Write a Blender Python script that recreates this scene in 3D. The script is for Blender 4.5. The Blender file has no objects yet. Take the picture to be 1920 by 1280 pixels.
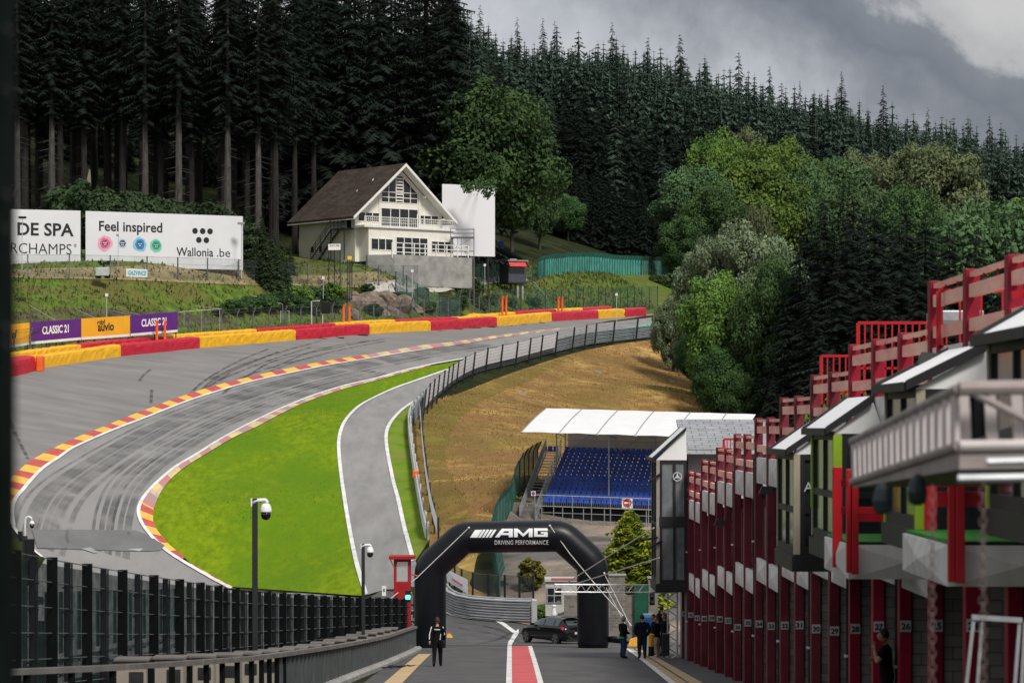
import bpy, bmesh, math, random
import numpy as np
from mathutils import Vector, Matrix, Euler
from mathutils.geometry import delaunay_2d_cdt
random.seed(7); rng = np.random.default_rng(7)
R = math.radians
scene = bpy.context.scene
COL = scene.collection
# ------------------------------------------------------------------ camera
F = 5580.0; HY = 800.0           # focal length and horizon row in photo pixels (1920 x 1280)
cam_d = bpy.data.cameras.new('camera'); cam = bpy.data.objects.new('camera', cam_d); COL.objects.link(cam)
cam_d.sensor_width = 36; cam_d.lens = 36 * F / 1920; cam_d.shift_y = (HY - 640) / 1920
cam_d.clip_start = 0.3; cam_d.clip_end = 6000
cam.location = (0, 0, 0); cam.rotation_euler = (R(90), 0, 0)
cam_d.dof.use_dof = True; cam_d.dof.focus_distance = 190; cam_d.dof.aperture_fstop = 3.1
scene.camera = cam
# ------------------------------------------------------------------ sky, sun, exposure
SUN_EL, SUN_AZ = R(48), R(150)   # azimuth clockwise from +Y (view direction): behind the camera, to the right
w = bpy.data.worlds.new('World'); scene.world = w; w.use_nodes = True
wt = w.node_tree; wt.nodes.clear(); WL = wt.links.new
def wn(t, **k):
    n = wt.nodes.new(t)
    for a, b in k.items(): setattr(n, a, b)
    return n
def wmath(op, a, b=None, c=None):
    n = wn('ShaderNodeMath', operation=op)
    for i, v in enumerate((a, b, c)):
        if v is None: continue
        if isinstance(v, (int, float)): n.inputs[i].default_value = v
        else: WL(v, n.inputs[i])
    return n.outputs[0]
tc = wn('ShaderNodeTexCoord'); sep = wn('ShaderNodeSeparateXYZ'); WL(tc.outputs['Generated'], sep.inputs[0])
X_, Y_, Z_ = sep.outputs
u_ = wmath('DIVIDE', X_, wmath('MAXIMUM', wmath('ABSOLUTE', Y_), 0.15)); v_ = wmath('DIVIDE', Z_, wmath('MAXIMUM', wmath('ABSOLUTE', Y_), 0.15))
cmb = wn('ShaderNodeCombineXYZ'); WL(u_, cmb.inputs[0]); WL(v_, cmb.inputs[1])
n1 = wn('ShaderNodeTexNoise'); n1.inputs['Scale'].default_value = 11; n1.inputs['Detail'].default_value = 7; n1.inputs['Roughness'].default_value = .55
n1.inputs['Distortion'].default_value = .6
WL(cmb.outputs[0], n1.inputs['Vector'])
n2 = wn('ShaderNodeTexNoise'); n2.inputs['Scale'].default_value = 30; n2.inputs['Detail'].default_value = 8; n2.inputs['Roughness'].default_value = .6
WL(cmb.outputs[0], n2.inputs['Vector'])
s_ = wmath('ADD', wmath('MULTIPLY_ADD', u_, 2790, -216), wmath('MULTIPLY', v_, 4855))
s_ = wmath('ADD', s_, wmath('MULTIPLY', wmath('SUBTRACT', n1.outputs['Fac'], .5), 520))
s_ = wmath('ADD', s_, wmath('MULTIPLY', wmath('SUBTRACT', n2.outputs['Fac'], .5), 300))
s01 = wmath('MULTIPLY_ADD', s_, 1 / 1200., 0.1)
rp = wn('ShaderNodeValToRGB'); WL(s01, rp.inputs[0]); cr = rp.color_ramp
cr.elements[0].position = .0; cr.elements[0].color = (.36, .365, .38, 1)
cr.elements[1].position = .42; cr.elements[1].color = (.33, .335, .35, 1)
for p, c in ((.53, (.25, .26, .28, 1)), (.63, (.135, .142, .16, 1)), (.70, (.095, .101, .118, 1)), (.775, (.12, .127, .143, 1)), (.81, (.25, .25, .255, 1)), (.9, (.32, .315, .31, 1))):
    e = cr.elements.new(p); e.color = c
# the whole overcast dome gets brighter towards the zenith
elev = wn('ShaderNodeMapRange'); WL(Z_, elev.inputs[0]); elev.inputs[1].default_value = .16; elev.inputs[2].default_value = .75
elev.inputs[3].default_value = 0; elev.inputs[4].default_value = 1
n3 = wn('ShaderNodeTexNoise'); n3.inputs['Scale'].default_value = 3; n3.inputs['Detail'].default_value = 5; WL(tc.outputs['Generated'], n3.inputs['Vector'])
r3 = wn('ShaderNodeValToRGB'); WL(n3.outputs['Fac'], r3.inputs[0])
r3.color_ramp.elements[0].position = .3; r3.color_ramp.elements[0].color = (.17, .18, .20, 1)
r3.color_ramp.elements[1].position = .7; r3.color_ramp.elements[1].color = (.50, .51, .53, 1)
mx = wn('ShaderNodeMix', data_type='RGBA'); WL(elev.outputs[0], mx.inputs['Factor']); WL(rp.outputs[0], mx.inputs['A']); WL(r3.outputs[0], mx.inputs['B'])
sky = wn('ShaderNodeTexSky', sky_type='NISHITA'); sky.sun_disc = False; sky.sun_elevation = SUN_EL; sky.sun_rotation = SUN_AZ
b1 = wn('ShaderNodeBackground'); WL(sky.outputs[0], b1.inputs[0]); b1.inputs[1].default_value = .05
b2 = wn('ShaderNodeBackground'); WL(mx.outputs['Result'], b2.inputs[0]); b2.inputs[1].default_value = 1.0
mxs = wn('ShaderNodeMixShader'); mxs.inputs[0].default_value = .93; WL(b1.outputs[0], mxs.inputs[1]); WL(b2.outputs[0], mxs.inputs[2])
out = wn('ShaderNodeOutputWorld'); WL(mxs.outputs[0], out.inputs[0])
sd = bpy.data.lights.new('sun', 'SUN'); sd.energy = 1.9; sd.angle = R(12); sd.color = (1, .95, .87)
so = bpy.data.objects.new('sun', sd); COL.objects.link(so)
so.rotation_euler = (R(90) - SUN_EL, 0, math.pi - SUN_AZ)   # light travels from the azimuth towards the scene
_dir = Vector((math.sin(SUN_AZ) * math.cos(SUN_EL), math.cos(SUN_AZ) * math.cos(SUN_EL), math.sin(SUN_EL)))
so.rotation_euler = (-_dir).to_track_quat('-Z', 'Y').to_euler()
vs = scene.view_settings; vs.view_transform = 'Standard'; vs.look = 'None'; vs.gamma = 1; vs.use_curve_mapping = False
vs.exposure = 0.9
# ------------------------------------------------------------------ materials
def lin(r, g, b):
    f = lambda c: (c / 255 / 12.92) if c / 255 <= .04045 else ((c / 255 + .055) / 1.055) ** 2.4
    return (f(r), f(g), f(b))
MATS = {}
def mat(name, c, rough=.7, c2=None, scale=3., metal=0., bump=0., detail=5, spec=.4, lo=.35, hi=.65, stretch=None, rand=0., trans=0., emit=None, coat=0., c3=None, scale3=.3):
    """principled material, colour varied by noise between c and c2 (and c3 in large patches)"""
    if name in MATS: return MATS[name]
    m = bpy.data.materials.new(name); m.use_nodes = True; t = m.node_tree; L = t.links.new
    p = t.nodes['Principled BSDF']; p.inputs['Roughness'].default_value = rough; p.inputs['Metallic'].default_value = metal
    p.inputs['Specular IOR Level'].default_value = spec
    if coat: p.inputs['Coat Weight'].default_value = coat; p.inputs['Coat Roughness'].default_value = .05
    if c2 is None: c2 = tuple(x * .8 for x in c)
    tcn = t.nodes.new('ShaderNodeTexCoord'); vec = tcn.outputs['Object']
    if stretch:
        mp = t.nodes.new('ShaderNodeMapping'); mp.inputs['Scale'].default_value = stretch; L(vec, mp.inputs[0]); vec = mp.outputs[0]
    n = t.nodes.new('ShaderNodeTexNoise'); n.inputs['Scale'].default_value = scale; n.inputs['Detail'].default_value = detail; n.inputs['Roughness'].default_value = .6
    L(vec, n.inputs['Vector'])
    r = t.nodes.new('ShaderNodeValToRGB'); L(n.outputs['Fac'], r.inputs[0])
    r.color_ramp.elements[0].position = lo; r.color_ramp.elements[0].color = (*c2, 1)
    r.color_ramp.elements[1].position = hi; r.color_ramp.elements[1].color = (*c, 1)
    colr = r.outputs[0]
    if c3 is not None:
        n4 = t.nodes.new('ShaderNodeTexNoise'); n4.inputs['Scale'].default_value = scale3; n4.inputs['Detail'].default_value = 6; n4.inputs['Roughness'].default_value = .65
        L(vec, n4.inputs['Vector'])
        mr = t.nodes.new('ShaderNodeMapRange'); L(n4.outputs['Fac'], mr.inputs[0]); mr.inputs[1].default_value = .45; mr.inputs[2].default_value = .62
        mm = t.nodes.new('ShaderNodeMix'); mm.data_type = 'RGBA'; L(mr.outputs[0], mm.inputs['Factor']); L(colr, mm.inputs['A']); mm.inputs['B'].default_value = (*c3, 1)
        colr = mm.outputs['Result']
    if rand:
        oi = t.nodes.new('ShaderNodeObjectInfo'); hs = t.nodes.new('ShaderNodeHueSaturation')
        mr = t.nodes.new('ShaderNodeMapRange'); L(oi.outputs['Random'], mr.inputs[0]); mr.inputs[3].default_value = 1 - rand; mr.inputs[4].default_value = 1 + rand
        mh = t.nodes.new('ShaderNodeMapRange'); L(oi.outputs['Random'], mh.inputs[0]); mh.inputs[3].default_value = .5 - rand * .06; mh.inputs[4].default_value = .5 + rand * .04
        L(mh.outputs[0], hs.inputs['Hue']); L(mr.outputs[0], hs.inputs['Value']); L(colr, hs.inputs['Color']); colr = hs.outputs[0]
    L(colr, p.inputs['Base Color'])
    if bump:
        b = t.nodes.new('ShaderNodeBump'); b.inputs['Strength'].default_value = bump; b.inputs['Distance'].default_value = .05; L(n.outputs['Fac'], b.inputs['Height']); L(b.outputs[0], p.inputs['Normal'])
    if emit:
        p.inputs['Emission Color'].default_value = (*emit[0], 1); p.inputs['Emission Strength'].default_value = emit[1]
    if trans:
        o = t.nodes['Material Output']; tl = t.nodes.new('ShaderNodeBsdfTranslucent'); L(colr, tl.inputs[0])
        ms = t.nodes.new('ShaderNodeMixShader'); ms.inputs[0].default_value = trans; L(p.outputs[0], ms.inputs[1]); L(tl.outputs[0], ms.inputs[2]); L(ms.outputs[0], o.inputs[0])
    MATS[name] = m; return m
def netmat(name, c, alpha, scale=2.0, vary=.15):
    """netting: a woven sheet that lets part of the view through"""
    if name in MATS: return MATS[name]
    m = bpy.data.materials.new(name); m.use_nodes = True; t = m.node_tree; L = t.links.new; p = t.nodes['Principled BSDF']
    tcn = t.nodes.new('ShaderNodeTexCoord'); n = t.nodes.new('ShaderNodeTexNoise'); n.inputs['Scale'].default_value = scale; n.inputs['Detail'].default_value = 4; L(tcn.outputs['Object'], n.inputs['Vector'])
    r = t.nodes.new('ShaderNodeValToRGB'); L(n.outputs['Fac'], r.inputs[0]); r.color_ramp.elements[0].position = .3; r.color_ramp.elements[1].position = .7
    r.color_ramp.elements[0].color = (*[x * .7 for x in c], 1); r.color_ramp.elements[1].color = (*c, 1); L(r.outputs[0], p.inputs['Base Color'])
    mr = t.nodes.new('ShaderNodeMapRange'); L(n.outputs['Fac'], mr.inputs[0]); mr.inputs[1].default_value = .3; mr.inputs[2].default_value = .7
    mr.inputs[3].default_value = max(0, alpha - vary); mr.inputs[4].default_value = min(1, alpha + vary); L(mr.outputs[0], p.inputs['Alpha'])
    p.inputs['Roughness'].default_value = .8; p.inputs['Specular IOR Level'].default_value = .1
    MATS[name] = m; return m
def glassmat(name, c, rough=.04):
    return mat(name, c, rough, tuple(x * .6 for x in c), 1.5, spec=.6)
def blockmat(name, c1, c2, mortar, bw, bh, off=.5, bump=.4, rot=(0, 0, 0)):
    """masonry / shingles with the Brick Texture"""
    if name in MATS: return MATS[name]
    m = bpy.data.materials.new(name); m.use_nodes = True; t = m.node_tree; L = t.links.new; p = t.nodes['Principled BSDF']
    tcn = t.nodes.new('ShaderNodeTexCoord'); mp = t.nodes.new('ShaderNodeMapping'); L(tcn.outputs['Object'], mp.inputs[0]); mp.inputs['Rotation'].default_value = rot
    b = t.nodes.new('ShaderNodeTexBrick'); L(mp.outputs[0], b.inputs['Vector']); b.inputs['Scale'].default_value = 1; b.inputs['Brick Width'].default_value = bw; b.inputs['Row Height'].default_value = bh
    b.inputs['Mortar Size'].default_value = min(bw, bh) * .06; b.offset = off
    b.inputs['Color1'].default_value = (*c1, 1); b.inputs['Color2'].default_value = (*c2, 1); b.inputs['Mortar'].default_value = (*mortar, 1)
    n = t.nodes.new('ShaderNodeTexNoise'); n.inputs['Scale'].default_value = 2.2; n.inputs['Detail'].default_value = 6; L(tcn.outputs['Object'], n.inputs['Vector'])
    mr = t.nodes.new('ShaderNodeMapRange'); L(n.outputs['Fac'], mr.inputs[0]); mr.inputs[3].default_value = .55; mr.inputs[4].default_value = 1.35
    mm = t.nodes.new('ShaderNodeVectorMath'); mm.operation = 'SCALE'; L(b.outputs['Color'], mm.inputs[0]); L(mr.outputs[0], mm.inputs['Scale']); L(mm.outputs[0], p.inputs['Base Color'])
    bp = t.nodes.new('ShaderNodeBump'); bp.inputs['Strength'].default_value = bump; bp.inputs['Distance'].default_value = .03; L(b.outputs['Fac'], bp.inputs['Height']); bp.invert = True; L(bp.outputs[0], p.inputs['Normal'])
    p.inputs['Roughness'].default_value = .85
    MATS[name] = m; return m
WHITE = mat('white_paint', (.76, .76, .74), .5, (.66, .66, .64), 1.2)
LINEW = mat('line_paint', (.72, .72, .70), .7, (.52, .52, .51), .9)
BLACK = mat('black_paint', (.010, .010, .011), .6, (.015, .015, .016), 4, spec=.15)
DARKM = mat('dark_metal', (.035, .037, .04), .5, (.02, .02, .022), 3, metal=.3)
GALV = mat('galvanised_steel', (.42, .44, .46), .45, (.30, .31, .33), 2.5, metal=.55)
ALU = mat('aluminium', (.72, .72, .72), .35, (.55, .55, .56), 3, metal=.7)
CONC = mat('concrete', (.33, .325, .31), .9, (.20, .20, .19), .8, bump=.2)
TEXTK = mat('black_lettering', (.01, .011, .014), .6, (.012, .013, .016), 2)
TEXTW = mat('white_lettering', (.78, .78, .78), .5, (.72, .72, .72), 2)
ASPH = mat('track_asphalt', (.245, .240, .237), .85, (.18, .175, .174), .5, bump=.05, stretch=(1, .35, 1), c3=(.215, .210, .208), scale3=.05, detail=9)
RUNOFF = mat('runoff_asphalt', (.21, .203, .197), .9, (.15, .144, .14), .4, bump=.05, stretch=(.4, 1, 1), c3=(.18, .172, .166), scale3=.06, detail=9)
LANE = mat('pit_lane_asphalt', (.088, .086, .087), .85, (.055, .054, .055), .9, bump=.12, c3=(.068, .066, .067), scale3=.12, detail=9, stretch=(1, .4, 1))
PALEASPH = mat('pit_exit_asphalt', (.25, .245, .24), .9, (.19, .186, .183), .6, stretch=(1.4, .25, 1))
GRASSB = mat('bright_mown_grass', (.195, .272, .010), .95, (.075, .140, .004), 1.6, bump=1., spec=.05, stretch=(1, .4, 1), c3=(.095, .180, .008), scale3=.09, detail=13, lo=.25, hi=.7)
GRASSD = mat('olive_bank_grass', (.115, .178, .028), .95, (.05, .078, .016), .7, bump=.9, spec=.05, c3=(.115, .105, .035), scale3=.16, detail=9)
DRY = mat('dry_slope_grass', (.54, .36, .13), .95, (.25, .135, .045), .8, bump=1., spec=.05, c3=(.21, .17, .045), scale3=.085, detail=10)
EARTH = mat('forest_floor', (.030, .038, .014), .95, (.012, .014, .007), .3, spec=.05)
REDK = mat('kerb_red', (.48, .085, .075), .7, (.38, .06, .055), 1.2)
YELK = mat('kerb_yellow', (.72, .44, .07), .7, (.60, .36, .06), 1.2)
# ------------------------------------------------------------------ mesh helpers
class MB:
    def __init__(s): s.v = []; s.f = []; s.m = []; s.smooth = False
    def add(s, vs, fs, m=0):
        o = len(s.v); s.v += [tuple(a) for a in vs]; s.f += [tuple(i + o for i in f) for f in fs]; s.m += [m] * len(fs); return s
    def hexa(s, b, t, m=0):
        """8 corners: bottom ring of four and top ring of four, counter-clockwise from above"""
        return s.add(list(b) + list(t), [(3, 2, 1, 0), (4, 5, 6, 7), (0, 1, 5, 4), (1, 2, 6, 5), (2, 3, 7, 6), (3, 0, 4, 7)], m)
    def box(s, x0, x1, y0, y1, z0, z1, m=0, bev=0):
        if bev:
            b = bev; ring = lambda a, z: [(x0 + a, y0 + b + a * 0, z)]
            oct_ = lambda i, z: [(x0 + i, y0 + b, z), (x0 + b, y0 + i, z), (x1 - b, y0 + i, z), (x1 - i, y0 + b, z), (x1 - i, y1 - b, z), (x1 - b, y1 - i, z), (x0 + b, y1 - i, z), (x0 + i, y1 - b, z)]
            rings = [oct_(b * .5, z0), oct_(0, z0 + b), oct_(0, z1 - b), oct_(b * .5, z1)]
            vs = sum(rings, []); fs = [tuple(reversed(range(8))), tuple(range(24, 32))]
            for k in range(3):
                for i in range(8): fs.append((k * 8 + i, k * 8 + (i + 1) % 8, k * 8 + 8 + (i + 1) % 8, k * 8 + 8 + i))
            return s.add(vs, fs, m)
        return s.hexa([(x0, y0, z0), (x1, y0, z0), (x1, y1, z0), (x0, y1, z0)], [(x0, y0, z1), (x1, y0, z1), (x1, y1, z1), (x0, y1, z1)], m)
    def bar(s, p, q, w, h=None, m=0, up=(0, 0, 1)):
        """square bar from p to q, w wide and h high"""
        h = h or w; p = Vector(p); q = Vector(q); d = (q - p).normalized(); u = Vector(up)
        if abs(d.dot(u)) > .95: u = Vector((0, 1, 0))
        a = d.cross(u).normalized() * (w / 2); b = a.cross(d).normalized() * (h / 2)
        return s.hexa([p - a - b, p + a - b, q + a - b, q - a - b], [p - a + b, p + a + b, q + a + b, q - a + b], m)
    def tube(s, pts, r, n=8, m=0, cap=True):
        pts = [Vector(p) for p in pts]; k = len(pts); rs = r if isinstance(r, (list, tuple)) else [r] * k
        rings = []; prev = None
        for i, p in enumerate(pts):
            d = (pts[min(i + 1, k - 1)] - pts[max(i - 1, 0)])
            d = d.normalized() if d.length > 1e-9 else Vector((0, 0, 1))
            u = prev if prev is not None else (Vector((1, 0, 0)) if abs(d.x) < .9 else Vector((0, 1, 0)))
            a = (u - d * u.dot(d)); a = a.normalized() if a.length > 1e-6 else d.orthogonal().normalized(); prev = a; b = d.cross(a)
            rings.append([p + (a * math.cos(2 * math.pi * j / n) + b * math.sin(2 * math.pi * j / n)) * rs[i] for j in range(n)])
        vs = sum(rings, []); fs = []
        for i in range(k - 1):
            for j in range(n): fs.append((i * n + j, i * n + (j + 1) % n, (i + 1) * n + (j + 1) % n, (i + 1) * n + j))
        if cap: fs += [tuple(reversed(range(n))), tuple(range((k - 1) * n, k * n))]
        return s.add(vs, fs, m)
    def quad(s, a, b, c, d, m=0): return s.add([a, b, c, d], [(0, 1, 2, 3)], m)
    def poly(s, pts, m=0): return s.add(pts, [tuple(range(len(pts)))], m)
    def prism(s, pts, off, m=0):
        """polygon pushed along off"""
        off = Vector(off); n = len(pts); a = [Vector(p) for p in pts]; b = [p + off for p in a]
        return s.add(a + b, [tuple(reversed(range(n))), tuple(range(n, 2 * n))] + [(i, (i + 1) % n, n + (i + 1) % n, n + i) for i in range(n)], m)
    def lathe(s, c, prof, n=16, m=0):
        """profile (radius, z) turned about the vertical through c"""
        c = Vector(c); vs = []; fs = []
        for r, z in prof:
            for j in range(n): vs.append(c + Vector((r * math.cos(2 * math.pi * j / n), r * math.sin(2 * math.pi * j / n), z)))
        for i in range(len(prof) - 1):
            for j in range(n): fs.append((i * n + j, i * n + (j + 1) % n, (i + 1) * n + (j + 1) % n, (i + 1) * n + j))
        fs += [tuple(reversed(range(n))), tuple(range((len(prof) - 1) * n, len(prof) * n))]
        return s.add(vs, fs, m)
    def build(s, name, mats, parent=None, local=False, smooth=None):
        me = bpy.data.meshes.new(name); v = s.v
        if parent is not None and not local:
            inv = MW[root_of(parent)].inverted(); v = [inv @ Vector(p) for p in v]
        me.from_pydata([tuple(p) for p in v], [], s.f)
        if not isinstance(mats, (list, tuple)): mats = [mats]
        for m in mats: me.materials.append(m)
        if len(mats) > 1: me.polygons.foreach_set('material_index', s.m)
        if s.smooth or smooth: me.polygons.foreach_set('use_smooth', [True] * len(s.f))
        me.update()
        o = bpy.data.objects.new(name, me); COL.objects.link(o)
        if parent is not None: o.parent = parent
        return o
MW = {}
def root_of(o):
    while o.parent is not None: o = o.parent
    return o
def tag(o, label=None, cat=None, group=None, kind=None):
    if label: o['label'] = label
    if cat: o['category'] = cat
    if group: o['group'] = group
    if kind: o['kind'] = kind
    return o
def thing(name, label, cat, loc=(0, 0, 0), rz=0., group=None):
    o = bpy.data.objects.new(name, None); o.empty_display_size = .3; COL.objects.link(o); o.location = loc; o.rotation_euler = (0, 0, rz)
    MW[o] = Matrix.Translation(Vector(loc)) @ Matrix.Rotation(rz, 4, 'Z')
    return tag(o, label, cat, group)
def single(mb, name, mats, label, cat, loc=None, group=None, kind=None, smooth=None):
    """a thing that is one mesh: vertices given in world space, origin moved to its base"""
    if loc is None:
        a = np.array([tuple(p) for p in mb.v]); loc = (float(a[:, 0].mean()), float(a[:, 1].mean()), float(a[:, 2].min()))
    l = Vector(loc); mb.v = [tuple(Vector(p) - l) for p in mb.v]
    o = mb.build(name, mats, smooth=smooth); o.location = l
    return tag(o, label, cat, group, kind)
def copy_tree(o, parent=None):
    c = o.copy(); COL.objects.link(c)
    if parent is not None: c.parent = parent
    if o in MW: MW[c] = MW[o].copy()
    for ch in list(o.children): copy_tree(ch, c)
    return c
def text_mesh(body, size, bold=0., align='CENTER', spacing=1., extrude=.004, shear=0.):
    """flat lettering in its own XZ plane facing -Y, origin at its baseline; returns (verts, faces)"""
    cu = bpy.data.curves.new('lettering', 'FONT'); cu.body = body; cu.size = size; cu.align_x = align; cu.offset = bold; cu.space_character = spacing; cu.extrude = extrude; cu.shear = shear; cu.resolution_u = 3
    ob = bpy.data.objects.new('lettering', cu); COL.objects.link(ob)
    bpy.context.view_layer.update(); dg = bpy.context.evaluated_depsgraph_get()
    me = bpy.data.meshes.new_from_object(ob.evaluated_get(dg))
    vs = [(v.co.x, -v.co.z, v.co.y) for v in me.vertices]; fs = [tuple(p.vertices) for p in me.polygons]
    bpy.data.objects.remove(ob); bpy.data.curves.remove(cu); bpy.data.meshes.remove(me)
    return vs, fs
def text_at(mb, body, size, origin, right, up, m=0, fit=None, **k):
    """lettering laid on a real surface: origin = anchor of the baseline, right / up = directions in the surface"""
    vs, fs = text_mesh(body, size, **k); o = Vector(origin); r = Vector(right).normalized(); u = Vector(up).normalized(); n = r.cross(u)
    if fit:
        xs = [v[0] for v in vs]; sx = fit / (max(xs) - min(xs)); vs = [(v[0] * sx, v[1], v[2]) for v in vs]
    mb.add([o + r * v[0] + u * v[2] - n * v[1] for v in vs], fs, m)
# ------------------------------------------------------------------ photo geometry -> place
def P(x, y, d): return Vector(((x - 960) * d / F, d, (HY - y) * d / F))
def lane_z(d): return -(3.24 + .052 * d)
def fac_x(d): return 7.43 - .00287 * d        # front of the pit building
CP = []                                        # height control points X, Y, z
for d in (-20, 20, 60, 100, 130, 150):
    for X in (-60, -30, -10, 0, 8, 25): CP.append((X, d, lane_z(d)))
for X in (-8, 0, 6): CP.append((X, 162, -11.55))
for X in (-30, -20, -12): CP.append((X, 175, -11.8))
for X in (-6, 0): CP.append((X, 172, -11.6))
PIX = [(690,1115,196),(500,1100,205),(330,1085,212),(100,1005,213),(20,950,214),(260,950,224),(640,900,232),(640,1000,215),(740,900,233),(450,950,222),
 (20,850,232),(20,760,250),(20,700,268),(230,668,288),(555,637,318),(800,620,342),(1035,602,373),(1210,592,405),(450,760,268),(300,800,252),(640,690,294),(700,735,282),(640,800,250),
 (880,680,312),(900,650,326),(1100,622,360),(1230,607,385),(780,775,262),(790,815,250),(850,745,280),(960,700,312),(1100,658,338),(1235,638,358),(770,1000,212),
 (820,985,208),(835,1045,196),(900,900,225),(900,800,258),(1000,745,298),(1000,850,245),(1100,700,325),(1200,680,342),(960,930,215),(1290,740,310),(870,1100,184),
 (1000,985,212),(1220,985,212),(1130,1090,180),(1000,1130,180),(1100,1020,200),(1400,1000,205),(1600,1000,205),
 (20,655,286),(300,628,308),(20,560,302),(300,562,316),(550,565,334),(20,524,312),(450,518,332),(300,503,325),(690,507,354),(760,531,356),(850,531,361),(750,541,351),(660,528,352),(620,490,362),(740,500,362),(905,525,393),
 (650,600,338),(850,592,358),(980,578,386),(975,545,400),(1027,516,416),(1070,513,428),(1155,515,452),(1201,516,464),(1240,514,484),(1080,578,398),(1210,572,425),(880,537,380),(1330,588,432)]
_bx = [-40, 20, 78, 227, 375, 555, 693, 808, 932, 1035, 1122, 1212, 1300]; _by = [708, 701, 690, 668, 652, 637, 625, 619, 609, 602, 597, 592, 588]; _bd = [262, 268, 274, 288, 302, 318, 330, 342, 357, 373, 388, 405, 422]
for x in range(-40, 1300, 30):
    p = P(x, np.interp(x, _bx, _by), np.interp(x, _bx, _bd)); q = P(x + 20, np.interp(x + 20, _bx, _by), np.interp(x + 20, _bx, _bd)) - p; q.z = 0; q.normalize(); CP.append(tuple(p)); CP.append((p.x - q.y * 4.2, p.y + q.x * 4.2, p.z + .35)); CP.append((p.x + q.y * 3, p.y - q.x * 3, p.z - .45))
for x, y, d in PIX:
    p = P(x, y, d); CP.append(tuple(p))
CP += [(-60, 240, 0), (-75, 300, 12), (-70, 340, 20), (-45, 345, 20), (-20, 372, 20.5), (-6, 425, 25), (22, 520, 30), (-60, 400, 32), (-20, 430, 30), (5, 490, 32),
       (-7, 650, 64), (51, 650, 53), (109, 680, 42), (-112, 640, 88), (-200, 500, 80), (-330, 700, 120), (-7, 900, 60), (150, 900, 40), (-200, 900, 95), (-400, 300, 60), (-400, 1300, 60), (0, 1300, 40), (600, 1300, 20),
       (34, 300, -5), (60, 300, -3), (46, 420, 4), (40, 480, 16), (85, 520, 14), (120, 420, 8), (60, 220, -8), (140, 200, -6), (120, 60, -5), (300, 300, 6), (600, 500, 10), (300, 0, -3), (600, 0, 0), (-150, 60, -3), (-150, 200, 4), (-400, 0, 10),
       (38, 380, 3), (60, 560, 33), (24, 570, 44)]
_C = np.array(CP, float); _S = 60.
def _k(r2): return np.where(r2 > 1e-12, .5 * r2 * np.log(r2 + 1e-12), 0.)
_A = _C[:, :2] / _S; _n = len(_A)
_K = _k(((_A[:, None] - _A[None]) ** 2).sum(-1)) + np.eye(_n) * 1e-3
_M = np.zeros((_n + 3, _n + 3)); _M[:_n, :_n] = _K; _M[:_n, _n] = 1; _M[:_n, _n + 1:] = _A; _M[_n, :_n] = 1; _M[_n + 1:, :_n] = _A.T
_W = np.linalg.solve(_M, np.concatenate([_C[:, 2], np.zeros(3)]))
def tps(X, Y):
    q = np.stack([np.ravel(X), np.ravel(Y)], 1) / _S; z = np.empty(len(q))
    for i in range(0, len(q), 40000):
        s = q[i:i + 40000]; z[i:i + 40000] = _k(((s[:, None] - _A[None]) ** 2).sum(-1)) @ _W[:_n] + _W[_n] + s @ _W[_n + 1:]
    return z.reshape(np.shape(X))
GX0, GX1, GY0, GY1 = -130, 160, 0, 700
_gx = np.arange(GX0, GX1 + 1.); _gy = np.arange(GY0, GY1 + 1.)
_GZ = tps(*np.meshgrid(_gx, _gy))               # [iy, ix]
def gz(X, Y):
    X = np.clip(X, GX0, GX1 - 1e-3); Y = np.clip(Y, GY0, GY1 - 1e-3)
    i = np.floor(X - GX0).astype(int); j = np.floor(Y - GY0).astype(int); a = X - GX0 - i; b = Y - GY0 - j
    return (_GZ[j, i] * (1 - a) + _GZ[j, i + 1] * a) * (1 - b) + (_GZ[j + 1, i] * (1 - a) + _GZ[j + 1, i + 1] * a) * b
def gzf(X, Y): return float(gz(np.array([X]), np.array([Y]))[0])
_D = np.arange(70, 690, .25)
def hit(x, y, near=70, far=690):
    """where the sight line through photo point (x, y) meets the ground"""
    D = _D[(_D >= near) & (_D <= far)]; X = (x - 960) * D / F; zr = (HY - y) * D / F; g = gz(X, D) - zr
    k = np.argmax(g > 0)
    if not g[k] > 0: k = int(np.argmax(g))
    d = D[k]
    if k > 0 and g[k] > 0: t = -g[k - 1] / (g[k] - g[k - 1]); d = D[k - 1] + t * .25
    return Vector(((x - 960) * d / F, d, gzf((x - 960) * d / F, d)))
def spline(pts, step=6.):
    """Catmull-Rom through 2-D points, resampled"""
    p = [Vector(q) for q in pts]; p = [p[0] * 2 - p[1]] + p + [p[-1] * 2 - p[-2]]; out = []
    for i in range(1, len(p) - 2):
        n = max(1, int((p[i + 1] - p[i]).length / step))
        for k in range(n):
            t = k / n; a, b, c, d = p[i - 1:i + 3]
            out.append(.5 * ((2 * b) + (c - a) * t + (2 * a - 5 * b + 4 * c - d) * t * t + (3 * b - a - 3 * c + d) * t ** 3))
    out.append(p[-2]); return out
def hits(pts, step=6., near=70): return [hit(q[0], q[1], near) for q in spline(pts, step)]
def resample(line, n):
    """n points evenly spaced along a 3-D polyline"""
    a = np.array([tuple(p) for p in line]); s = np.concatenate([[0], np.cumsum(np.linalg.norm(np.diff(a, axis=0), axis=1))])
    t = np.linspace(0, s[-1], n); return [Vector([np.interp(q, s, a[:, k]) for k in range(a.shape[1])]) for q in t]
def length(line): return sum((line[i + 1] - line[i]).length for i in range(len(line) - 1))
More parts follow.
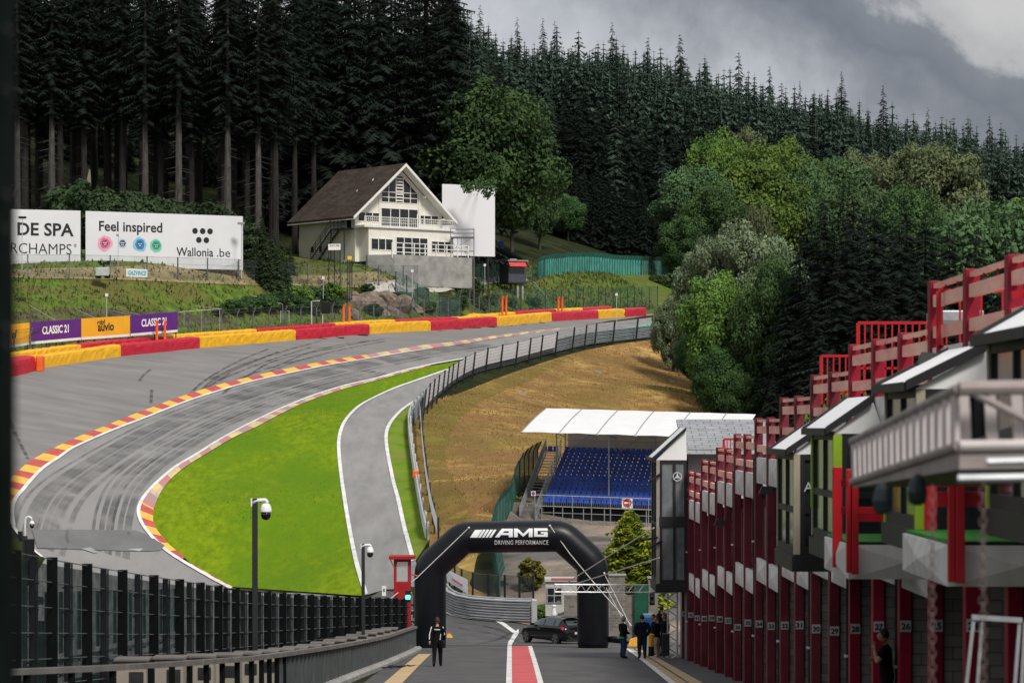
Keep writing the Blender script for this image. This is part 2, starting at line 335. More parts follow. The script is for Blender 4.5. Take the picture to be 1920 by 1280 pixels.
def drape(poly, mats, name, lift, res=2.0, kind='structure'):
    """sheet over the ground inside a world polygon"""
    b = [Vector((p[0], p[1])) for p in poly]; xs = [p.x for p in b]; ys = [p.y for p in b]
    n = len(b); A = np.array([tuple(p) for p in b]); pts = list(b)
    gx, gy = np.meshgrid(np.arange(min(xs), max(xs), res), np.arange(min(ys), max(ys), res)); qx = gx.ravel() + rng.uniform(-.2, .2, gx.size) * res; qy = gy.ravel() + rng.uniform(-.2, .2, gx.size) * res
    ins = np.zeros(qx.size, bool); j = n - 1
    for i in range(n):
        c = ((A[i, 1] > qy) != (A[j, 1] > qy)) & (qx < (A[j, 0] - A[i, 0]) * (qy - A[i, 1]) / (A[j, 1] - A[i, 1] + 1e-12) + A[i, 0]); ins ^= c; j = i
    pts += [Vector((a, c)) for a, c in zip(qx[ins], qy[ins])]
    v, e, f, *_ = delaunay_2d_cdt(pts, [], [list(range(n))], 1, 1e-4)
    va = np.array([tuple(p) for p in v]); z = gz(va[:, 0], va[:, 1]) + lift
    mb = MB(); mb.add([(a[0], a[1], q) for a, q in zip(va, z)], [tuple(q) for q in f]); mb.smooth = True
    o = mb.build(name, mats); o['kind'] = kind; return o
def ribbon(A, B, n, lift, mats, name, stripes=None, kind='structure', cross=3):
    """sheet between two ground lines; stripes = length of each alternating colour"""
    a = resample(A, n); b = resample(B, n); mb = MB(); vs = []
    for i in range(n):
        for k in range(cross + 1):
            q = a[i].lerp(b[i], k / cross); vs.append((q.x, q.y, gzf(q.x, q.y) + lift))
    L = length(a); fs = []; ms = []
    for i in range(n - 1):
        m = int((L * (i + .5) / (n - 1)) / stripes) % 2 if stripes else 0
        for k in range(cross):
            j = i * (cross + 1) + k; fs.append((j, j + 1, j + cross + 2, j + cross + 1)); ms.append(m)
    mb.v = vs; mb.f = fs; mb.m = ms; mb.smooth = True
    o = mb.build(name, mats); o['kind'] = kind; return o
def offset_line(line, dist):
    """line moved sideways (to its right) by dist metres, in plan"""
    out = []
    for i, p in enumerate(line):
        d = line[min(i + 1, len(line) - 1)] - line[max(i - 1, 0)]; d.z = 0; d.normalize(); out.append(Vector((p.x + d.y * dist, p.y - d.x * dist, p.z)))
    return out
# ================================================================== GROUND
def axis(segs):
    a = []
    for s, e, st in segs: a += list(np.arange(s, e, st))
    return np.array(a + [segs[-1][1]])
ax = axis([(-420, -130, 12), (-130, -60, 3), (-60, 50, 1.25), (50, 160, 3), (160, 640, 16)]); ay = axis([(-30, 60, 6), (60, 150, 3), (150, 460, 1.25), (460, 700, 5), (700, 1300, 25)])
gxx, gyy = np.meshgrid(ax, ay); gzz = tps(gxx, gyy)
nx, ny = len(ax), len(ay)
mb = MB(); mb.v = [tuple(q) for q in np.stack([gxx.ravel(), gyy.ravel(), gzz.ravel()], 1).tolist()]
mb.f = [(j * nx + i, j * nx + i + 1, (j + 1) * nx + i + 1, (j + 1) * nx + i) for j in range(ny - 1) for i in range(nx - 1)]; mb.m = [0] * len(mb.f); mb.smooth = True
ground = mb.build('ground', EARTH); ground['kind'] = 'structure'
# ---- photo lines
barrier_foot = [(-40, 712), (20, 702), (78, 690), (227, 668), (375, 652), (555, 637), (693, 625), (808, 617), (932, 607), (1035, 602), (1122, 598), (1172, 595), (1212, 591), (1300, 585)]
kerb_out = [(12, 985), (14, 950), (17, 905), (35, 884), (56, 866), (86, 849), (120, 832), (156, 816), (192, 802), (230, 786), (269, 771), (310, 755), (350, 741), (400, 725), (467, 708), (533, 693), (600, 680), (640, 673), (700, 664), (793, 648), (857, 641), (953, 627), (1049, 616)]
line_out = [(22, 985), (19, 960), (24, 937), (41, 917), (60, 895), (79, 877), (105, 860), (131, 842), (165, 826), (202, 810), (240, 795), (277, 781), (317, 765), (357, 750), (400, 736), (450, 721), (500, 709), (600, 688), (640, 681), (700, 671), (793, 656), (857, 648), (953, 632), (1049, 620)]
line_in = [(430, 1106), (412, 1096), (400, 1090), (360, 1067), (335, 1052), (312, 1037), (290, 1017), (272, 997), (260, 977), (256, 958), (262, 940), (275, 922), (295, 902), (325, 877), (370, 850), (410, 825), (480, 788), (560, 752), (640, 725), (700, 711), (750, 697), (807, 684), (880, 671), (939, 659)]
kerb_in = [(436, 1101), (418, 1092), (400, 1082), (380, 1070), (361, 1060), (347, 1047), (335, 1037), (317, 1022), (302, 1005), (292, 990), (287, 975), (288, 955), (300, 927), (320, 900), (350, 875), (395, 847), (437, 822), (480, 802), (560, 761), (640, 732), (700, 716), (750, 702), (807, 687)]
strip_l = [(682, 1118), (675, 1095), (665, 1060), (655, 1012), (646, 960), (638, 905), (633, 860), (632, 830), (637, 805), (648, 785), (670, 763), (700, 746), (737, 729), (776, 715), (807, 704), (840, 693), (883, 682), (940, 668), (1049, 640), (1110, 628), (1225, 607)]
strip_r = [(779, 1052), (770, 1020), (760, 982), (750, 937), (742, 909), (734, 872), (729, 844), (727, 819), (731, 802), (742, 785), (759, 768), (781, 753), (801, 741), (830, 722), (880, 697), (960, 677), (1049, 655), (1110, 643), (1232, 617)]
H_bar = [Vector((q.x, q.y, gzf(q.x, q.y))) for q in [P(x, np.interp(x, _bx, _by), np.interp(x, _bx, _bd)) for x in np.linspace(-40, 1300, 90)]]; H_ko = hits(kerb_out); H_lo = hits(line_out); H_li = hits(line_in); H_ki = hits(kerb_in); H_sl = hits(strip_l); H_sr = hits(strip_r)
# ---- asphalt sheets
p_left = [hit(12, 985), hit(-60, 985), hit(-60, 850)]
drape(H_ko[:] + list(reversed(offset_line(H_bar, -2.5))) + [hit(-60, 800), hit(-60, 900), hit(-60, 985)], RUNOFF, 'runoff_area', .03)
near_track = [Vector((-26, 100, 0)), Vector((-10, 100, 0)), Vector((-9.5, 175, 0)), Vector((-9.5, 192, 0)), hit(560, 1112), hit(450, 1112)]
drape(list(reversed(H_lo))[:] + [hit(40, 1010), hit(65, 1032), hit(85, 1048), Vector((-30, 175, 0))] + near_track + H_li + [hit(939, 659), hit(1049, 634)], ASPH, 'track', .05)
drape(H_sl + list(reversed(H_sr)) + [hit(790, 1090), Vector((-5.2, 186, 0)), Vector((-8.2, 193, 0))], PALEASPH, 'pit_exit_road', .07)
# upper end of the track where it goes over the crest
drape([P(*q) for q in ((940, 668, 318), (945, 640, 340), (1049, 616, 362), (1225, 593, 402), (1290, 588, 420), (1290, 612, 392), (1225, 612, 382), (1110, 632, 354), (1049, 642, 342))], ASPH, 'track_crest', .09)
# ---- pit lane
drape([Vector((-4.6, 70, 0)), Vector((7.6, 70, 0)), Vector((7.2, 128, 0)), Vector((8.2, 142, 0)), Vector((7.5, 168, 0)), Vector((2, 176, 0)), Vector((-2.5, 178, 0)), Vector((-5.0, 184, 0)), Vector((-8.6, 194, 0)), Vector((-9.5, 186, 0)), Vector((-6.6, 150, 0)), Vector((-4.9, 140, 0))], LANE, 'pit_lane', .05)
# ---- grass
i_tip = [(880, 675), (883, 682)]
grass_poly = H_ki + hits([(807, 687), (840, 681), (880, 674)]) + list(reversed(hits(strip_l[:17])))
drape(grass_poly, GRASSB, 'infield_grass', .06)
fence_foot = [(806, 1012), (796, 980), (786, 925), (778, 880), (772, 830), (770, 795), (776, 778), (786, 766), (801, 744)]
drape(hits(strip_r[:13]) + list(reversed(hits(fence_foot))), mat('verge_grass', (.15, .25, .02), .95, (.10, .17, .015), .6, bump=.6, spec=.05, c3=(.16, .19, .04), scale3=.3), 'verge_grass', .06)
# ---- dry slope under the fence
slope_top = [(806, 1015), (796, 980), (786, 925), (778, 880), (772, 830), (770, 795), (778, 776), (801, 750), (850, 742), (960, 700), (1100, 657), (1235, 637), (1330, 640)]
drape(hits(slope_top, 10) + [hit(1340, 700), hit(1320, 760), Vector((22, 262, 0)), Vector((18, 236, 0)), Vector((4, 226, 0)), Vector((0, 214, 0)), Vector((-1.0, 200, 0)), Vector((-.9, 181, 0)), Vector((-3.9, 180, 0)), Vector((-5.6, 192, 0))], DRY, 'dry_grass_slope', .05)
sl_ = hits(slope_top, 10) + [hit(1330, 690), hit(1312, 755), Vector((20, 262, 0)), Vector((16, 236, 0)), Vector((4, 225, 0)), Vector((.3, 213, 0)), Vector((-1.2, 198, 0)), Vector((-4.8, 190, 0))]
drape(sl_, netmat('bare_earth_patches', (.24, .13, .055), .12, .16, .55), 'bare_earth_patches', .09)
drape(hits([(800, 985), (792, 930), (786, 880), (786, 800), (800, 768), (850, 745), (960, 704), (1060, 672), (1000, 712), (920, 745), (860, 790), (835, 850), (850, 900), (880, 960), (850, 1010)], 12), netmat('slope_moss', (.22, .19, .04), .25, .28, .45), 'slope_moss', .11)
# ---- bank above the track
drape(offset_line(H_bar, -2.6) + [Vector((34, 492, 0)), Vector((21, 484, 0)), Vector((12, 452, 0)), Vector((3, 424, 0)), Vector((-7, 398, 0)), Vector((-20, 380, 0)), Vector((-48, 348, 0)), Vector((-75, 342, 0)), Vector((-75, 300, 0)), Vector((-56, 262, 0))], GRASSD, 'grass_bank', .05)
drape(hits([(-20, 590), (60, 584), (140, 580), (240, 583), (340, 590), (430, 598), (400, 608), (340, 614), (240, 622), (120, 632), (-20, 645)], 12), mat('bank_earth', (.085, .07, .04), .95, (.035, .028, .018), 1.1, bump=1., c3=(.09, .10, .025), scale3=.35), 'bank_earth', .10)
# ---- paddock asphalt below the grandstand
drape([Vector((-1.2, 176, 0)), Vector((2, 170, 0)), Vector((7, 150, 0)), Vector((20, 150, 0)), Vector((40, 176, 0)), Vector((45, 230, 0)), Vector((14, 238, 0)), Vector((3, 226, 0)), Vector((-.4, 214, 0)), Vector((-1.4, 200, 0))], mat('paddock_asphalt', (.13, .12, .115), .9, (.05, .048, .046), .12, c3=(.27, .215, .165), scale3=.14), 'paddock', .06)
# ---- kerbs and lines
def split(A, f0, f1):
    n = 200; a = resample(A, n); return a[int(f0 * (n - 1)):int(f1 * (n - 1)) + 1]
_ka = resample(H_ko, 600); _kb = resample(H_lo, 600); ribbon(_ka[:385], _kb[:385], 340, .09, [REDK, YELK], 'outer_kerb', 2.35)
WORN_R = mat('kerb_red_worn', (.50, .16, .15), .8, (.30, .24, .25), .9, stretch=(1, .3, 1)); WORN_Y = mat('kerb_yellow_worn', (.66, .50, .20), .8, (.36, .30, .28), .9, stretch=(1, .3, 1))
ribbon(_ka[384:], _kb[384:], 220, .09, [WORN_R, WORN_Y], 'outer_kerb_worn', 2.6)
kn = hits(kerb_in[:5]); ln = hits(line_in[:5])
H_lk = hits(line_in[:22])
ribbon(hits(line_in[4:11]), hits(kerb_in[5:12]), 160, .10, [REDK, YELK], 'inner_kerb_foot', 1.7)
ribbon(hits(line_in[:5]), hits(kerb_in[:5]), 90, .10, [YELK, REDK], 'inner_kerb_tail', 1.5)
ribbon(hits(line_in[10:22]), hits(kerb_in[11:]), 300, .10, [WORN_R, WORN_Y], 'inner_kerb', 2.6)
def line_sheet(H, wd, name, lift=.11, m=LINEW, n=None):
    n = n or max(20, int(length(H) / .8)); a = resample(H, n); return ribbon(a, offset_line(a, wd), n, lift, m, name, cross=1)
line_sheet(H_lo[:-40], .27, 'track_edge_line', .12)
line_sheet(hits([(82, 1046), (65, 1032), (33, 997), (20, 968)]), -.27, 'track_edge_line', .12)
line_sheet(H_li, .27, 'track_edge_line', .125)
line_sheet(hits(strip_l[:17]), .28, 'pit_exit_edge_line', .125)
line_sheet(hits(strip_r[:14]), -.28, 'pit_exit_edge_line', .125)
line_sheet(hits([(835, 1147), (845, 1152), (860, 1157), (895, 1162), (940, 1165.5), (990, 1167)]), .22, 'pit_exit_edge_line', .09)
GRN = mat('green_painted_strip', (.10, .42, .27), .85, (.08, .34, .22), .5)
drape([hit(868, 675.5), hit(905, 665), hit(946, 656), hit(948, 668), hit(900, 680)], GRN, 'green_painted_verge', .2)
drape(hits([(1095, 636), (1116, 629), (1170, 618), (1224, 608)], 8) + hits([(1230, 619), (1170, 632), (1116, 646), (1095, 648)], 8), GRN, 'green_painted_verge', .2)
# grid slots and faint marks on the straight above
GHOST = mat('faded_line_paint', (.33, .33, .33), .9, (.2, .2, .2), .5)
for k, (x, y) in enumerate(((975, 634), (1010, 631), (1043, 627), (1010, 622), (1045, 619), (1085, 612), (1075, 620))):
    drape([hit(x - 12, y), hit(x + 12, y - 1), hit(x + 13, y + .2), hit(x - 11, y + 1.3)], GHOST, 'grid_mark', .115)
for pts in ([(152, 1031), (170, 1029), (183, 1038), (178, 1040)], [(238, 1032), (268, 1031), (262, 1036), (250, 1034)]):
    drape([hit(*q) for q in pts], GHOST, 'track_marking', .135)
# resurfaced darker patch in the dip
drape(hits([(60, 995), (255, 997), (272, 1003), (300, 1034), (70, 1030)], 12), mat('resurfaced_asphalt', (.145, .143, .146), .85, (.115, .114, .118), .5), 'resurfaced_patch', .125)
# ---- tyre marks
RUB = netmat('tyre_rubber_marks', (.055, .054, .056), .30, .9, .35); RUBW = netmat('racing_line_rubber', (.08, .079, .08), .22, .35, .24)
def mark(pts, wd, nm='tyre_marks', lift=.085):
    a = hits(pts, 8); n = len(a); ribbon(a, offset_line(a, wd), max(6, n), lift, RUB if wd < .4 else RUBW, nm, cross=1)
for pts in ([(392, 712), (450, 685), (520, 662), (560, 650), (600, 640)], [(402, 716), (470, 688), (540, 664), (580, 652)], [(345, 748), (380, 715), (440, 680), (500, 655)], [(360, 745), (400, 712), (470, 680), (520, 660)],
            [(415, 738), (470, 700), (520, 675), (640, 650), (690, 640)], [(480, 706), (560, 676), (640, 656), (720, 640)], [(258, 715), (265, 705), (280, 693)], [(280, 757), (281, 740), (282, 730)], [(440, 712), (520, 685), (600, 668)],
            [(590, 655), (650, 645), (720, 636)], [(20, 785), (30, 810), (45, 840), (56, 862)], [(510, 690), (570, 664), (622, 650)], [(330, 760), (372, 735), (430, 700)]):
    mark(pts, .28)
STREAK = netmat('racing_line_rubber', (.11, .108, .108), .05, .22, .08)
for pts, offs in (([(60, 1020), (90, 940), (160, 880), (300, 800), (450, 742), (600, 700), (760, 668), (900, 645)], (-1.5, -.9, -.5, 0, .35, .8, 1.3, 1.9)), ([(200, 1040), (210, 960), (240, 900), (320, 840), (430, 785), (560, 735), (700, 697)], (-1.2, -.7, -.2, .15, .6, 1.1))):
    a = hits(pts, 8)
    for k, o_ in enumerate(offs): b = offset_line(a, o_); ribbon(b, offset_line(b, .22 + .16 * (k % 3)), 110, .10 + .004 * k, STREAK, 'racing_line_streak', cross=1)
for pts in ([(850, 1175), (880, 1182), (930, 1190), (975, 1204)], [(845, 1168), (880, 1170), (925, 1178), (962, 1190)], [(890, 1210), (930, 1200), (950, 1190)]): mark(pts, .22, 'tyre_marks', .11)
line_sheet([Vector((-4.3, 139.5, 0)), Vector((6.9, 139.8, 0))], .25, 'lane_joint', .085, RUB)
# ---- pit lane markings
def at_lane(x, y):
    d = 18079. / (y - 1090.); return Vector(((x - 960) * d / F, d, 0))
REDL = mat('red_lane_paint', (.55, .095, .10), .75, (.44, .07, .075), .6, bump=.05)
a = [at_lane(960, 1290), at_lane(959.5, 1250), at_lane(959, 1213)]; b = [at_lane(1010, 1290), at_lane(1000, 1250), at_lane(990, 1213)]
ribbon(a, b, 40, .075, REDL, 'red_lane_strip')
ribbon([at_lane(948.5, 1290), at_lane(950, 1250), at_lane(951.5, 1212), at_lane(953, 1205), at_lane(962, 1198.5), at_lane(972, 1196)], [at_lane(960, 1290), at_lane(959.6, 1250), at_lane(959.5, 1212), at_lane(961, 1207), at_lane(966, 1202), at_lane(973, 1198)], 60, .08, LINEW, 'lane_line')
ribbon([at_lane(1010, 1290), at_lane(1000, 1250), at_lane(990, 1213)], [at_lane(1021, 1290), at_lane(1009, 1250), at_lane(997.5, 1213)], 40, .08, LINEW, 'lane_line')
line_sheet([hit(938, 1165.5), hit(950, 1172), hit(962, 1181), hit(971, 1188)], .3, 'lane_line', .09)
TAN = mat('tan_paving', (.50, .36, .20), .9, (.40, .28, .15), .8)
ribbon([at_lane(1179, 1217), at_lane(1277, 1290)], [at_lane(1199, 1217), at_lane(1330, 1290)], 60, .075, TAN, 'tan_paint_strip')
ribbon([at_lane(1173, 1217), at_lane(1262, 1290)], [at_lane(1179, 1217), at_lane(1277, 1290)], 60, .08, LINEW, 'lane_line')
m_ = [at_lane(1190, 1217), at_lane(1303, 1290)]; line_sheet(m_, .08, 'gutter_line', .085, DARKM)
ribbon([at_lane(785, 1228), at_lane(700, 1300)], [at_lane(808, 1228), at_lane(748, 1290)], 40, .075, TAN, 'tan_paint_strip')
# ================================================================== BARRIERS, FENCES, BOARDS
def gp(x, d):
    X = (x - 960) * d / F; return Vector((X, d, gzf(X, d)))
def on_ground(line): return [Vector((p[0], p[1], gzf(p[0], p[1]))) for p in line]
RED = mat('barrier_red', (.52, .012, .035), .5, (.40, .008, .026), 1.6, bump=.3)
YEL = mat('barrier_yellow', (.78, .42, .012), .5, (.66, .34, .008), 1.6, bump=.3)
ORANGE = mat('orange_plastic', (.85, .13, .02), .5, (.7, .1, .015), 2)
def barrier(line, h, depth, m, label, seed, group):
    """soft crash barrier block: a long rounded cushion following the line, slightly lumpy"""
    r = np.random.default_rng(seed); L = length(line); n = max(8, int(L / .45)); a = resample(line, n); mb = MB()
    prof = [(0, 0), (.0, .35), (.0, .72), (.02, .93), (.12, 1), (.5, 1.02), (.88, 1), (1, .9), (1, 0)]
    rings = []
    for i in range(n):
        d = a[min(i + 1, n - 1)] - a[max(i - 1, 0)]; d.z = 0; d.normalize(); nrm = Vector((-d.y, d.x, 0)); ring = []
        for u, v in prof:
            bulge = .02 * r.normal() if 0 < v else 0; lump = (.03 if (i % 3 == 1) else -.01) * (v > .95)
            q = a[i] + nrm * (u * depth + bulge * (u < .1)); ring.append((q.x, q.y, gzf(q.x, q.y) * .3 + a[i].z * .7 - .05 + v * h + lump + .012 * r.normal()))
        rings.append(ring)
    k = len(prof); mb.v = sum(rings, [])
    mb.f = [(i * k + j, (i + 1) * k + j, (i + 1) * k + j + 1, i * k + j + 1) for i in range(n - 1) for j in range(k - 1)] + [tuple(range(k)), tuple(reversed(range((n - 1) * k, n * k)))]
    mb.m = [0] * len(mb.f)
    return single(mb, 'crash_barrier', m, label, 'crash barrier', group=group)
def bar_pt(x, off=0., lift=0.):
    q = P(x, np.interp(x, _bx, _by), np.interp(x, _bx, _bd)); r = P(x + 20, 0, np.interp(x + 20, _bx, _bd)); r = (r - q); r.z = 0; r.normalize(); q.x -= r.y * off * .9; q.y += r.x * off * .9; return Vector((q.x, q.y, gzf(q.x, q.y) + lift))
def bar_seg(x0, x1, off): return [bar_pt(x, off) for x in np.linspace(x0, x1, max(6, int((x1 - x0) / 9)))]
front = [(32, 227, YEL, 'yellow front crash barrier below the leftmost advertising boards'), (227, 375, RED, 'red front crash barrier left of the long yellow one, below the second purple board'), (375, 555, YEL, 'longest yellow front crash barrier, right of the purple boards'), (555, 693, RED, 'red front crash barrier below the black box on its pole'), (693, 808, YEL, 'yellow front crash barrier in front of the rocks'),
         (808, 932, RED, 'red front crash barrier left of the post pair nearest the cabin'), (932, 1035, YEL, 'yellow front crash barrier below the grey cabin on stilts'), (1035, 1122, RED, 'red front crash barrier below the orange posts right of the cabin'), (1122, 1172, YEL, 'short yellow front crash barrier, last yellow before the crest'), (1172, 1212, RED, 'short red crash barrier ending the front row at the crest')]
for k, (x0, x1, m, lab) in enumerate(front): barrier(bar_seg(x0 + .4, x1 - .4, 0), 1.18, 1.5, m, lab, 10 + k, 'front row of crash barriers')
back = [(20, 193, YEL, 'yellow back-row crash barrier behind the left end of the front row'), (193, 343, RED, 'red back-row crash barrier behind the orange posts at the purple board'), (343, 517, YEL, 'yellow back-row crash barrier below the bent fence posts'), (517, 662, RED, 'red back-row crash barrier below the pair of orange posts by the rocks'), (662, 775, YEL, 'yellow back-row crash barrier below the rocks'),
        (775, 893, RED, 'red back-row crash barrier left of the cabin stilts'), (893, 1000, YEL, 'yellow back-row crash barrier below the cabin stilts'), (1000, 1075, RED, 'red sliver of back-row crash barrier below the green stairs'), (1075, 1125, YEL, 'yellow back-row crash barrier near the crest'), (1125, 1180, RED, 'red crash barrier ending the back row at the crest')]
for k, (x0, x1, m, lab) in enumerate(back): barrier(bar_seg(x0 + .4, x1 - .4, 2.6), 1.3, 1.3, m, lab, 40 + k, 'back row of crash barriers')
# short red end piece with an orange cap, set forward of the row
eb = thing('crash_barrier', 'short red crash barrier with an orange end cap, set forward at the left', 'crash barrier', bar_pt(60, -3), group='front row of crash barriers')
ln = [hit(-30, 718), hit(20, 707), hit(66, 696)]
o = barrier(ln, 1.45, 1.6, RED, None, 77, None); o.location = o.location - eb.location; o.parent = eb; o.name = 'cushion'
for kk in ('label', 'category', 'group'):
    if kk in o: del o[kk]
e0 = hit(66.5, 696); mb = MB(); mb.box(e0.x, e0.x + .62, e0.y - .03, e0.y + 1.62, e0.z - .05, e0.z + 1.42, bev=.12); mb.build('end_cap', ORANGE, eb)
# ------------------------------------------------------------------ fences
FPOST = mat('fence_post_grey', (.16, .175, .19), .6, (.10, .11, .12), 2, metal=.2)
FPOSTD = mat('fence_post_dark', (.022, .026, .03), .6, (.014, .016, .018), 2, spec=.15)
FGREEN = mat('fence_post_green', (.02, .075, .06), .6, (.012, .05, .04), 2)
WIRE = mat('fence_wire', (.10, .11, .115), .6, (.07, .075, .08), 2)
MESHG = netmat('chain_link_mesh', (.10, .13, .13), .16, 1.2, .06)
NETG = netmat('green_debris_net', (.08, .36, .31), .85, .9, .15)
NETT = netmat('teal_debris_net', (.05, .17, .15), .45, 2.5, .2)
NETD = netmat('dark_green_mesh', (.035, .10, .08), .30, .7, .1)
def fence(name, line, n, h, pm, label, cat, group=None, pw=.09, wires=(), wr=.012, net=None, net_h=(0, 1), bend=0., lean=0., base=-.15, pd=None, post_label=None):
    """line = ground line; n posts; the posts lean or bend towards the left of the line"""
    a = on_ground(resample(line, n)); t = thing(name, label, cat, a[n // 2], group=group); tops = []
    pd = pd or pw
    for i, p in enumerate(a):
        d = a[min(i + 1, n - 1)] - a[max(i - 1, 0)]; d.z = 0; d.normalize(); nr = Vector((-d.y, d.x, 0)); mb = MB()
        k1 = p + Vector((0, 0, h * (.78 if bend else 1))) + nr * lean; k2 = k1 + nr * bend + Vector((0, 0, h * .22)) if bend else k1
        mb.bar(p + Vector((0, 0, base)), k1, pw, pd, up=d)
        if bend: mb.bar(k1 - Vector((0, 0, .01)), k2, pw * .98, pd * .98, up=d)
        mb.build('post', pm, t); tops.append((p, k1, k2))
    if wires:
        mb = MB()
        for f in wires:
            pts = []
            for i, (p, k1, k2) in enumerate(tops):
                q = p.lerp(k1, min(f, 1)) if f <= 1 else k1.lerp(k2, f - 1); pts.append(q)
                if i < n - 1:
                    p2, l1, l2 = tops[i + 1]; q2 = p2.lerp(l1, min(f, 1)) if f <= 1 else l1.lerp(l2, f - 1); pts.append(q.lerp(q2, .5) - Vector((0, 0, .04)))
            mb.tube(pts, wr, 4)
        mb.build('wires', WIRE, t)
    if net:
        mb = MB(); v = []; off = .05
        for p, k1, k2 in tops:
            v += [p.lerp(k1, net_h[0]), p.lerp(k1, net_h[1])] + ([k2] if bend else [])
        k = 3 if bend else 2
        for i in range(n - 1):
            for j in range(k - 1): mb.f.append((i * k + j, (i + 1) * k + j, (i + 1) * k + j + 1, i * k + j + 1)); mb.m.append(0)
        mb.v = v; mb.build('netting', net, t)
    return t, tops
# fence along the top of the bank
bank_line = hits([(-30, 520), (38, 522), (160, 522), (283, 525), (401, 527), (495, 531), (583, 534), (662, 537), (749, 537), (818, 533), (850, 531), (905, 525), (950, 520)], 20)
fence('chain_link_fence', bank_line, 27, 2.55, FPOST, 'long chain link fence with grey posts along the top of the grass bank', 'fence', wires=(.02, .35, .7, .98), net=MESHG, pw=.11)
# debris fence behind the crash barriers, posts bent inwards at the top
low = [bar_pt(x, 5.2) for x in np.linspace(-30, 1000, 60)]
fence('debris_fence', low, 40, 3.0, FPOST, 'debris fence with bent grey post tops behind the crash barriers', 'fence', wires=(.3, .5, .7, .9, 1.5, 1.98), net=MESHG, bend=-.3, pw=.11)
low2 = [bar_pt(x, 6.0) for x in np.linspace(1003, 1290, 30)]
fence('mesh_fence', low2, 22, 3.3, FGREEN, 'low dark green mesh fence at the foot of the bank near the crest', 'fence', wires=(.98,), net=NETD, pw=.09)
# tall green netted fence on top of the bank
g_line = on_ground([P(x, 0, d) for x, d in ((1008, 412), (1027, 416), (1059, 426), (1109, 440), (1162, 454), (1201, 464))])
fence('netted_fence', g_line, 42, 2.95, FGREEN, 'tall green netted fence with bent tops along the bank above the crest', 'fence', net=NETG, bend=-.35, pw=.11)
g_line2 = on_ground([P(x, 0, d) for x, d in ((1203, 465), (1222, 474), (1245, 486), (1272, 500), (1300, 514))])
fence('netted_fence', g_line2, 34, 2.9, FGREEN, 'pale green netted fence running uphill behind the willow', 'fence', net=netmat('pale_green_net', (.12, .30, .25), .8, .9, .15), bend=-.35, pw=.11)
h_line = on_ground([P(x, 0, d) for x, d in ((868, 380), (905, 390), (950, 400), (1000, 409), (1022, 414))])
fence('mesh_fence', h_line, 14, 2.7, FGREEN, 'dark green mesh fence between the white screen and the grey cabin', 'fence', net=NETD, pw=.10)
# fence of the road bend above the dry slope: dark leaning posts, wires and white cloth banner
top_pts = [(786, 806), (790, 800), (797, 781), (813, 765), (825, 752), (838, 738), (855, 725), (873, 713), (901, 700), (933, 690), (965, 684), (1001, 676), (1034, 667), (1073, 656), (1105, 650), (1150, 645), (1192, 640)]
f_line = hits([(775, 1000), (768, 900), (765, 840), (772, 800), (790, 782), (813, 763), (838, 740), (873, 716), (933, 695), (1001, 679), (1073, 660), (1150, 646), (1235, 634)], 8)
up_line = hits([(786, 806), (797, 781), (825, 752), (855, 727), (901, 704), (965, 688), (1034, 669), (1105, 652), (1192, 641)], 8)
ft, tops = fence('catch_fence', up_line, 22, 2.75, FPOSTD, 'catch fence with dark leaning posts along the rim above the dry slope', 'fence', wires=(.36, .5, .62, .74, .86, .98), lean=-.32, pw=.15)
CLOTH = mat('white_banner_cloth', (.86, .85, .90), .8, (.80, .79, .84), .7, trans=.25)
mb = MB(); cl = tops[1:-5]
for i in range(len(cl) - 1):
    p, k1, _ = cl[i]; p2, l1, _ = cl[i + 1]; off = Vector((-.04, .12, 0))
    for j in range(4):
        a0 = j / 4; a1 = (j + 1) / 4; s0 = -.12 * math.sin(math.pi * a0); s1 = -.12 * math.sin(math.pi * a1)
        b = lambda f, t, s: p.lerp(k1, f).lerp(p2.lerp(l1, f), t) + off + Vector((0, .1 * math.sin(7 * t + 3 * f), s))
        mb.add([b(.36, a0, 0), b(.36, a1, 0), b(.95, a1, s1), b(.95, a0, s0)], [(0, 1, 2, 3)])
mb.build('banner', CLOTH, ft, smooth=True)
GRDARK = mat('weathered_guardrail', (.24, .26, .285), .5, (.17, .185, .20), 1.5, metal=.3)
def guardrail(line, name, label, rails, h, m, nposts, group=None, th=.09, post_m=None, side=-1, cap=False):
    """stacked corrugated beams on posts; beams sit on the left (side -1) of the line"""
    L = length(line); n = max(6, int(L / 1.2)); a = on_ground(resample(line, n)); t = thing(name, label, 'guardrail', a[n // 2], group=group); rh = h / rails
    o = offset_line(a, side * -.14); o = [Vector((q.x, q.y, p.z)) for q, p in zip(o, a)]
    for k in range(rails):
        mb = MB(); z0 = .12 + k * rh; v = []; prof = [(0, 0), (th, .2), (th, .34), (.1 * th, .48), (th, .62), (th, .78), (0, .96)]; K = len(prof)
        for i, p in enumerate(o):
            d = o[min(i + 1, n - 1)] - o[max(i - 1, 0)]; d.z = 0; d.normalize(); nr = Vector((d.y, -d.x, 0)) * -side
            for u, f in prof: q = p + nr * u; v.append((q.x, q.y, q.z + z0 + f * rh))
        mb.v = v; mb.f = [(i * K + j, (i + 1) * K + j, (i + 1) * K + j + 1, i * K + j + 1) for i in range(n - 1) for j in range(K - 1)]; mb.m = [0] * len(mb.f); mb.build('rail', m, t)
    for p in on_ground(resample(line, nposts)):
        MB().bar(p - Vector((0, 0, .3)), p + Vector((0, 0, h + .2)), .13, .1, up=(0, 1, 0)).build('post', post_m or m, t)
    return t
rim = hits([(783, 800), (790, 786), (806, 768), (830, 744), (862, 720), (901, 703), (965, 687), (1034, 668), (1105, 651), (1192, 640), (1240, 634)], 8)
rim = offset_line(rim, -.5)
guardrail(rim, 'guardrail', 'dark three beam guardrail along the rim above the dry slope', 4, 1.5, GRDARK, 40, side=-1)
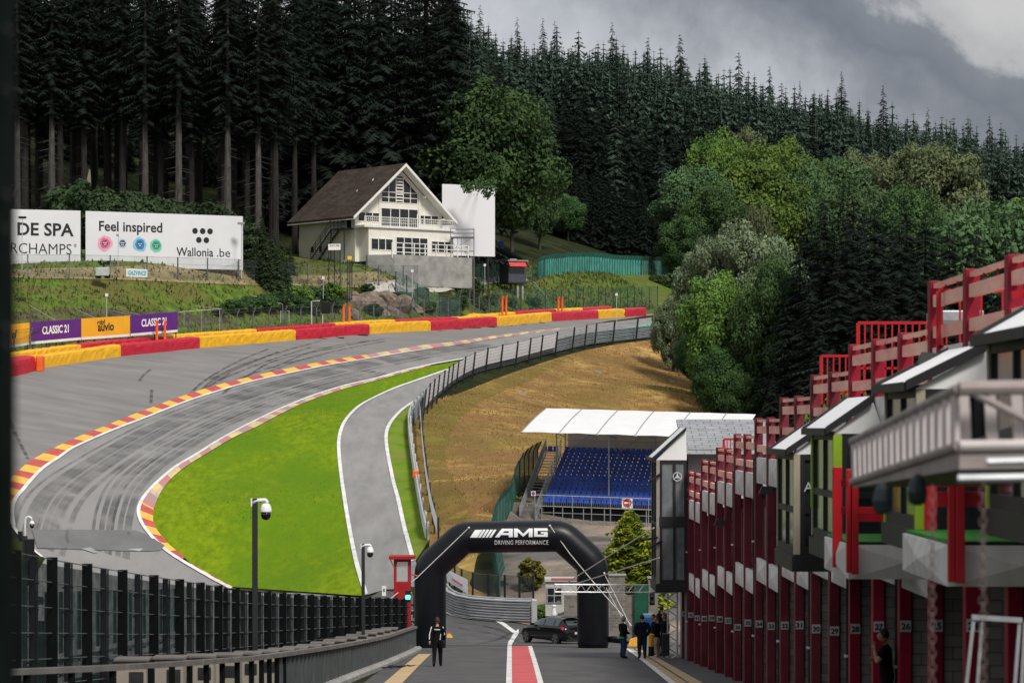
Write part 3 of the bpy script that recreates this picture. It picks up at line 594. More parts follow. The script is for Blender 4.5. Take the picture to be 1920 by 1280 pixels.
inner = hits([(803, 1012), (795, 975), (785, 920), (777, 870), (771, 825), (770, 800), (775, 783), (784, 770), (797, 756)], 8)
it = guardrail(inner, 'guardrail', 'pale capped guardrail beside the pit exit verge', 3, 1.1, mat('pale_guardrail', (.62, .63, .63), .5, (.45, .46, .46), 1.5, metal=.2), 20, side=1)
outer2 = hits([(822, 1030), (812, 990), (803, 940), (797, 890), (793, 850), (791, 815), (789, 800)], 8)
ft2, tops2 = fence('catch_fence', outer2, 12, 2.2, FPOSTD, 'white sheeted fence behind the pale guardrail beside the pit exit', 'fence', wires=(.98,), pw=.12)
mb = MB()
for i in range(len(tops2) - 1):
    p, k1, _ = tops2[i]; p2, l1, _ = tops2[i + 1]; off = Vector((-.1, 0, 0)); mb.quad(p.lerp(k1, .5) + off, p2.lerp(l1, .5) + off, p2.lerp(l1, .97) + off, p.lerp(k1, .97) + off)
mb.build('banner', CLOTH, ft2)
g0 = hit(786, 917); single(MB().box(g0.x - .5, g0.x - .05, g0.y - .2, g0.y + .1, g0.z + .9, g0.z + 1.4, bev=.05), 'marker_box', ORANGE, 'small orange box on the pale guardrail beside the pit exit', 'marker')
# rock-like concrete lumps lying on the slope
for k, (x, y, lab) in enumerate(((1122, 699, 'pale concrete lump lying highest on the dry slope'), (979, 741, 'grey concrete lump lying on the dry slope above the canopy'))):
    p = hit(x, y); mb = MB(); mb.hexa([p + Vector(q) for q in ((-.42, -.2, -.1), (.4, -.25, -.15), (.42, .2, -.1), (-.4, .2, -.1))], [p + Vector(q) for q in ((-.38, -.12, .3), (.3, -.15, .12), (.36, .12, .14), (-.36, .12, .3))])
    single(mb, 'concrete_lump', CONC, lab, 'concrete lump')
# ------------------------------------------------------------------ advertising boards by the track
PURP = mat('purple_board', (.105, .018, .20), .5, (.085, .014, .165), .5); ADY = mat('yellow_board', (.80, .40, .02), .5, (.70, .34, .015), .5)
def board(x0, y0t, y0b, x1, y1t, y1b, m, name, label, cat, depth0, depth1, strip=0., frame=True, group=None, post=True, thick=.08):
    a, b, c, d = P(x0, y0b, depth0), P(x1, y1b, depth1), P(x1, y1t, depth1), P(x0, y0t, depth0)
    t = thing(name, label, cat, (a + b) / 2, group=group); bk = Vector((0, thick, 0)); r = (b - a); ru = r.normalized(); up0 = d - a; up1 = c - b
    MB().prism([a + up0 * strip, b + up1 * strip, c, d], bk, 0).build('panel', m, t)
    if strip: MB().prism([a, b, b + up1 * strip, a + up0 * strip], bk * .96, 0).build('base_strip', WHITE, t)
    if post:
        for f in (.04, .5, .96):
            p = a.lerp(b, f) + Vector((0, thick + .06, 0)); g = gzf(p.x, p.y); tp = d.lerp(c, f) + Vector((0, thick + .06, 0)); MB().bar((p.x, p.y, min(g, p.z) - .2), tp, .1, .1).build('post', FPOSTD, t)
    return t, a, b, c, d
def on_board(bd, u, v, off=.012):
    t, a, b, c, d = bd; q = a.lerp(b, u).lerp(d.lerp(c, u), v); n = (b - a).cross(d - a).normalized(); return q + n * off
def letter(bd, text, u, v, width, cap, m=TEXTW, bold=0., name='lettering', **k):
    t, a, b, c, d = bd; mb = MB(); right = d.lerp(c, .5) - d + (b.lerp(a, .5) - a) * 0; right = (b - a) * (1 - v) + (c - d) * v
    text_at(mb, text, cap / .73, on_board(bd, u, v), right, (0, 0, 1), fit=width, bold=bold, **k); return mb.build(name, m, t)
dd = lambda x: 279 + (x - 20) * .07
gA = 'advertising boards behind the crash barriers'
bA = board(-30, 612, 660, 55, 605, 646, ADY, 'advertising_board', 'yellow advertising board cut off at the left edge', 'sign', dd(-30), dd(55), .12, group=gA)
letter(bA, 'o', .655, .38, .72, .8, TEXTK, bold=.03)
bB = board(57, 604, 645.5, 151.5, 597.5, 637, PURP, 'advertising_board', 'left purple advertising board with white CLASSIC 21 lettering', 'sign', dd(57), dd(151), .12, group=gA)
letter(bB, 'CLASSIC 21', .5, .42, 4.0, .75, TEXTW, bold=.028)
bC = board(152.5, 597, 637, 243.5, 591.5, 630.5, ADY, 'advertising_board', 'yellow advertising board reading rtbf auvio between two purple boards', 'sign', dd(152), dd(244), .12, group=gA)
letter(bC, 'rtbf', .40, .66, 1.2, .48, TEXTK, bold=.012); letter(bC, 'auvio', .5, .36, 2.5, .85, TEXTK, bold=.03)
bD = board(245, 591.5, 630, 333, 584, 622.5, PURP, 'advertising_board', 'right purple CLASSIC 21 advertising board behind a pair of orange posts', 'sign', dd(245), dd(333), .12, group=gA)
letter(bD, 'CLASSIC 21', .5, .42, 3.9, .75, TEXTW, bold=.028)
# struts holding the boards and bare scaffold rods on the bank
RODM = mat('bare_strut', (.40, .38, .34), .6, (.28, .27, .25), 2)
for k, (x0, y0, x1, y1, lab) in enumerate(((55, 572, 103, 600, 'thin strut holding the left purple board'), (141, 579, 178, 596, 'thin strut holding the yellow board'), (205, 581, 245, 591, 'thin strut holding the right purple board at its left end'), (225, 582, 262, 590, 'thin strut behind the middle of the right purple board'), (298, 579, 342, 586, 'thin strut at the right end of the right purple board'))):
    p = hit(x0, y0); q = P(x1, y1, dd(x1) + .15); single(MB().tube([p, q], .035, 6), 'board_strut', RODM, lab, 'strut', group='struts of the advertising boards')
fr = thing('rod_frame', 'long bare rod frame on thin legs right of the purple boards', 'rod frame', P(380, 620, 314))
MB().tube([P(333, 585, 311), P(415, 579, 314)], .05, 6).build('rail', RODM, fr); MB().tube([P(363, 573, 316), P(415, 579, 314)], .035, 6).build('rail', RODM, fr)
for x in (345, 378, 412): p = P(x, 583, 313); MB().tube([(p.x, p.y, gzf(p.x, p.y) - .2), (p.x, p.y, p.z + .1)], .035, 6).build('leg', RODM, fr)
for pts, lab in (([(476, 555), (530, 570), (530, 592)], 'bent thin rod with a sloping arm above the barriers'), ([(440, 573), (465, 575), (465, 600)], 'short bent rod left of the sloping one')):
    d = 328; single(MB().tube([P(x, y, d) for x, y in pts] + [P(pts[-1][0], 625, d)], .04, 6), 'bent_rod', RODM, lab, 'rod')
# goalpost frame, white boxes on thin poles, black box
GP = mat('pale_pipe', (.50, .52, .54), .5, (.38, .40, .42), 3)
single(MB().tube([P(526, 612, 327), P(526, 583, 327), P(542, 583, 327), P(542, 602, 327)], .05, 6), 'pipe_frame', GP, 'narrow upside-down U of pale pipe behind the barriers', 'pipe frame')
lb = thing('signal_post', 'black square signal panel on a pale bent pipe behind the barriers', 'signal', P(604, 608, 328))
MB().tube([P(584, 612, 328), P(584, 565, 328), P(600, 564, 328)], .07, 8).build('pipe', GP, lb); p = P(611, 577, 328); MB().tube([P(605, 608, 328), P(605, 590, 328)], .06, 6).build('pole', GP, lb)
MB().box(p.x - .48, p.x + .48, p.y - .12, p.y + .25, p.z - .62, p.z + .62, bev=.04).build('panel', BLACK, lb)
for k, (x, yt, yb, d, lab) in enumerate(((200, 553, 652, 294, 'thin pole with a small white box in front of the yellow auvio board'), (606, 521, 560, 335, 'thin pole with a small white box beside the black signal panel'), (773, 508, 600, 348, 'thin pole with a small white box in front of the rocks'), (909, 497, 600, 380, 'thin pole with a small white box left of the grey cabin'), (1156, 552, 640, 352, 'thin pole with a small white box above the rim fence'))):
    t = thing('sensor_pole', lab, 'pole', P(x, yb, d), group='thin poles with white boxes'); MB().tube([P(x, yb, d), P(x, yt + 3, d)], .035, 6).build('pole', GP, t)
    p = P(x, yt, d); MB().box(p.x - .14, p.x + .14, p.y - .1, p.y + .1, p.z - .15, p.z + .15).build('box', WHITE, t)
for k, (x, y0, y1, lab) in enumerate(((294, 601, 640, 'orange post left of its twin, in front of the purple board'), (309, 601, 640, 'orange post right of its twin, in front of the purple board'), (644, 571, 612, 'orange post left of its twin, beside the rocks'), (655, 571, 612, 'orange post right of its twin, beside the rocks'), (942, 555, 592, 'orange post left of its twin, left of the cabin stilts'), (949, 554, 592, 'orange post right of its twin, left of the cabin stilts'), (1047, 556, 590, 'orange post left of its twin, right of the green stairs'), (1054, 556, 590, 'orange post right of its twin, right of the green stairs'))):
    d = np.interp(x, _bx, _bd) + (2.6 if x < 320 else 4.6); p = P(x, y1, d); g = gzf(p.x, p.y); tp = P(x, y0, d)
    single(MB().tube([(p.x, p.y, g - .2), (p.x, p.y, tp.z - .35), (p.x + .12, p.y - .05, tp.z)], .13, 8), 'orange_post', ORANGE, lab, 'post', group='pairs of orange posts at the barrier openings')
# ------------------------------------------------------------------ big billboards
BB = mat('billboard_white', (.68, .69, .72), .6, (.62, .63, .66), .15)
b1 = board(-60, 390.5, 494, 150.5, 395, 499, BB, 'billboard', 'white billboard at the left reading DE SPA in heavy black letters', 'billboard', 318, 322, 0, thick=.35)
letter(b1, 'DE SPA', (83.5 + 60) / 210.5, .54, 6.1, 1.38, TEXTK, bold=.045); letter(b1, 'RCHAMPS', (76 + 60) / 210.5, .205, 6.6, 1.2, TEXTK, bold=-.008); letter(b1, '®', (141 + 60) / 210.5, .34, .3, .35, TEXTK)
b2 = board(160.5, 395.5, 500, 455, 405.5, 506, BB, 'billboard', 'large white billboard reading Feel inspired beside coloured blots', 'billboard', 322.5, 331, 0, thick=.35)
U = lambda x: (x - 160.5) / 294.5
letter(b2, 'Feel inspired', U(243.5), .655, 7.3, 1.1, TEXTK, bold=.03); letter(b2, 'Wallonia', U(364), .235, 4.35, .98, TEXTK, bold=.015); letter(b2, '.be', U(418), .235, 1.6, .98, TEXTK)
def disc(bd, u, v, r, m, name, off=.012, n=20, sx=1.):
    t, a, b, c, d = bd; mb = MB(); o = on_board(bd, u, v, off); rr = (b - a).normalized()
    mb.prism([o + rr * (r * sx * math.cos(2 * math.pi * j / n)) + Vector((0, 0, r * math.sin(2 * math.pi * j / n))) for j in range(n)], (b - a).cross(d - a).normalized() * .004); return mb
mb = MB()
for x, v in ((364, .70), (378.5, .70), (392.5, .70), (371.3, .535), (385.5, .535)):
    q = disc(b2, U(x), v, .33, TEXTK, 'dot'); mb.add(q.v, q.f)
mb.build('dots', TEXTK, b2[0])
def blot(x, v, cols, seed, r0):
    r = np.random.default_rng(seed)
    for k, (c, nn) in enumerate(zip(cols, (7, 6, 5))):
        mb = MB()
        for j in range(nn):
            a = 6.28 * j / nn; rad = r0 * (.42 - .13 * k); q = disc(b2, U(x) + .022 * r0 * (1 - .3 * k) * math.cos(a), v + .07 * r0 * (1 - .3 * k) * math.sin(a), rad * r.uniform(.85, 1.2), None, '', .012 + .006 * k + .0007 * j); mb.add(q.v, q.f)
        mb.build('blot', mat('blot_%s_%d' % (seed, k), c, .6, tuple(z * .9 for z in c), 3), b2[0])
    mb = MB()
    for du, dv in ((-.0085, .03), (0, .03), (.0085, .03), (-.0045, -.005), (.0045, -.005)):
        q = disc(b2, U(x) + du, v - .02 + dv, .065, None, '', .036, 8); mb.add(q.v, q.f)
    mb.build('blot_dots', TEXTW, b2[0])
blot(196, .43, ((.72, .36, .47), (.66, .10, .25), (.10, .02, .05)), 501, 1.0); blot(228, .435, ((.42, .52, .64), (.03, .05, .10), (.012, .016, .03)), 502, .62)
blot(260.5, .425, ((.24, .50, .68), (.03, .20, .45), (.01, .03, .08)), 503, .95); blot(291, .415, ((.18, .56, .40), (.02, .34, .20), (.01, .05, .04)), 504, .85)
# lamp on a pole at the billboard's right edge, light tower, fan banner
lp = thing('floodlight_pole', 'thin pole with a floodlight at the right edge of the large billboard', 'floodlight', P(453, 512, 329)); MB().tube([P(453, 522, 329), P(453, 421, 329)], .05, 6).build('pole', GP, lp)
p = P(452, 419, 329); MB().box(p.x - .38, p.x + .38, p.y - .2, p.y + .2, p.z - .1, p.z + .14, bev=.03).build('lamp_head', CONC, lp)
lp = thing('floodlight_pole', 'thin pole with a floodlight in front of the DE SPA lettering', 'floodlight', P(42, 512, 316)); MB().tube([P(41, 522, 316), P(42, 410, 316)], .04, 6).build('pole', GP, lp)
p = P(42, 408, 316); MB().box(p.x - .4, p.x + .4, p.y - .2, p.y + .2, p.z - .1, p.z + .12, bev=.03).build('lamp_head', BLACK, lp)
lp = thing('camera_pole', 'very thin pole with a small head in front of the Feel inspired lettering', 'pole', P(222, 512, 320)); MB().tube([P(221, 522, 320), P(222, 438, 320)], .03, 6).build('pole', GP, lp); p = P(220.5, 441, 320); MB().box(p.x - .12, p.x + .12, p.y - .1, p.y + .1, p.z - .12, p.z + .12).build('head', CONC, lp)
t = thing('light_tower', 'grey mobile light tower with dark lamp heads below the billboard', 'light tower', P(193, 522, 314)); c = P(193, 522, 314)
MB().box(c.x - .72, c.x + .68, c.y - .6, c.y + .6, c.z + .25, c.z + 1.15, bev=.06).build('cabinet', mat('pale_cabinet', (.46, .50, .48), .5, (.36, .40, .38), 2), t); MB().tube([c + Vector((.1, 0, 1.1)), c + Vector((.1, 0, 1.75))], .09, 8).build('mast', DARKM, t)
for sx, sz in ((-.35, 1.72), (.25, 1.62), (.6, 1.72), (-.2, 1.5), (.55, 1.52)): MB().box(c.x + sx - .17, c.x + sx + .17, c.y - .2, c.y + .1, c.z + sz - .1, c.z + sz + .12, bev=.03).build('lamp_head', BLACK, t)
for sx in (-.5, .5): MB().tube([c + Vector((sx, -.4, .26)), c + Vector((sx, .4, .26))], .26, 12).build('wheel', BLACK, t)
single(MB().prism([P(179, 521, 314.5), P(190, 521, 314.5), P(190, 506, 314.5), P(181, 501, 314.5)], (0, .6, 0)), 'equipment_box', WHITE, 'white box standing behind the mobile light tower', 'box')
fb = board(236.5, 503, 518.5, 276.5, 505, 520, mat('fan_cloth', (.66, .68, .60), .8, (.58, .62, .55), 1), 'fan_banner', 'small white cloth banner with blue scrawl hung on the bank fence', 'banner', 309, 310, 0, post=False, thick=.02)
letter(fb, 'GAZVINCE', .5, .25, 2.0, .45, mat('cyan_scrawl', (.02, .35, .55), .7, (.02, .3, .5), 3), bold=.02, shear=.2)
# ================================================================== HOUSE ON THE BANK
CREAM = mat('cream_render', (.72, .70, .63), .8, (.64, .62, .55), .8, bump=.1); CREAM2 = mat('cream_boarding', (.72, .70, .63), .7, (.65, .63, .56), 1.2); TRIM = mat('white_trim', (.72, .71, .67), .6, (.64, .63, .6), 2)
ROOF = mat('brown_shingle_roof', (.052, .029, .020), .9, (.022, .014, .011), 1.6, bump=.6, c3=(.055, .045, .035), scale3=.4, stretch=(1, 1, 3)); DGLASS = glassmat('dark_window_glass', (.010, .013, .016), .06); STEEL = mat('dark_stair_steel', (.03, .035, .04), .5, (.02, .024, .028), 3)
A_ = R(38); H0 = P(665.5, 481, 358)
HO = thing('house', 'cream two storey gabled house with a brown shingle roof above the track', 'house', H0, A_)
GW, GL, EV, AP = 13.0, 12.0, 5.55, 11.2       # gable width, side length, eave height, apex height
hw = MB()
# local frame: x along the gable to the right, y along the side wall to the rear
hw.add([(0, 0, -.6), (GW, 0, -.6), (GW, 0, EV), (GW / 2, 0, AP - .2), (0, 0, EV), (0, GL, -.6), (GW, GL, -.6), (GW, GL, EV), (GW / 2, GL, AP - .2), (0, GL, EV)],
       [(0, 1, 2, 3, 4), (9, 8, 7, 6, 5), (5, 0, 4, 9), (1, 6, 7, 2)])
wall = hw.build('wall', CREAM, HO, local=True)
sl = (AP - EV) / (GW / 2); ov = 1.25; ovf = 1.5
for s in (0, 1):
    x0 = -ov if s == 0 else GW + ov; z0 = EV - ov * sl; mb = MB()
    mb.prism([(x0, -ovf, z0), (GW / 2, -ovf, AP), (GW / 2, GL + .8, AP), (x0, GL + .8, z0)] if s == 0 else [(GW / 2, -ovf, AP), (x0, -ovf, z0), (x0, GL + .8, z0), (GW / 2, GL + .8, AP)], (0, 0, .28)); r_ = mb.build('roof', ROOF, HO, local=True)
    f = MB(); f.prism([(x0, -ovf - .06, z0 - .12), (GW / 2, -ovf - .06, AP - .12), (GW / 2, -ovf - .06, AP + .26), (x0, -ovf - .06, z0 + .26)], (0, .05, 0)); f.build('bargeboard', TRIM, r_, local=True)
    g = MB(); g.box(min(x0, x0 + .1), max(x0, x0 + .1), -ovf, GL + .8, z0 - .12, z0 - .003); g.build('gutter', TRIM, r_, local=True)
sf = MB()
for s in (0, 1):
    x0 = -ov + .12 if s == 0 else GW + ov - .12; z0 = EV - (ov - .12) * sl; xm = GW / 2
    sf.quad((x0, -ovf + .02, z0 - .01), (xm, -ovf + .02, AP - .013), (xm, -.01, AP - .013), (x0, -.01, z0 - .01))
sf.build('soffit', TRIM, HO, local=True)
for x0, y0, lz in ((3.2, 3.2, 0),): pass
mb = MB(); 
for q in ((2.6, 3.4, 3.0, .12), (4.1, 2.2, .5, .2)):
    x, y, ln, wd = q; z = EV + x * sl + .29; mb.hexa([(x, y, z), (x + wd, y, z + wd * sl), (x + wd + .25, y + .3, z + (wd + .25) * sl), (x + .25, y + .3, z + .25 * sl)], [(x, y, z + .03), (x + wd, y, z + wd * sl + .03), (x + wd + .25, y + .3, z + (wd + .25) * sl + .03), (x + .25, y + .3, z + .25 * sl + .03)])
mb.build('roof_patch', TRIM, HO, local=True)
# boarding joints on the gable
def window(u0, u1, z0, z1, cols, rows=1, yoff=-.0, name='window', frame=.09, label=None):
    fr = MB(); y = yoff - .06
    fr.box(u0 - frame, u1 + frame, y, yoff + .02, z0 - frame, z0); fr.box(u0 - frame, u1 + frame, y, yoff + .02, z1, z1 + frame); fr.box(u0 - frame, u0, y, yoff + .02, z0, z1); fr.box(u1, u1 + frame, y, yoff + .02, z0, z1)
    for i in range(1, cols): x = u0 + (u1 - u0) * i / cols; fr.box(x - .05, x + .05, y + .005, yoff + .02, z0, z1)
    for i in range(1, rows): z = z0 + (z1 - z0) * i / rows; fr.box(u0, u1, y + .008, yoff + .02, z - .035, z + .035)
    o = fr.build(name, TRIM, HO, local=True); g = MB(); g.quad((u0, yoff - .02, z0), (u1, yoff - .02, z0), (u1, yoff - .02, z1), (u0, yoff - .02, z1)); g.build('pane', DGLASS, o, local=True); return o
window(.5, 3.6, 4.35, 5.35, 3); window(GW - 3.7, GW - .6, 4.35, 5.35, 3); window(3.9, 9.3, 3.7, 6.0, 4)
# big gable window: pentagon of panes between the slopes
gw = MB(); u0, u1, zb, zs = 3.9, 9.3, 6.75, 8.0; um = (u0 + u1) / 2; zt = AP - .95; zu = EV + u0 * sl - .95
for i in range(6):
    x = u0 + (u1 - u0) * i / 5; top = min(EV + min(x, GW - x) * sl - .9, zt + .3); gw.box(x - .05, x + .05, -.06, .02, zb, top)
for z in (zb, zb + .62, zb + 1.25): gw.box(u0, u1, -.055, .02, z - .04, z + .04)
for s in (0, 1):
    a = (u0, zu) if s == 0 else (u1, zu); b = (um, EV + um * sl - .95); gw.bar((a[0], -.03, a[1]), (b[0], -.03, b[1]), .09, .09)
for k in range(9): gw.box(um - .55, um + .55, -.075, -.01, zb + .2 + k * .38, zb + .36 + k * .38)
g_ = gw.build('gable_window', TRIM, HO, local=True); mb = MB(); mb.poly([(u0, -.02, zb), (u1, -.02, zb), (u1, -.02, zu), (um, -.02, EV + um * sl - .97), (u0, -.02, zu)]); mb.build('pane', DGLASS, g_, local=True)
jb = MB()
for k in range(1, 13):
    x = GW * k / 13
    if 3.6 < x < 9.6: continue
    MB().box(x - .03, x + .03, -.03, 0.01, 5.6, EV + min(x, GW - x) * sl - .35).build('cover_strip', CREAM2, HO, local=True)
for x in (3.62, 9.58): MB().box(x - .12, x + .12, -.12, .01, 3.75, EV + min(x, GW - x) * sl - .3).build('pilaster', CREAM2, HO, local=True)
# projecting lower storey with the balcony on top
lw = MB(); lw.box(.6, GW + .3, -2.0, -.002, -.6, 3.45); pl = lw.build('lower_storey', CREAM2, HO, local=True)
wl = MB()
for k in range(9): x = .9 + k * 1.5; MB().box(x - .025, x + .025, -2.03, -2.0, 2.6, 3.42).build('cover_strip', CREAM2, pl, local=True)
window(1.0, 4.1, .85, 2.1, 3, yoff=-2.0); window(4.7, 9.3, .15, 2.4, 4, yoff=-2.0); window(10.0, GW - .1, .85, 2.1, 3, yoff=-2.0)
slab = MB(); slab.box(-.2, GW + .45, -2.25, 0, 3.453, 3.72); sb = slab.build('balcony', TRIM, HO, local=True)
rl = MB(); yb = -2.15; rl.bar((-.1, yb, 4.75), (GW + .4, yb, 4.75), .08); rl.bar((-.1, yb, 4.1), (GW + .4, yb, 4.1), .05); rl.bar((-.1, yb, 4.42), (GW + .4, yb, 4.42), .04)
for k in range(46): x = -.1 + (GW + .5) * k / 45; rl.box(x - .03, x + .03, yb - .02, yb + .02, 3.72, 4.75)
rl.build('railing', TRIM, sb, local=True)
tr = MB()                                     # terrace railing
for f in (1.55, 1.0, .45): tr.bar((2.2, -4.6, f), (GW + .6, -4.6, f), .09); tr.bar((GW + .6, -4.6, f), (GW + 2.2, -2.0, f), .09)
for k in range(8): x = 2.2 + (GW - 1.6) * k / 7; tr.box(x - .06, x + .06, -4.66, -4.54, -.3, 1.6)
tr.build('terrace_railing', TRIM, HO, local=True)
tw = MB(); pts = [(.3, -2.2), (2.4, -4.8), (GW * .5, -5.0), (GW + 1, -4.9), (GW + 3.2, -2.0)]
for i in range(len(pts) - 1): 
    a, b = pts[i], pts[i + 1]; tw.prism([(a[0], a[1], -3.6), (b[0], b[1], -3.6), (b[0], b[1], .12), (a[0], a[1], .12)], (0, .35, 0))
tw.poly([(.3, -2.0, .09), (2.4, -4.6, .09), (GW + 1, -4.7, .09), (GW + 3.0, -2, .09), (GW, -.5, .09)]); tw.build('terrace', CONC, HO, local=True)
# side wall: outside stair, door, small windows
def sbar(m, a, b, w): m.bar(a, b, w)
st = MB(); st.box(-1.35, -.02, .2, 3.3, 3.3, 3.44)
for s in (-1.3, -.15): st.prism([(s, 3.2, 3.2), (s, 3.2, 3.45), (s, 7.6, .05), (s, 7.6, -.2)], (.06, 0, 0))
for k in range(13): y = 3.3 + k * .33; z = 3.2 - k * .245; st.box(-1.28, -.12, y, y + .28, z - .03, z + .01)
for y in (.4, 3.2): st.box(-1.33, -1.22, y - .06, y + .06, -.4, 3.3)
st.box(-1.33, -1.25, 5.2, 5.3, -.4, 1.9)
stair = st.build('outside_stair', STEEL, HO, local=True); hr = MB()
for f in (1.05, .7, .35): hr.bar((-1.32, .2, 3.44 + f), (-1.32, 3.3, 3.44 + f), .05); hr.bar((-1.32, 3.3, 3.44 + f), (-1.32, 7.6, .05 + f), .05)
for k in range(5): y = .2 + .77 * k; hr.box(-1.345, -1.295, y - .025, y + .025, 3.44, 4.5)
for k in range(1, 5): y = 3.3 + k * 1.07; z = 3.44 - k * .84; hr.box(-1.345, -1.295, y - .025, y + .025, z - .1, z + 1.05)
hr.bar((-1.32, .2, 4.49), (0, .2, 4.49), .05); hr.build('handrail', STEEL, stair, local=True)
def swin(y0, y1, z0, z1, name='window'):
    f = MB(); f.box(-.06, .02, y0 - .08, y1 + .08, z0 - .08, z1 + .08); o = f.build(name, TRIM, HO, local=True); g = MB(); g.quad((-.064, y1, z0), (-.064, y0, z0), (-.064, y0, z1), (-.064, y1, z1)); g.build('pane', DGLASS, o, local=True)
swin(.7, 1.6, 3.5, 5.35, 'door'); swin(2.0, 2.8, 4.2, 5.3); swin(6.9, 7.5, .9, 1.6); swin(8.7, 9.3, .9, 1.6)
c = P(662, 400, 351); 
for k, (x, z) in enumerate(((9.9, 7.6), (12.7, 5.0))): MB().tube([(x, -.05, z), (x, -.9, z - .05)], .13, 8).build('vent_pipe', TRIM, HO, local=True)
# sign on the fence by the stairs and a yellow plate
s1 = board(615.5, 457.5, 469, 638.5, 457, 468.5, WHITE, 'snack_sign', 'white sign with grey lettering at the foot of the outside stair', 'sign', 346, 346.5, 0, thick=.05)
letter(s1, 'SNACK BAR', .5, .55, 1.2, .26, DARKM); 
board(651.5, 480, 487, 660, 480, 487, mat('yellow_plate', (.75, .52, .03), .6, (.68, .46, .03), 2), 'notice_plate', 'small yellow notice plate on a post left of the terrace', 'sign', 345, 345, 0, thick=.04)
fence('mesh_fence', on_ground([P(x, 0, d) for x, d in ((742, 350.5), (800, 353.5), (864, 357.5))]), 7, 2.5, FGREEN, 'green mesh fence standing close in front of the concrete terrace', 'fence', net=netmat('terrace_mesh', (.08, .14, .125), .5, .8, .1), pw=.10)
# white screen behind the house
ws = board(829, 345, 479, 928, 349, 481, mat('white_screen', (.72, .72, .75), .6, (.69, .69, .72), .1), 'white_screen', 'tall blank white screen standing right of the house', 'screen', 376, 382, 0, thick=.5)
for f in (.1, .5, .9): p = on_board(ws, f, 0, -.3); MB().bar((p.x, p.y, gzf(p.x, p.y) - .3), (p.x, p.y, p.z + .5), .2).build('leg', DARKM, ws[0])
# scaffold tower in front of it
sc = thing('scaffold_tower', 'thin grey scaffold tower in front of the white screen', 'scaffold', P(866, 480, 363)); k = 363 / F
fx0, fx1 = P(845, 480, 363), P(888.5, 482, 363); dy = Vector((0, 1.6, 0)); SCF = mat('scaffold_tube', (.22, .23, .25), .5, (.16, .17, .18), 3, metal=.4)
for b in (fx0, fx1, fx0 + dy, fx1 + dy): MB().tube([(b.x, b.y, gzf(b.x, b.y) - .2), (b.x, b.y, P(0, 428, 363).z)], .045, 6).build('upright', SCF, sc)
lev = [P(0, y, 363).z for y in (429, 436.5, 444, 470)]
mb = MB()
for z in (lev[0], lev[1], lev[3]):
    for o_ in (Vector((0, 0, 0)), dy): mb.tube([(fx0.x, fx0.y + o_.y, z), (fx1.x, fx1.y + o_.y, z)], .04, 6)
mb.tube([(fx0.x, fx0.y, lev[3]), (fx1.x, fx1.y, lev[2])], .03, 6); mb.tube([(fx1.x, fx1.y, lev[3] - 1), (fx0.x, fx0.y, lev[2] - .6)], .03, 6); mb.build('braces', SCF, sc)
MB().box(fx0.x, fx1.x, fx0.y, fx0.y + 1.6, lev[2] - .12, lev[2] + .04).build('platform', SCF, sc)
for b in (0.3, .45): q = fx0.lerp(fx1, b); MB().tube([(q.x, q.y + .8, lev[3] - 1.5), (q.x, q.y + .8, lev[2])], .03, 6).build('ladder_rail', SCF, sc)
# low dark hut with a blue flag behind the screen
hb = P(948, 478, 408); hu = thing('hut', 'low dark roofed hut behind the right edge of the white screen', 'hut', hb)
MB().box(hb.x - 2.2, hb.x + 1.8, hb.y, hb.y + 3, hb.z - 2, hb.z + .4).build('wall', mat('dark_timber', (.03, .026, .022), .8, (.02, .018, .015), 2), hu); MB().prism([hb + Vector((-2.6, -.4, .4)), hb + Vector((2.3, -.4, -.5)), hb + Vector((2.3, -.4, -.35)), hb + Vector((-1.9, -.4, 1.1)), hb + Vector((-2.6, -.4, .9))], (0, 3.8, 0)).build('roof', BLACK, hu)
p = P(934, 460, 405); single(MB().prism([p, p + Vector((.75, 0, .1)), p + Vector((.75, 0, .65)), p + Vector((0, 0, .5))], (0, .04, 0)), 'blue_panel', mat('blue_sign', (.03, .12, .55), .6, (.02, .1, .45), 2), 'small blue panel beside the dark hut', 'sign')
# marshal cabin on stilts
MC = P(985.5, 529, 392); C_ = thing('marshal_cabin', 'dark grey cabin on concrete stilts with red awnings above the barriers', 'cabin', MC, R(24))
CAB = mat('slate_grey_panel', (.055, .062, .085), .6, (.045, .05, .07), 1.5); AWN = mat('red_awning', (.62, .07, .07), .6, (.52, .05, .05), 2)
mb = MB(); mb.box(-2.45, 0, 0, 3.0, 0, 1.05); mb.box(-2.45, -2.25, 0, 3, 1.05, 2.7); mb.box(-.2, 0, 0, .2, 1.05, 2.7); mb.box(-.2, 0, 2.8, 3, 1.05, 2.7); mb.box(-2.25, 0, 2.8, 2.95, 1.05, 2.7); mb.box(-2.25, -.2, .02, .2, 2.3, 2.7); mb.build('body', CAB, C_, local=True)
MB().box(-2.7, .25, -.3, 3.2, 2.7, 2.88).build('roof', mat('pale_roof_sheet', (.25, .26, .28), .6, (.2, .21, .22), 2), C_, local=True)
MB().box(-1.9, -.9, .8, 1.8, 2.88, 3.1).build('roof_hatch', GALV, C_, local=True)
w_ = MB(); w_.box(-2.25, -.2, .06, .1, 1.05, 2.3); w_.build('window', DGLASS, C_, local=True); w2 = MB(); w2.box(-.06, -.02, .9, 1.9, 1.2, 2.3); w2.box(-.1, -.07, .2, 2.8, 1.05, 2.7); w2.build('window', DGLASS, C_, local=True)
MB().prism([(-2.5, -.02, 2.66), (-.15, -.02, 2.66), (-.1, -.75, 2.0), (-2.6, -.75, 2.0)], (0, 0, .05)).build('awning', AWN, C_, local=True); MB().prism([(.02, .15, 2.66), (.02, 2.9, 2.66), (.7, 3.0, 2.05), (.7, .1, 2.05)], (0, 0, .05)).build('awning', AWN, C_, local=True)
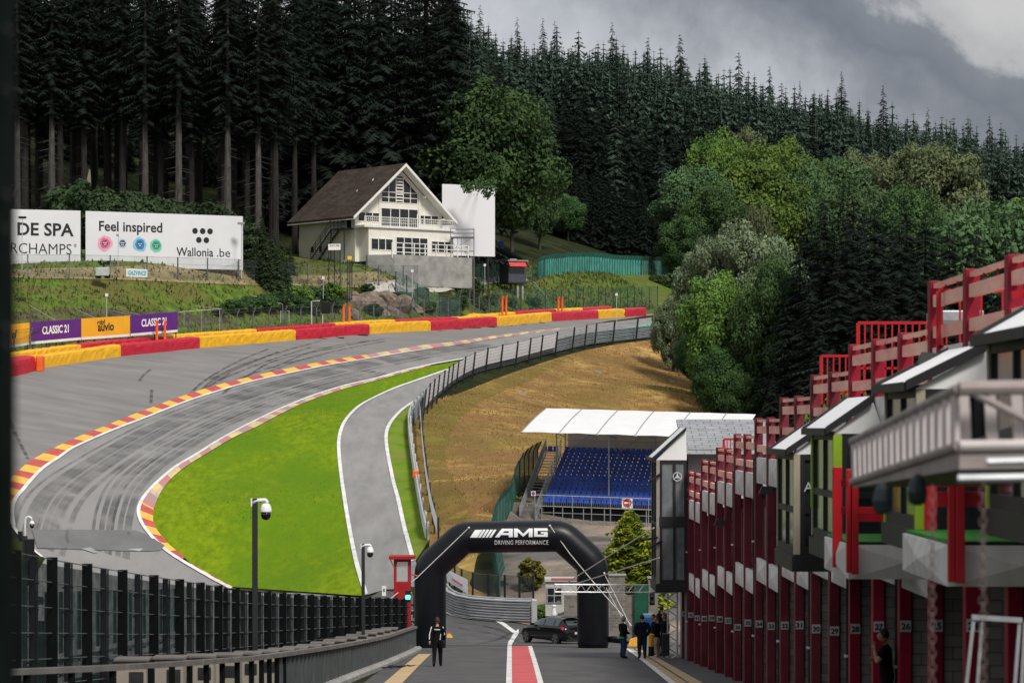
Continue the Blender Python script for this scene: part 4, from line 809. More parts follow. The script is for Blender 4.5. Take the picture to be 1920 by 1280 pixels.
MB().box(-2.5, .05, -.05, 3.05, -.18, 0).build('floor', DARKM, C_, local=True)
for x, y in ((-1.0, .4), (-.3, .4), (-1.0, 2.5), (-.3, 2.5)): MB().box(x - .14, x + .14, y - .14, y + .14, -4.5, -.18).build('stilt', CONC, C_, local=True)
sr = thing('slope_stairs', 'green railed stairs running down the bank beside the cabin', 'stairs', P(1020, 555, 396)); SG = mat('green_rail', (.16, .34, .26), .6, (.12, .26, .2), 2)
for o_ in (0, 1.0): MB().tube([P(1000, 528, 392) + Vector((0, o_, 0)), P(1028, 561, 388) + Vector((0, o_, 0)), P(1029, 585, 388) + Vector((0, o_, 0))], .06, 6).build('handrail', SG, sr)
mb = MB()
for k in range(12): p = P(999, 537, 392).lerp(P(1027, 580, 388), k / 11); mb.box(p.x - .1, p.x + .3, p.y, p.y + 1, p.z - .05, p.z + .02)
mb.build('treads', SG, sr)
# footpath towards the cabin
fp = hits([(690, 540), (750, 537), (820, 534), (880, 529), (940, 525), (985, 523)], 10); ribbon(offset_line(fp, -.9), offset_line(fp, .9), 60, .12, mat('gravel_path', (.42, .40, .36), .9, (.34, .32, .29), 1.5), 'footpath')
# dry worn ground in front of the billboards
dp = hits([(-30, 520), (160, 521), (330, 525), (480, 530), (640, 536), (740, 535)], 15); ribbon(offset_line(dp, -3.2), offset_line(dp, .6), 70, .11, mat('dry_worn_ground', (.30, .22, .12), .95, (.13, .12, .05), .5, bump=.5), 'worn_ground')
# rocks in the bank
ROCK = mat('reddish_rock', (.20, .15, .12), .9, (.07, .055, .05), 1.1, bump=.8, c3=(.26, .21, .16), scale3=.8)
for k, (x, y, s) in enumerate(((655, 560, 1.2), (672, 572, 1.5), (690, 560, 1.3), (706, 574, 1.5), (724, 563, 1.4), (742, 574, 1.6), (760, 567, 1.2), (655, 590, 1.0), (665, 600, .9), (735, 588, 1.2), (715, 590, 1.0), (640, 555, .7), (778, 580, 1.0))):
    p = hit(x, y); me = bmesh.new(); bmesh.ops.create_icosphere(me, subdivisions=2, radius=1); r = random.Random(k); ph = [r.uniform(-1, 1) for _ in range(18)]
    for v in me.verts:
        c = v.co; q = [max(-.62, min(.62, c.dot(Vector(ph[i * 3:i * 3 + 3]).normalized()))) for i in range(6)]; f = .75 + .5 * sum(q[:3]) / 3
        for i in range(6):
            n_ = Vector(ph[i * 3:i * 3 + 3]).normalized(); dd_ = v.co.dot(n_)
            if dd_ > .6: v.co -= n_ * (dd_ - .6)
    mb = MB(); mb.add([(p.x + v.co.x * s * 1.3, p.y + .2 + v.co.y * s, p.z + v.co.z * s * .85) for v in me.verts], [tuple(v.index for v in f.verts) for f in me.faces]); me.free()
    single(mb, 'rock', ROCK, 'angular reddish rock in the outcrop on the bank below the house', 'rock', group='rock outcrop on the bank')
# ================================================================== PIT BUILDING
PRED = mat('maroon_paint', (.135, .016, .028), .6, (.095, .011, .02), 1.3, spec=.2, c3=(.165, .026, .036), scale3=.5); BRED = mat('bright_red_paint', (.42, .004, .012), .45, (.34, .003, .01), 2)
PINK = mat('faded_beam', (.92, .46, .39), .8, (.74, .32, .26), 1.6, stretch=(3, .5, 3), c3=(.90, .56, .42), scale3=.5); PANELW = mat('stained_white_panel', (.64, .63, .60), .7, (.50, .48, .45), 1.1, stretch=(2, 2, .35))
BLOCK = blockmat('concrete_blockwork', (.23, .215, .185), (.16, .15, .13), (.10, .095, .085), .42, .21, rot=(R(90), 0, 0)); CHAR = mat('charcoal_frame', (.014, .014, .016), .5, (.01, .01, .011), 3)
LIME = mat('lime_panel', (.27, .42, .015), .6, (.22, .36, .012), 2); BEIGE = mat('beige_column', (.36, .32, .24), .7, (.30, .27, .2), 2); GLASS2 = mat('bay_glass', (.030, .036, .038), .12, (.015, .018, .02), .8, spec=.3); TURF = mat('green_turf_carpet', (.02, .19, .015), .95, (.012, .13, .01), 4, bump=.5)
SLATE = blockmat('grey_slate', (.30, .31, .33), (.25, .26, .28), (.10, .10, .11), .62, .32, rot=(R(28), 0, 0)); WINM = mat('maroon_infill', (.10, .028, .04), .4, (.07, .02, .03), .8, spec=.5)
PB = thing('pit_building', 'long stepped pit building with maroon posts and glass bays along the lane', 'building', (10, 60, lane_z(60)))
Yn = lambda n: 48. + 4 * n
def topz(n):
    for a, z in ((1, 2.54), (4, 1.77), (6, 1.26), (8, .79), (10, .27), (12, -.22), (14, -.71), (16, -1.21), (20, -1.75)):
        if n <= a: return z
plate_y = {24: 1172, 25: 1172, 26: 1173, 27: 1174, 28: 1178, 29: 1182, 30: 1178, 31: 1171, 32: 1172, 33: 1173, 34: 1169, 35: 1167, 36: 1175, 37: 1163, 38: 1160, 39: 1158, 40: 1159, 41: 1158, 42: 1152, 43: 1150}
PLW = mat('number_plate_white', (.50, .50, .49), .7, (.42, .42, .41), 3)
for n in range(-3, 20):
    y = Yn(n); x = fac_x(y); z0 = lane_z(y); t = topz(n)
    mb = MB(); mb.box(x, x + .23, y - .17, y + .17, z0 - .4, t, bev=.012); p = mb.build('pillar', PRED if n > 4 else mat('near_pillar_crimson', (.27, .008, .028), .5, (.19, .006, .02), 1.3, spec=.2), PB)  # the nearest pillars take a brighter red than the rest
    num = 24 + n
    if num in plate_y:
        pz = (HY - plate_y[num]) * (y - .17) / F; pl = MB(); s = .105; pl.box(x + .012, x + .218, y - .192, y - .173, pz - s, pz + s, 0)
        text_at(pl, str(num), .165, (x + .115, y - .194, pz - .06), (1, 0, 0), (0, 0, 1), 1, fit=.165, bold=.006); pl.build('number_plate', [PLW, TEXTK], p)
    # rails to the next post towards the camera
    t2 = topz(n); yb = y - 4 + .17; ya = y - .17
    for za, zb, wd, off, m, nm in ((-.13, -.05, .09, .06, PINK, 'top_rail'), (-.46, -.25, .10, .05, PINK, 'beam'), (-1.0, -.8, .10, .05, PINK, 'beam')):
        MB().box(x + off, x + off + wd, yb, ya, t2 + za, t2 + zb).build(nm, m, PB)
    for k in (1, 2): yy = y - 4 * k / 3; MB().box(x + .09, x + .12, yy - .02, yy + .02, t2 - .25, t2 - .13).build('spindle', PRED, PB)
    # white embossed fascia panels, upper and lower
    for a, b, nm in ((-1.92, -1.17, 'fascia_panel'), (-4.78, -4.12, 'fascia_panel')):
        if Yn(n) < 52 and a < -3: continue
        mb = MB(); c = (x - .05, y - 2, t2 + (a + b) / 2); q = [(x + .04, yb, t2 + a), (x + .04, ya, t2 + a), (x + .04, ya, t2 + b), (x + .04, yb, t2 + b)]
        mb.add(q + [c], [(1, 0, 4), (2, 1, 4), (3, 2, 4), (0, 3, 4)]); mb.box(x + .04, x + .14, yb, ya, t2 + a, t2 + b); mb.build(nm, PANELW, PB)
    # recessed upper wall with its window, floor and roof slabs, partition and back walls
    MB().box(x + .45, x + .6, y - 4, y - .001, t2 - 4.1, t2 - 1.93).build('upper_wall', PRED, PB)
    w = MB(); w.box(x + .41, x + .45, y - 3.6, y - .4, t2 - 3.7, t2 - 2.2); [w.box(x + .38, x + .41, y - 4 + k, y - 4 + k + .1, t2 - 3.9, t2 - 2.1) for k in (.4, 1.4, 2.4, 3.4)]; w.build('upper_window', WINM, PB)
    MB().box(x + .15, x + 7, y - 3.998, y - .002, t2 - 1.9, t2 - 1.6).build('roof_slab', CONC, PB)
    MB().box(x + .24, x + 7, y - 3.998, y - .002, t2 - 4.75, t2 - 4.3).build('floor_slab', CONC, PB)
    MB().box(x + .25, x + 6.8, y - .1, y + .1, z0 - .4, t2 - 4.76).build('partition_wall', BLOCK, PB)
    MB().box(x + 6.81, x + 7, y - 3.998, y - .002, z0 - .4, t2 - 4.76).build('rear_wall', BLOCK, PB)
    if n % 2 == 0 and n > 0:
        d_ = MB(); d_.tube([(x + .02, y + .32, z0 - .2), (x + .02, y + .32, t2 - 1.2)], .045, 6); dp_ = d_.build('downpipe', BLACK, PB)
        for zz in (1.6, 4.4): MB().box(x - .06, x + .1, y + .25, y + .39, z0 + zz, z0 + zz + .05).build('pipe_clip', WHITE, dp_)
PZ_ = lambda y, d: (HY - y) * d / F
# ---- glazed bays standing out over the lane
def bay(d0, d1, xo, zb, ze, rise, colm, colm2, split_, gls=None, run=.7):
    x1 = fac_x(d0) - .02; xr = min(x1, xo + run); zr = ze + (xr - xo) * rise
    cw = .13
    for y in (d0, d1):
        f = MB().box(xo + .0, xo + cw, y - cw / 2, y + cw / 2, zb + .35, ze - .1).build('bay_column', colm, PB)
        if colm2 is not None: MB().box(xo - .012, xo + cw + .012, y - cw / 2 - .012, y + cw / 2 + .012, split_[0], split_[1]).build('column_cladding', colm2, f)
    b = MB(); b.box(xo - .04, x1, d0 - .12, d1 + .12, zb, zb + .32); b.build('bay_skirt', CHAR, PB)
    g = MB(); yA = d0 + .02; yB = d1 - .02
    fm = MB()                                  # frames of the end towards the camera and of the lane side
    w = x1 - xo - cw
    for za, zc in ((zb + .32, zb + .50), (ze - .22, ze - .06), ((zb + ze) / 2 - .06, (zb + ze) / 2 + .06)): fm.box(xo + cw, x1, d0 - .05, d0 + .05, za, zc); fm.box(xo + .02, xo + .11, d0 + .07, d1 - .07, za, zc)
    for xx in (xo + cw, xo + cw + w * .5, x1 - .1): fm.box(xx, xx + .1, d0 - .053, d0 + .053, zb + .5, ze - .22)
    for k in range(3): yy = d0 + .07 + (d1 - d0 - .24) * k / 2; fm.box(xo + .017, xo + .113, yy, yy + .1, zb + .5, ze - .22)
    fo = fm.build('bay_frame', CHAR, PB)
    g.quad((xo + cw, d0, zb + .4), (x1, d0, zb + .4), (x1, d0, ze - .1), (xo + cw, d0, ze - .1)); g.quad((xo + .06, d1, zb + .4), (xo + .06, d0, zb + .4), (xo + .06, d0, ze - .1), (xo + .06, d1, ze - .1)); g.quad((x1, d1, zb + .4), (xo + .06, d1, zb + .4), (xo + .06, d1, ze - .1), (x1, d1, ze - .1))
    g.build('pane', gls or GLASS2, fo)
    r = MB(); r.hexa([(xo - .12, d0 - .15, ze - .08), (xr, d0 - .15, zr - .06), (xr, d1 + .15, zr - .06), (xo - .12, d1 + .15, ze - .08)], [(xo - .12, d0 - .15, ze - .02), (xr, d0 - .15, zr), (xr, d1 + .15, zr), (xo - .12, d1 + .15, ze - .02)]); ro = r.build('bay_roof', mat('white_roof_sheet', (.90, .90, .91), .4, (.84, .84, .85), 1.5), PB)
    e = MB()
    for y in (d0 - .19, d1 + .12): e.hexa([(xo - .16, y, ze - .12), (xr, y, zr - .11), (xr, y + .07, zr - .11), (xo - .16, y + .07, ze - .12)], [(xo - .16, y, ze + .02), (xr, y, zr + .04), (xr, y + .07, zr + .04), (xo - .16, y + .07, ze + .02)])
    e.box(xo - .19, xo - .121, d0 - .15, d1 + .15, ze - .13, ze + .0); e.build('roof_edging', CHAR, ro)
    gb = MB(); gb.poly([(xo - .02, d0 - .06, ze - .1), (min(x1, xr + .2), d0 - .06, ze - .1), (xr, d0 - .06, zr - .1)]); gb.quad((xr, d0 - .06, zr - .01), (min(x1, xr + .2), d0 - .06, ze - .1), (min(x1, xr + .2), d1, ze - .1), (xr, d1, zr - .01)); gb.box(xr - .2, x1, d0 - .04, d1, ze - .16, ze - .1); gb.build('bay_gable', mat('white_gable_sheet', (.74, .74, .74), .5, (.68, .68, .68), 1.5), ro)
    return fo
bA_ = bay(120.4, 124.8, 5.84, -6.68, -1.24, 1.0, mat('brown_column', (.30, .26, .22), .6, (.23, .20, .17), 2), None, None, glassmat('bay_glass_reflection_tone', (.17, .19, .20), .04), 1.2)  # far tower: reflection and visible interior put into a paler glass colour
MB().box(5.95, 7.06, 120.33, 120.45, PZ_(987, 120.4), PZ_(968, 120.4)).build('dark_band', CHAR, PB)
bB_ = bay(60.8, 64.6, 5.75, -2.95, -.46, .80, BEIGE, None, None)
bay(53.2, 57.1, 5.75, -2.42, -.02, .82, BEIGE, LIME, (-1.55, -.15)); bay(42.4, 45.9, 5.75, -1.78, .64, .55, BEIGE, LIME, (-1.5, -.55), None, 1.0); bay(32.5, 36, 5.75, -1.3, 1.1, .62, BEIGE, LIME, (-1, .2), None, 1.0)
# extra storey of the far tower reaching nearer the ground, and the star emblem on its glass
EMB = mat('emblem_silver', (.55, .58, .60), .4, (.48, .5, .52), 3); c = P(1270, 893, 120.3); mb = MB()
for j in range(28):
    a, b = 2 * math.pi * j / 28, 2 * math.pi * (j + 1) / 28; q = lambda r, t: (c.x + r * math.cos(t), c.y, c.z + r * math.sin(t)); mb.quad(q(.155, a), q(.185, a), q(.185, b), q(.155, b))
for j in range(3):
    a = math.pi / 2 + j * 2 * math.pi / 3; q = lambda r, t: (c.x + r * math.cos(t), c.y, c.z + r * math.sin(t)); mb.poly([(c.x, c.y, c.z), q(.045, a - 1.05), q(.17, a), q(.045, a + 1.05)])
mb.build('star_emblem', EMB, bA_)
mb = MB(); text_at(mb, 'A', .28, P(1516, 921, 60.74), (1, 0, 0), (0, 0, 1)); mb.build('glass_lettering', EMB, bB_)
for k, (x0, y0, x1, y1) in enumerate(((1219, 902, 1240, 887), (1204, 1012, 1232, 1007), (1216, 1028, 1240, 1014))): MB().tube([P(x0, y0, 119.5), P(x1, y1, 120.3)], .05, 6).build('stay_rod', BLACK, PB)
# ---- balconies with turf between the bays, with bright red timber frames
def balcony(xo, d0, d1, zt, zb, posts, beams):
    x1 = fac_x(d0) - .02; mb = MB(); mb.box(xo, x1, d0, d1, zb, zt)
    cx, cz = (xo + x1) / 2, (zt + zb) / 2
    mb.add([(xo, d0 - .004, zb), (x1, d0 - .004, zb), (x1, d0 - .004, zt), (xo, d0 - .004, zt), (cx, d0 - .09, cz)], [(0, 1, 4), (1, 2, 4), (2, 3, 4), (3, 0, 4)])
    cy = (d0 + d1) / 2; mb.add([(xo - .004, d1, zb), (xo - .004, d0, zb), (xo - .004, d0, zt), (xo - .004, d1, zt), (xo - .09, cy, cz)], [(0, 1, 4), (1, 2, 4), (2, 3, 4), (3, 0, 4)])
    b = mb.build('balcony', PANELW, PB)
    MB().box(xo + .04, x1 - .02, d0 + .04, d1 - .02, zt + .003, zt + .05).build('turf', TURF, b); MB().box(xo + .1, x1 - .05, d0 + .02, d0 + .04, zt + .003, zt + .035).build('edging', BLACK, b)
    for (x, y, w, z0, z1) in posts: MB().box(x, x + w, y, y + .14, z0, z1, bev=.008).build('red_post', BRED, PB)
    for (xa, xb, y, z) in beams: MB().box(xa, xb, y + .15, y + .23, z - .055, z + .055).build('red_beam', BRED, PB)
PX = lambda x, d: (x - 960) * d / F
PZ = lambda y, d: (HY - y) * d / F
balcony(5.45, 48.2, 51.9, PZ(1021, 48.2), PZ(1085, 48.2), [(PX(1562, 49.5), 49.5, .155, PZ(1063, 49.5), PZ(875, 49.5)), (PX(1587, 48), 47.95, .075, PZ(1073, 48), PZ(879, 48)), (PX(1598, 47.9), 47.9, .105, PZ(1076, 48), PZ(876, 48))],
        [(PX(1575, 48.3), PX(1655, 48.3), 48.0, PZ(906, 48)), (PX(1575, 48.3), PX(1660, 48.3), 48.0, PZ(957, 48)), (PX(1600, 48), PX(1660, 48), 47.9, PZ(971, 48))])
balcony(5.45, 37.2, 41.5, PZ(1022, 37.2), PZ(1099, 37.2), [(PX(1735, 41), 41, .16, PZ(1078, 41), PZ(905, 41)), (PX(1778, 37), 36.95, .08, PZ(1090, 37), PZ(900, 37)), (PX(1793, 36.9), 36.9, .11, PZ(1092, 37), PZ(896, 37))],
        [(PX(1757, 37.2), PX(1915, 37.2), 37.0, PZ(942, 37)), (PX(1757, 37.2), PX(1915, 37.2), 37.05, PZ(930, 37)), (PX(1757, 37.2), PX(1915, 37.2), 37.0, PZ(905, 37))])
# ---- red guard rails across the roof terraces
def roof_rail(x0, x1, yt, yb, d, n):
    mb = MB(); a, b = P(x0, yt, d), P(x1, yt, d); zb_ = PZ(yb, d); mb.bar(a, b, .06, .06); mb.bar((a.x, d, zb_), (b.x, d, zb_), .05, .05)
    for k in range(n + 1): x = a.x + (b.x - a.x) * k / n; mb.box(x - (.04 if k == 0 else .016), x + (.04 if k == 0 else .016), d - .025, d + .025, zb_ - .3, a.z)
    mb.build('roof_railing', BRED, PB)
roof_rail(1609, 1775, 605, 690, 64.5, 13); roof_rail(1540, 1620, 667, 735, 73, 7); roof_rail(1357, 1376, 823, 852, 102, 3); roof_rail(1760, 1920, 545, 650, 50.5, 4)
MB().box(PX(1758, 56), PX(1845, 56), 56, 57.5, PZ(602, 56), PZ(582, 56), bev=.02).build('roof_unit', GALV, PB)
# crossbars beside the first tall posts
for x in (1898,): MB().box(PX(x, 41), PX(1925, 41), 41, 41.12, PZ(560, 41), PZ(545, 41)).build('red_beam', BRED, PB)
# ---- slate roofed stair tower at the far end
st_ = MB(); st_.box(PX(1291, 121), 10.6, 121.4, 127, -11.2, PZ(853, 121.4)); sw = st_.build('stair_tower', mat('grey_cladding', (.22, .22, .23), .7, (.17, .17, .18), 2), PB)
xl = PX(1290, 121); rf = MB(); rf.hexa([(xl - .15, 121, PZ(853, 121)), (10.9, 121, PZ(853, 121)), (10.9, 127, PZ(786, 127) - .1), (xl - .15, 127, PZ(786, 127) - .1)], [(xl - .15, 121, PZ(850, 121)), (10.9, 121, PZ(850, 121)), (10.9, 127, PZ(786, 127)), (xl - .15, 127, PZ(786, 127))]); rf.build('roof', SLATE, sw)
g_ = MB(); g_.box(xl - .2, 10.9, 120.8, 120.99, PZ(857, 121), PZ(851, 121)); g_.build('gutter', CHAR, sw); sr_ = MB(); [sr_.tube([(xl, 121.6, z), (10.8, 121.6, z)], .02, 5) for z in (PZ(846, 121), PZ(842, 121))]; sr_.build('snow_rail', GALV, sw)
# ---- black floodlights on arms
for x, y, d, s in ((1436, 918, 80, 1.0), (1349, 979, 100, 1.0), (1742, 673, 46, 1.0)):
    c = P(x, y, d); mb = MB(); w = .19 * s; mb.hexa([c + Vector(q) for q in ((-w, -.12, -.10), (w * .8, -.12, -.12), (w * .8, .15, -.12), (-w, .15, -.10))], [c + Vector(q) for q in ((-w * .55, -.08, .11), (w * .9, -.08, .08), (w * .9, .1, .08), (-w * .55, .1, .11))])
    mb.tube([c + Vector((w * .8, 0, .02)), c + Vector((.75, .05, .02))], .03, 6); mb.build('floodlight', CHAR, PB)
single(MB().lathe(P(1449, 1264, 84), [(.05, -.2), (.13, -.18), (.14, .12), (.1, .2), (.04, .22)], 12), 'fire_extinguisher', mat('extinguisher_red', (.20, .01, .015), .4, (.04, .005, .006), 3), 'dark red extinguisher at the foot of the garage posts', 'extinguisher')
# ------------------------------------------------------------------ near things on the right: gangway truss, chains, trestle
NG = mat('dull_alloy', (.34, .29, .28), .7, (.24, .20, .19), 2.5); NGL = mat('bright_alloy', (.56, .51, .50), .7, (.46, .41, .41), 2.5)
TG = thing('gangway_truss', 'out of focus silver gangway truss close to the camera at the right', 'truss', P(1800, 860, 18))
c0t, c0b, c1t, c1b = P(1799, 728, 18), P(1799, 836, 18), P(1597, 828, 25.6), P(1599, 903, 25.6); rgt = Vector((1.15, -.0, .02))
for a, b in ((c0t, c1t), (c0b, c1b), (c0t + rgt, c1t + rgt), (c0b + rgt, c1b + rgt)): MB().tube([a, b], .035, 8).build('chord', NG, TG)
MB().hexa([c0b + Vector((0, 0, -.14)), c0b + rgt + Vector((0, 0, -.14)), c1b + rgt + Vector((0, 0, -.05)), c1b + Vector((0, 0, -.05))], [c0b + Vector((0, 0, -.03)), c0b + rgt + Vector((0, 0, -.03)), c1b + rgt + Vector((0, 0, -.03)), c1b + Vector((0, 0, -.03))]).build('deck', NG, TG)
for k in range(17):
    f = (k + .5) / 17; a = c0t.lerp(c1t, f); b = c0b.lerp(c1b, f); MB().bar(a, b, .21, .03, up=(1, 0, 0)).build('slat', NGL, TG)
for k in range(7): f = (k + .3) / 7; a = c0t + rgt * f; b = c0b + rgt * f; MB().bar(a + Vector((0, .2, 0)), b + Vector((.02, .2, 0)), .07, .02, up=(0, 1, 0)).build('slat', NGL, TG)
MB().tube([c0t, c0t + rgt], .045, 8).build('chord', NG, TG); MB().tube([c0b, c0b + rgt], .035, 8).build('chord', NGL, TG); MB().tube([c0t + Vector((.05, 0, -.01)), c0b + rgt * .6], .025, 8).build('brace', NG, TG)
MB().prism([c0b + rgt * .9, c1b + rgt * .9, c1t + rgt * .9, c0t + rgt * .9], (.02, 0, 0)).build('gap_shade_panel', mat('slat_gap_shade', (.06, .05, .048), .8, (.04, .034, .032), 2), TG)  # added dark sheet standing in for the shade behind the slats
_ = lambda: MB().hexa([c0t + Vector((.02, .05, -.02)), c0t + rgt + Vector((0, .05, -.02)), c1t + rgt, c1t + Vector((.02, 0, 0))], [c0t + Vector((.02, .05, .02)), c0t + rgt + Vector((0, .05, .02)), c1t + rgt + Vector((0, 0, .03)), c1t + Vector((.02, 0, .03))]).build('top_sheet', NGL, TG)
for yy, x0 in ((866, 1850), (897, 1796)): MB().tube([P(x0, yy, 16), P(2010, yy - 4, 16)], .024, 8).build('tube', GALV, TG)
for x, y in ((1655, 938), (1720, 922)): c = P(x, y, 20); MB().lathe(c, [(.02, -.09), (.06, -.07), (.07, 0), (.05, .08), (.02, .12)], 10).build('dark_fitting', mat('dark_teal_fitting', (.01, .03, .04), .5, (.008, .012, .014), 4), TG)
CH = mat('chain_links', (.17, .11, .105), .7, (.11, .07, .068), 4)
for x, y0, d, lab in ((1748, 918, 17.6, 'blurred hanging chain, left of the pair below the gangway truss'), (1843, 905, 16, 'blurred hanging chain, right of the pair below the gangway truss')):
    mb = MB(); z = PZ(y0, d); k = 0
    while z > PZ(1330, d):
        c = Vector((PX(x, d), d, z)); a = Vector((.017, 0, 0)) if k % 2 else Vector((0, .017, 0))
        mb.tube([c + Vector((0, 0, .026)), c + a + Vector((0, 0, .012)), c + a - Vector((0, 0, .012)), c - Vector((0, 0, .026)), c - a - Vector((0, 0, .012)), c - a + Vector((0, 0, .012)), c + Vector((0, 0, .026))], .0042, 5); z -= .042; k += 1
    single(mb, 'chain', CH, lab, 'chain', group='chains hanging below the gangway truss')
tr_ = thing('trestle', 'blurred grey tubular trestle in front of the garage numbered 24', 'trestle', P(1866, 1290, 31)); d = 31
for a, b in (((1826, 1155), (1805, 1345)), ((1842, 1158), (1828, 1345)), ((1912, 1161), (1898, 1345)), ((1922, 1165), (1912, 1345))): MB().bar(P(*a, d), P(*b, d), .035, .035, up=(0, 1, 0)).build('leg', GALV, tr_)
MB().bar(P(1822, 1156, d), P(1916, 1162, d), .07, .05).build('top_bar', GALV, tr_)
single(MB().hexa([P(1852, 1166, 31), P(1858, 1166, 31), P(1858, 1166, 31.2), P(1852, 1166, 31.2)], [P(1850, 1148, 31), P(1856, 1146, 31), P(1856, 1146, 31.2), P(1850, 1148, 31.2)]), 'clamp', BLACK, 'small black clamp on the top bar of the trestle', 'clamp')
# dark post close to the camera at the left edge
LP_ = mat('near_dark_green_post', (.006, .010, .009), .9, (.003, .006, .005), 3, spec=.03)
np_ = thing('near_post', 'dark out of focus post filling the left edge of the view', 'post', P(0, 1280, 7)); mb = MB(); mb.box(PX(-40, 7), PX(18, 7), 6.9, 7.1, -3.4, 1.3, bev=.01); mb.build('shaft', LP_, np_)
for y in (50, 165, 360, 425, 610, 640): c = P(8, y, 6.88); MB().tube([c, c + Vector((.012, .01, -.012))], .006, 6).build('bolt', DARKM, np_)
# ================================================================== LEFT SIDE OF THE PIT LANE
SL = mat('black_slat', (.006, .008, .008), .8, (.004, .005, .005), 1.2, spec=.05); SLP = mat('dark_blue_post', (.010, .013, .016), .6, (.007, .009, .011), 2, spec=.15)
top_c = [(-40, 1012, 59), (25, 1030, 62), (140, 1052, 67.5), (274, 1075, 74), (350, 1087, 79), (425, 1099, 86), (510, 1108, 95), (600, 1115, 106), (670, 1118, 116), (740, 1120, 129), (762, 1122, 134)]
tl = [P(*q) for q in top_c]; n = 48; ta = resample(tl, n)
PF = thing('pit_wall_fence', 'tall dark slatted fence on the pit wall along the left of the lane', 'fence', (ta[24].x, ta[24].y, lane_z(ta[24].y)))
for i, p in enumerate(ta):
    d = ta[min(i + 1, n - 1)] - ta[max(i - 1, 0)]; d.z = 0; d.normalize(); b = Vector((p.x, p.y, lane_z(p.y) + .3)); mb = MB()
    if i % 2 == 0: mb.box(p.x - .12, p.x + .12, p.y - .02, p.y + .02, b.z, p.z, bev=.008); mb.build('slat', SL, PF)
    else:
        mb.box(p.x - .11, p.x + .03, p.y - .06, p.y + .06, b.z, p.z - .04, bev=.02); mb.box(p.x + .05, p.x + .075, p.y - .05, p.y + .05, b.z, p.z - .06)
        for f in (.18, .34, .5, .66, .82): z = b.z + (p.z - b.z) * f; mb.tube([(p.x - .16, p.y, z), (p.x + .1, p.y, z + .01)], .022, 6)
        mb.build('post', SLP, PF)
mb = MB()
for f in (.2, .36, .52, .68, .84, .985): mb.tube([Vector((p.x, p.y, lane_z(p.y) + .3 + (p.z - lane_z(p.y) - .3) * f)) for p in ta], .012, 4)
mb.build('wires', WIRE, PF)
mb = MB(); mb.v = sum([[(p.x - .13, p.y, lane_z(p.y) + .3), (p.x - .13, p.y, p.z - .15)] for p in ta], []); mb.f = [(2 * i, 2 * i + 2, 2 * i + 3, 2 * i + 1) for i in range(n - 1)]; mb.m = [0] * (n - 1)
mb.build('mesh_panel', netmat('dark_mesh_panel', (.015, .028, .028), .76, 3, .12), PF)
bw = MB(); bw.v = sum([[(p.x - .3, p.y, lane_z(p.y) - .4), (p.x - .3, p.y, lane_z(p.y) + .42), (p.x + .25, p.y, lane_z(p.y) + .42), (p.x + .25, p.y, lane_z(p.y) - .4)] for p in ta], [])
bw.f = [(4 * i + k, 4 * i + 4 + k, 4 * i + 5 + k, 4 * i + 1 + k) for i in range(n - 1) for k in range(3)]; bw.m = [0] * len(bw.f); bw.build('base_wall', mat('brown_stained_concrete', (.17, .145, .125), .9, (.09, .075, .065), 1), PF)
# debris fence and guardrail across the main straight, seen through the slats
o2 = [Vector((-12.6, 70, 0)), Vector((-13.4, 90, 0)), Vector((-13.6, 110, 0)), Vector((-14.5, 128, 0))]
def flat_fence(name, line, n, h, net, label):
    a = resample(line, n); t = thing(name, label, 'fence', (a[n // 2].x, a[n // 2].y, lane_z(a[n // 2].y)))
    for p in a: MB().bar((p.x, p.y, lane_z(p.y) - .2), (p.x, p.y, lane_z(p.y) + h), .1, .1, up=(0, 1, 0)).build('post', FPOSTD, t)
    m = MB(); m.v = sum([[(p.x, p.y, lane_z(p.y)), (p.x, p.y, lane_z(p.y) + h)] for p in a], []); m.f = [(2 * i, 2 * i + 2, 2 * i + 3, 2 * i + 1) for i in range(n - 1)]; m.m = [0] * (n - 1); m.build('netting', net, t); return t
flat_fence('netted_fence', o2, 14, 2.95, NETT, 'teal netted fence glimpsed between the dark slats of the pit wall')
rt = thing('guardrail', 'pale guardrail glimpsed between the dark slats of the pit wall', 'guardrail', (-13, 95, lane_z(95)))
for k in range(3):
    a = resample([v + Vector((.3, 0, 0)) for v in o2], 20); m = MB(); m.v = sum([[(p.x, p.y, lane_z(p.y) + .25 + k * .34), (p.x + .07, p.y, lane_z(p.y) + .38 + k * .34), (p.x, p.y, lane_z(p.y) + .52 + k * .34)] for p in a], [])
    m.f = [(3 * i + j, 3 * i + 3 + j, 3 * i + 4 + j, 3 * i + 1 + j) for i in range(19) for j in range(2)]; m.m = [0] * len(m.f); m.build('rail', GALV, rt)
sg = board(70, 1110, 1163, 83, 1110, 1163, mat('grey_board', (.42, .43, .45), .6, (.36, .37, .38), 2), 'distance_board', 'grey distance board reading 50 behind the dark slats at the left', 'sign', 72, 72, 0, thick=.04)
letter(sg, '50', .5, .6, .15, .17, TEXTK, bold=.02)
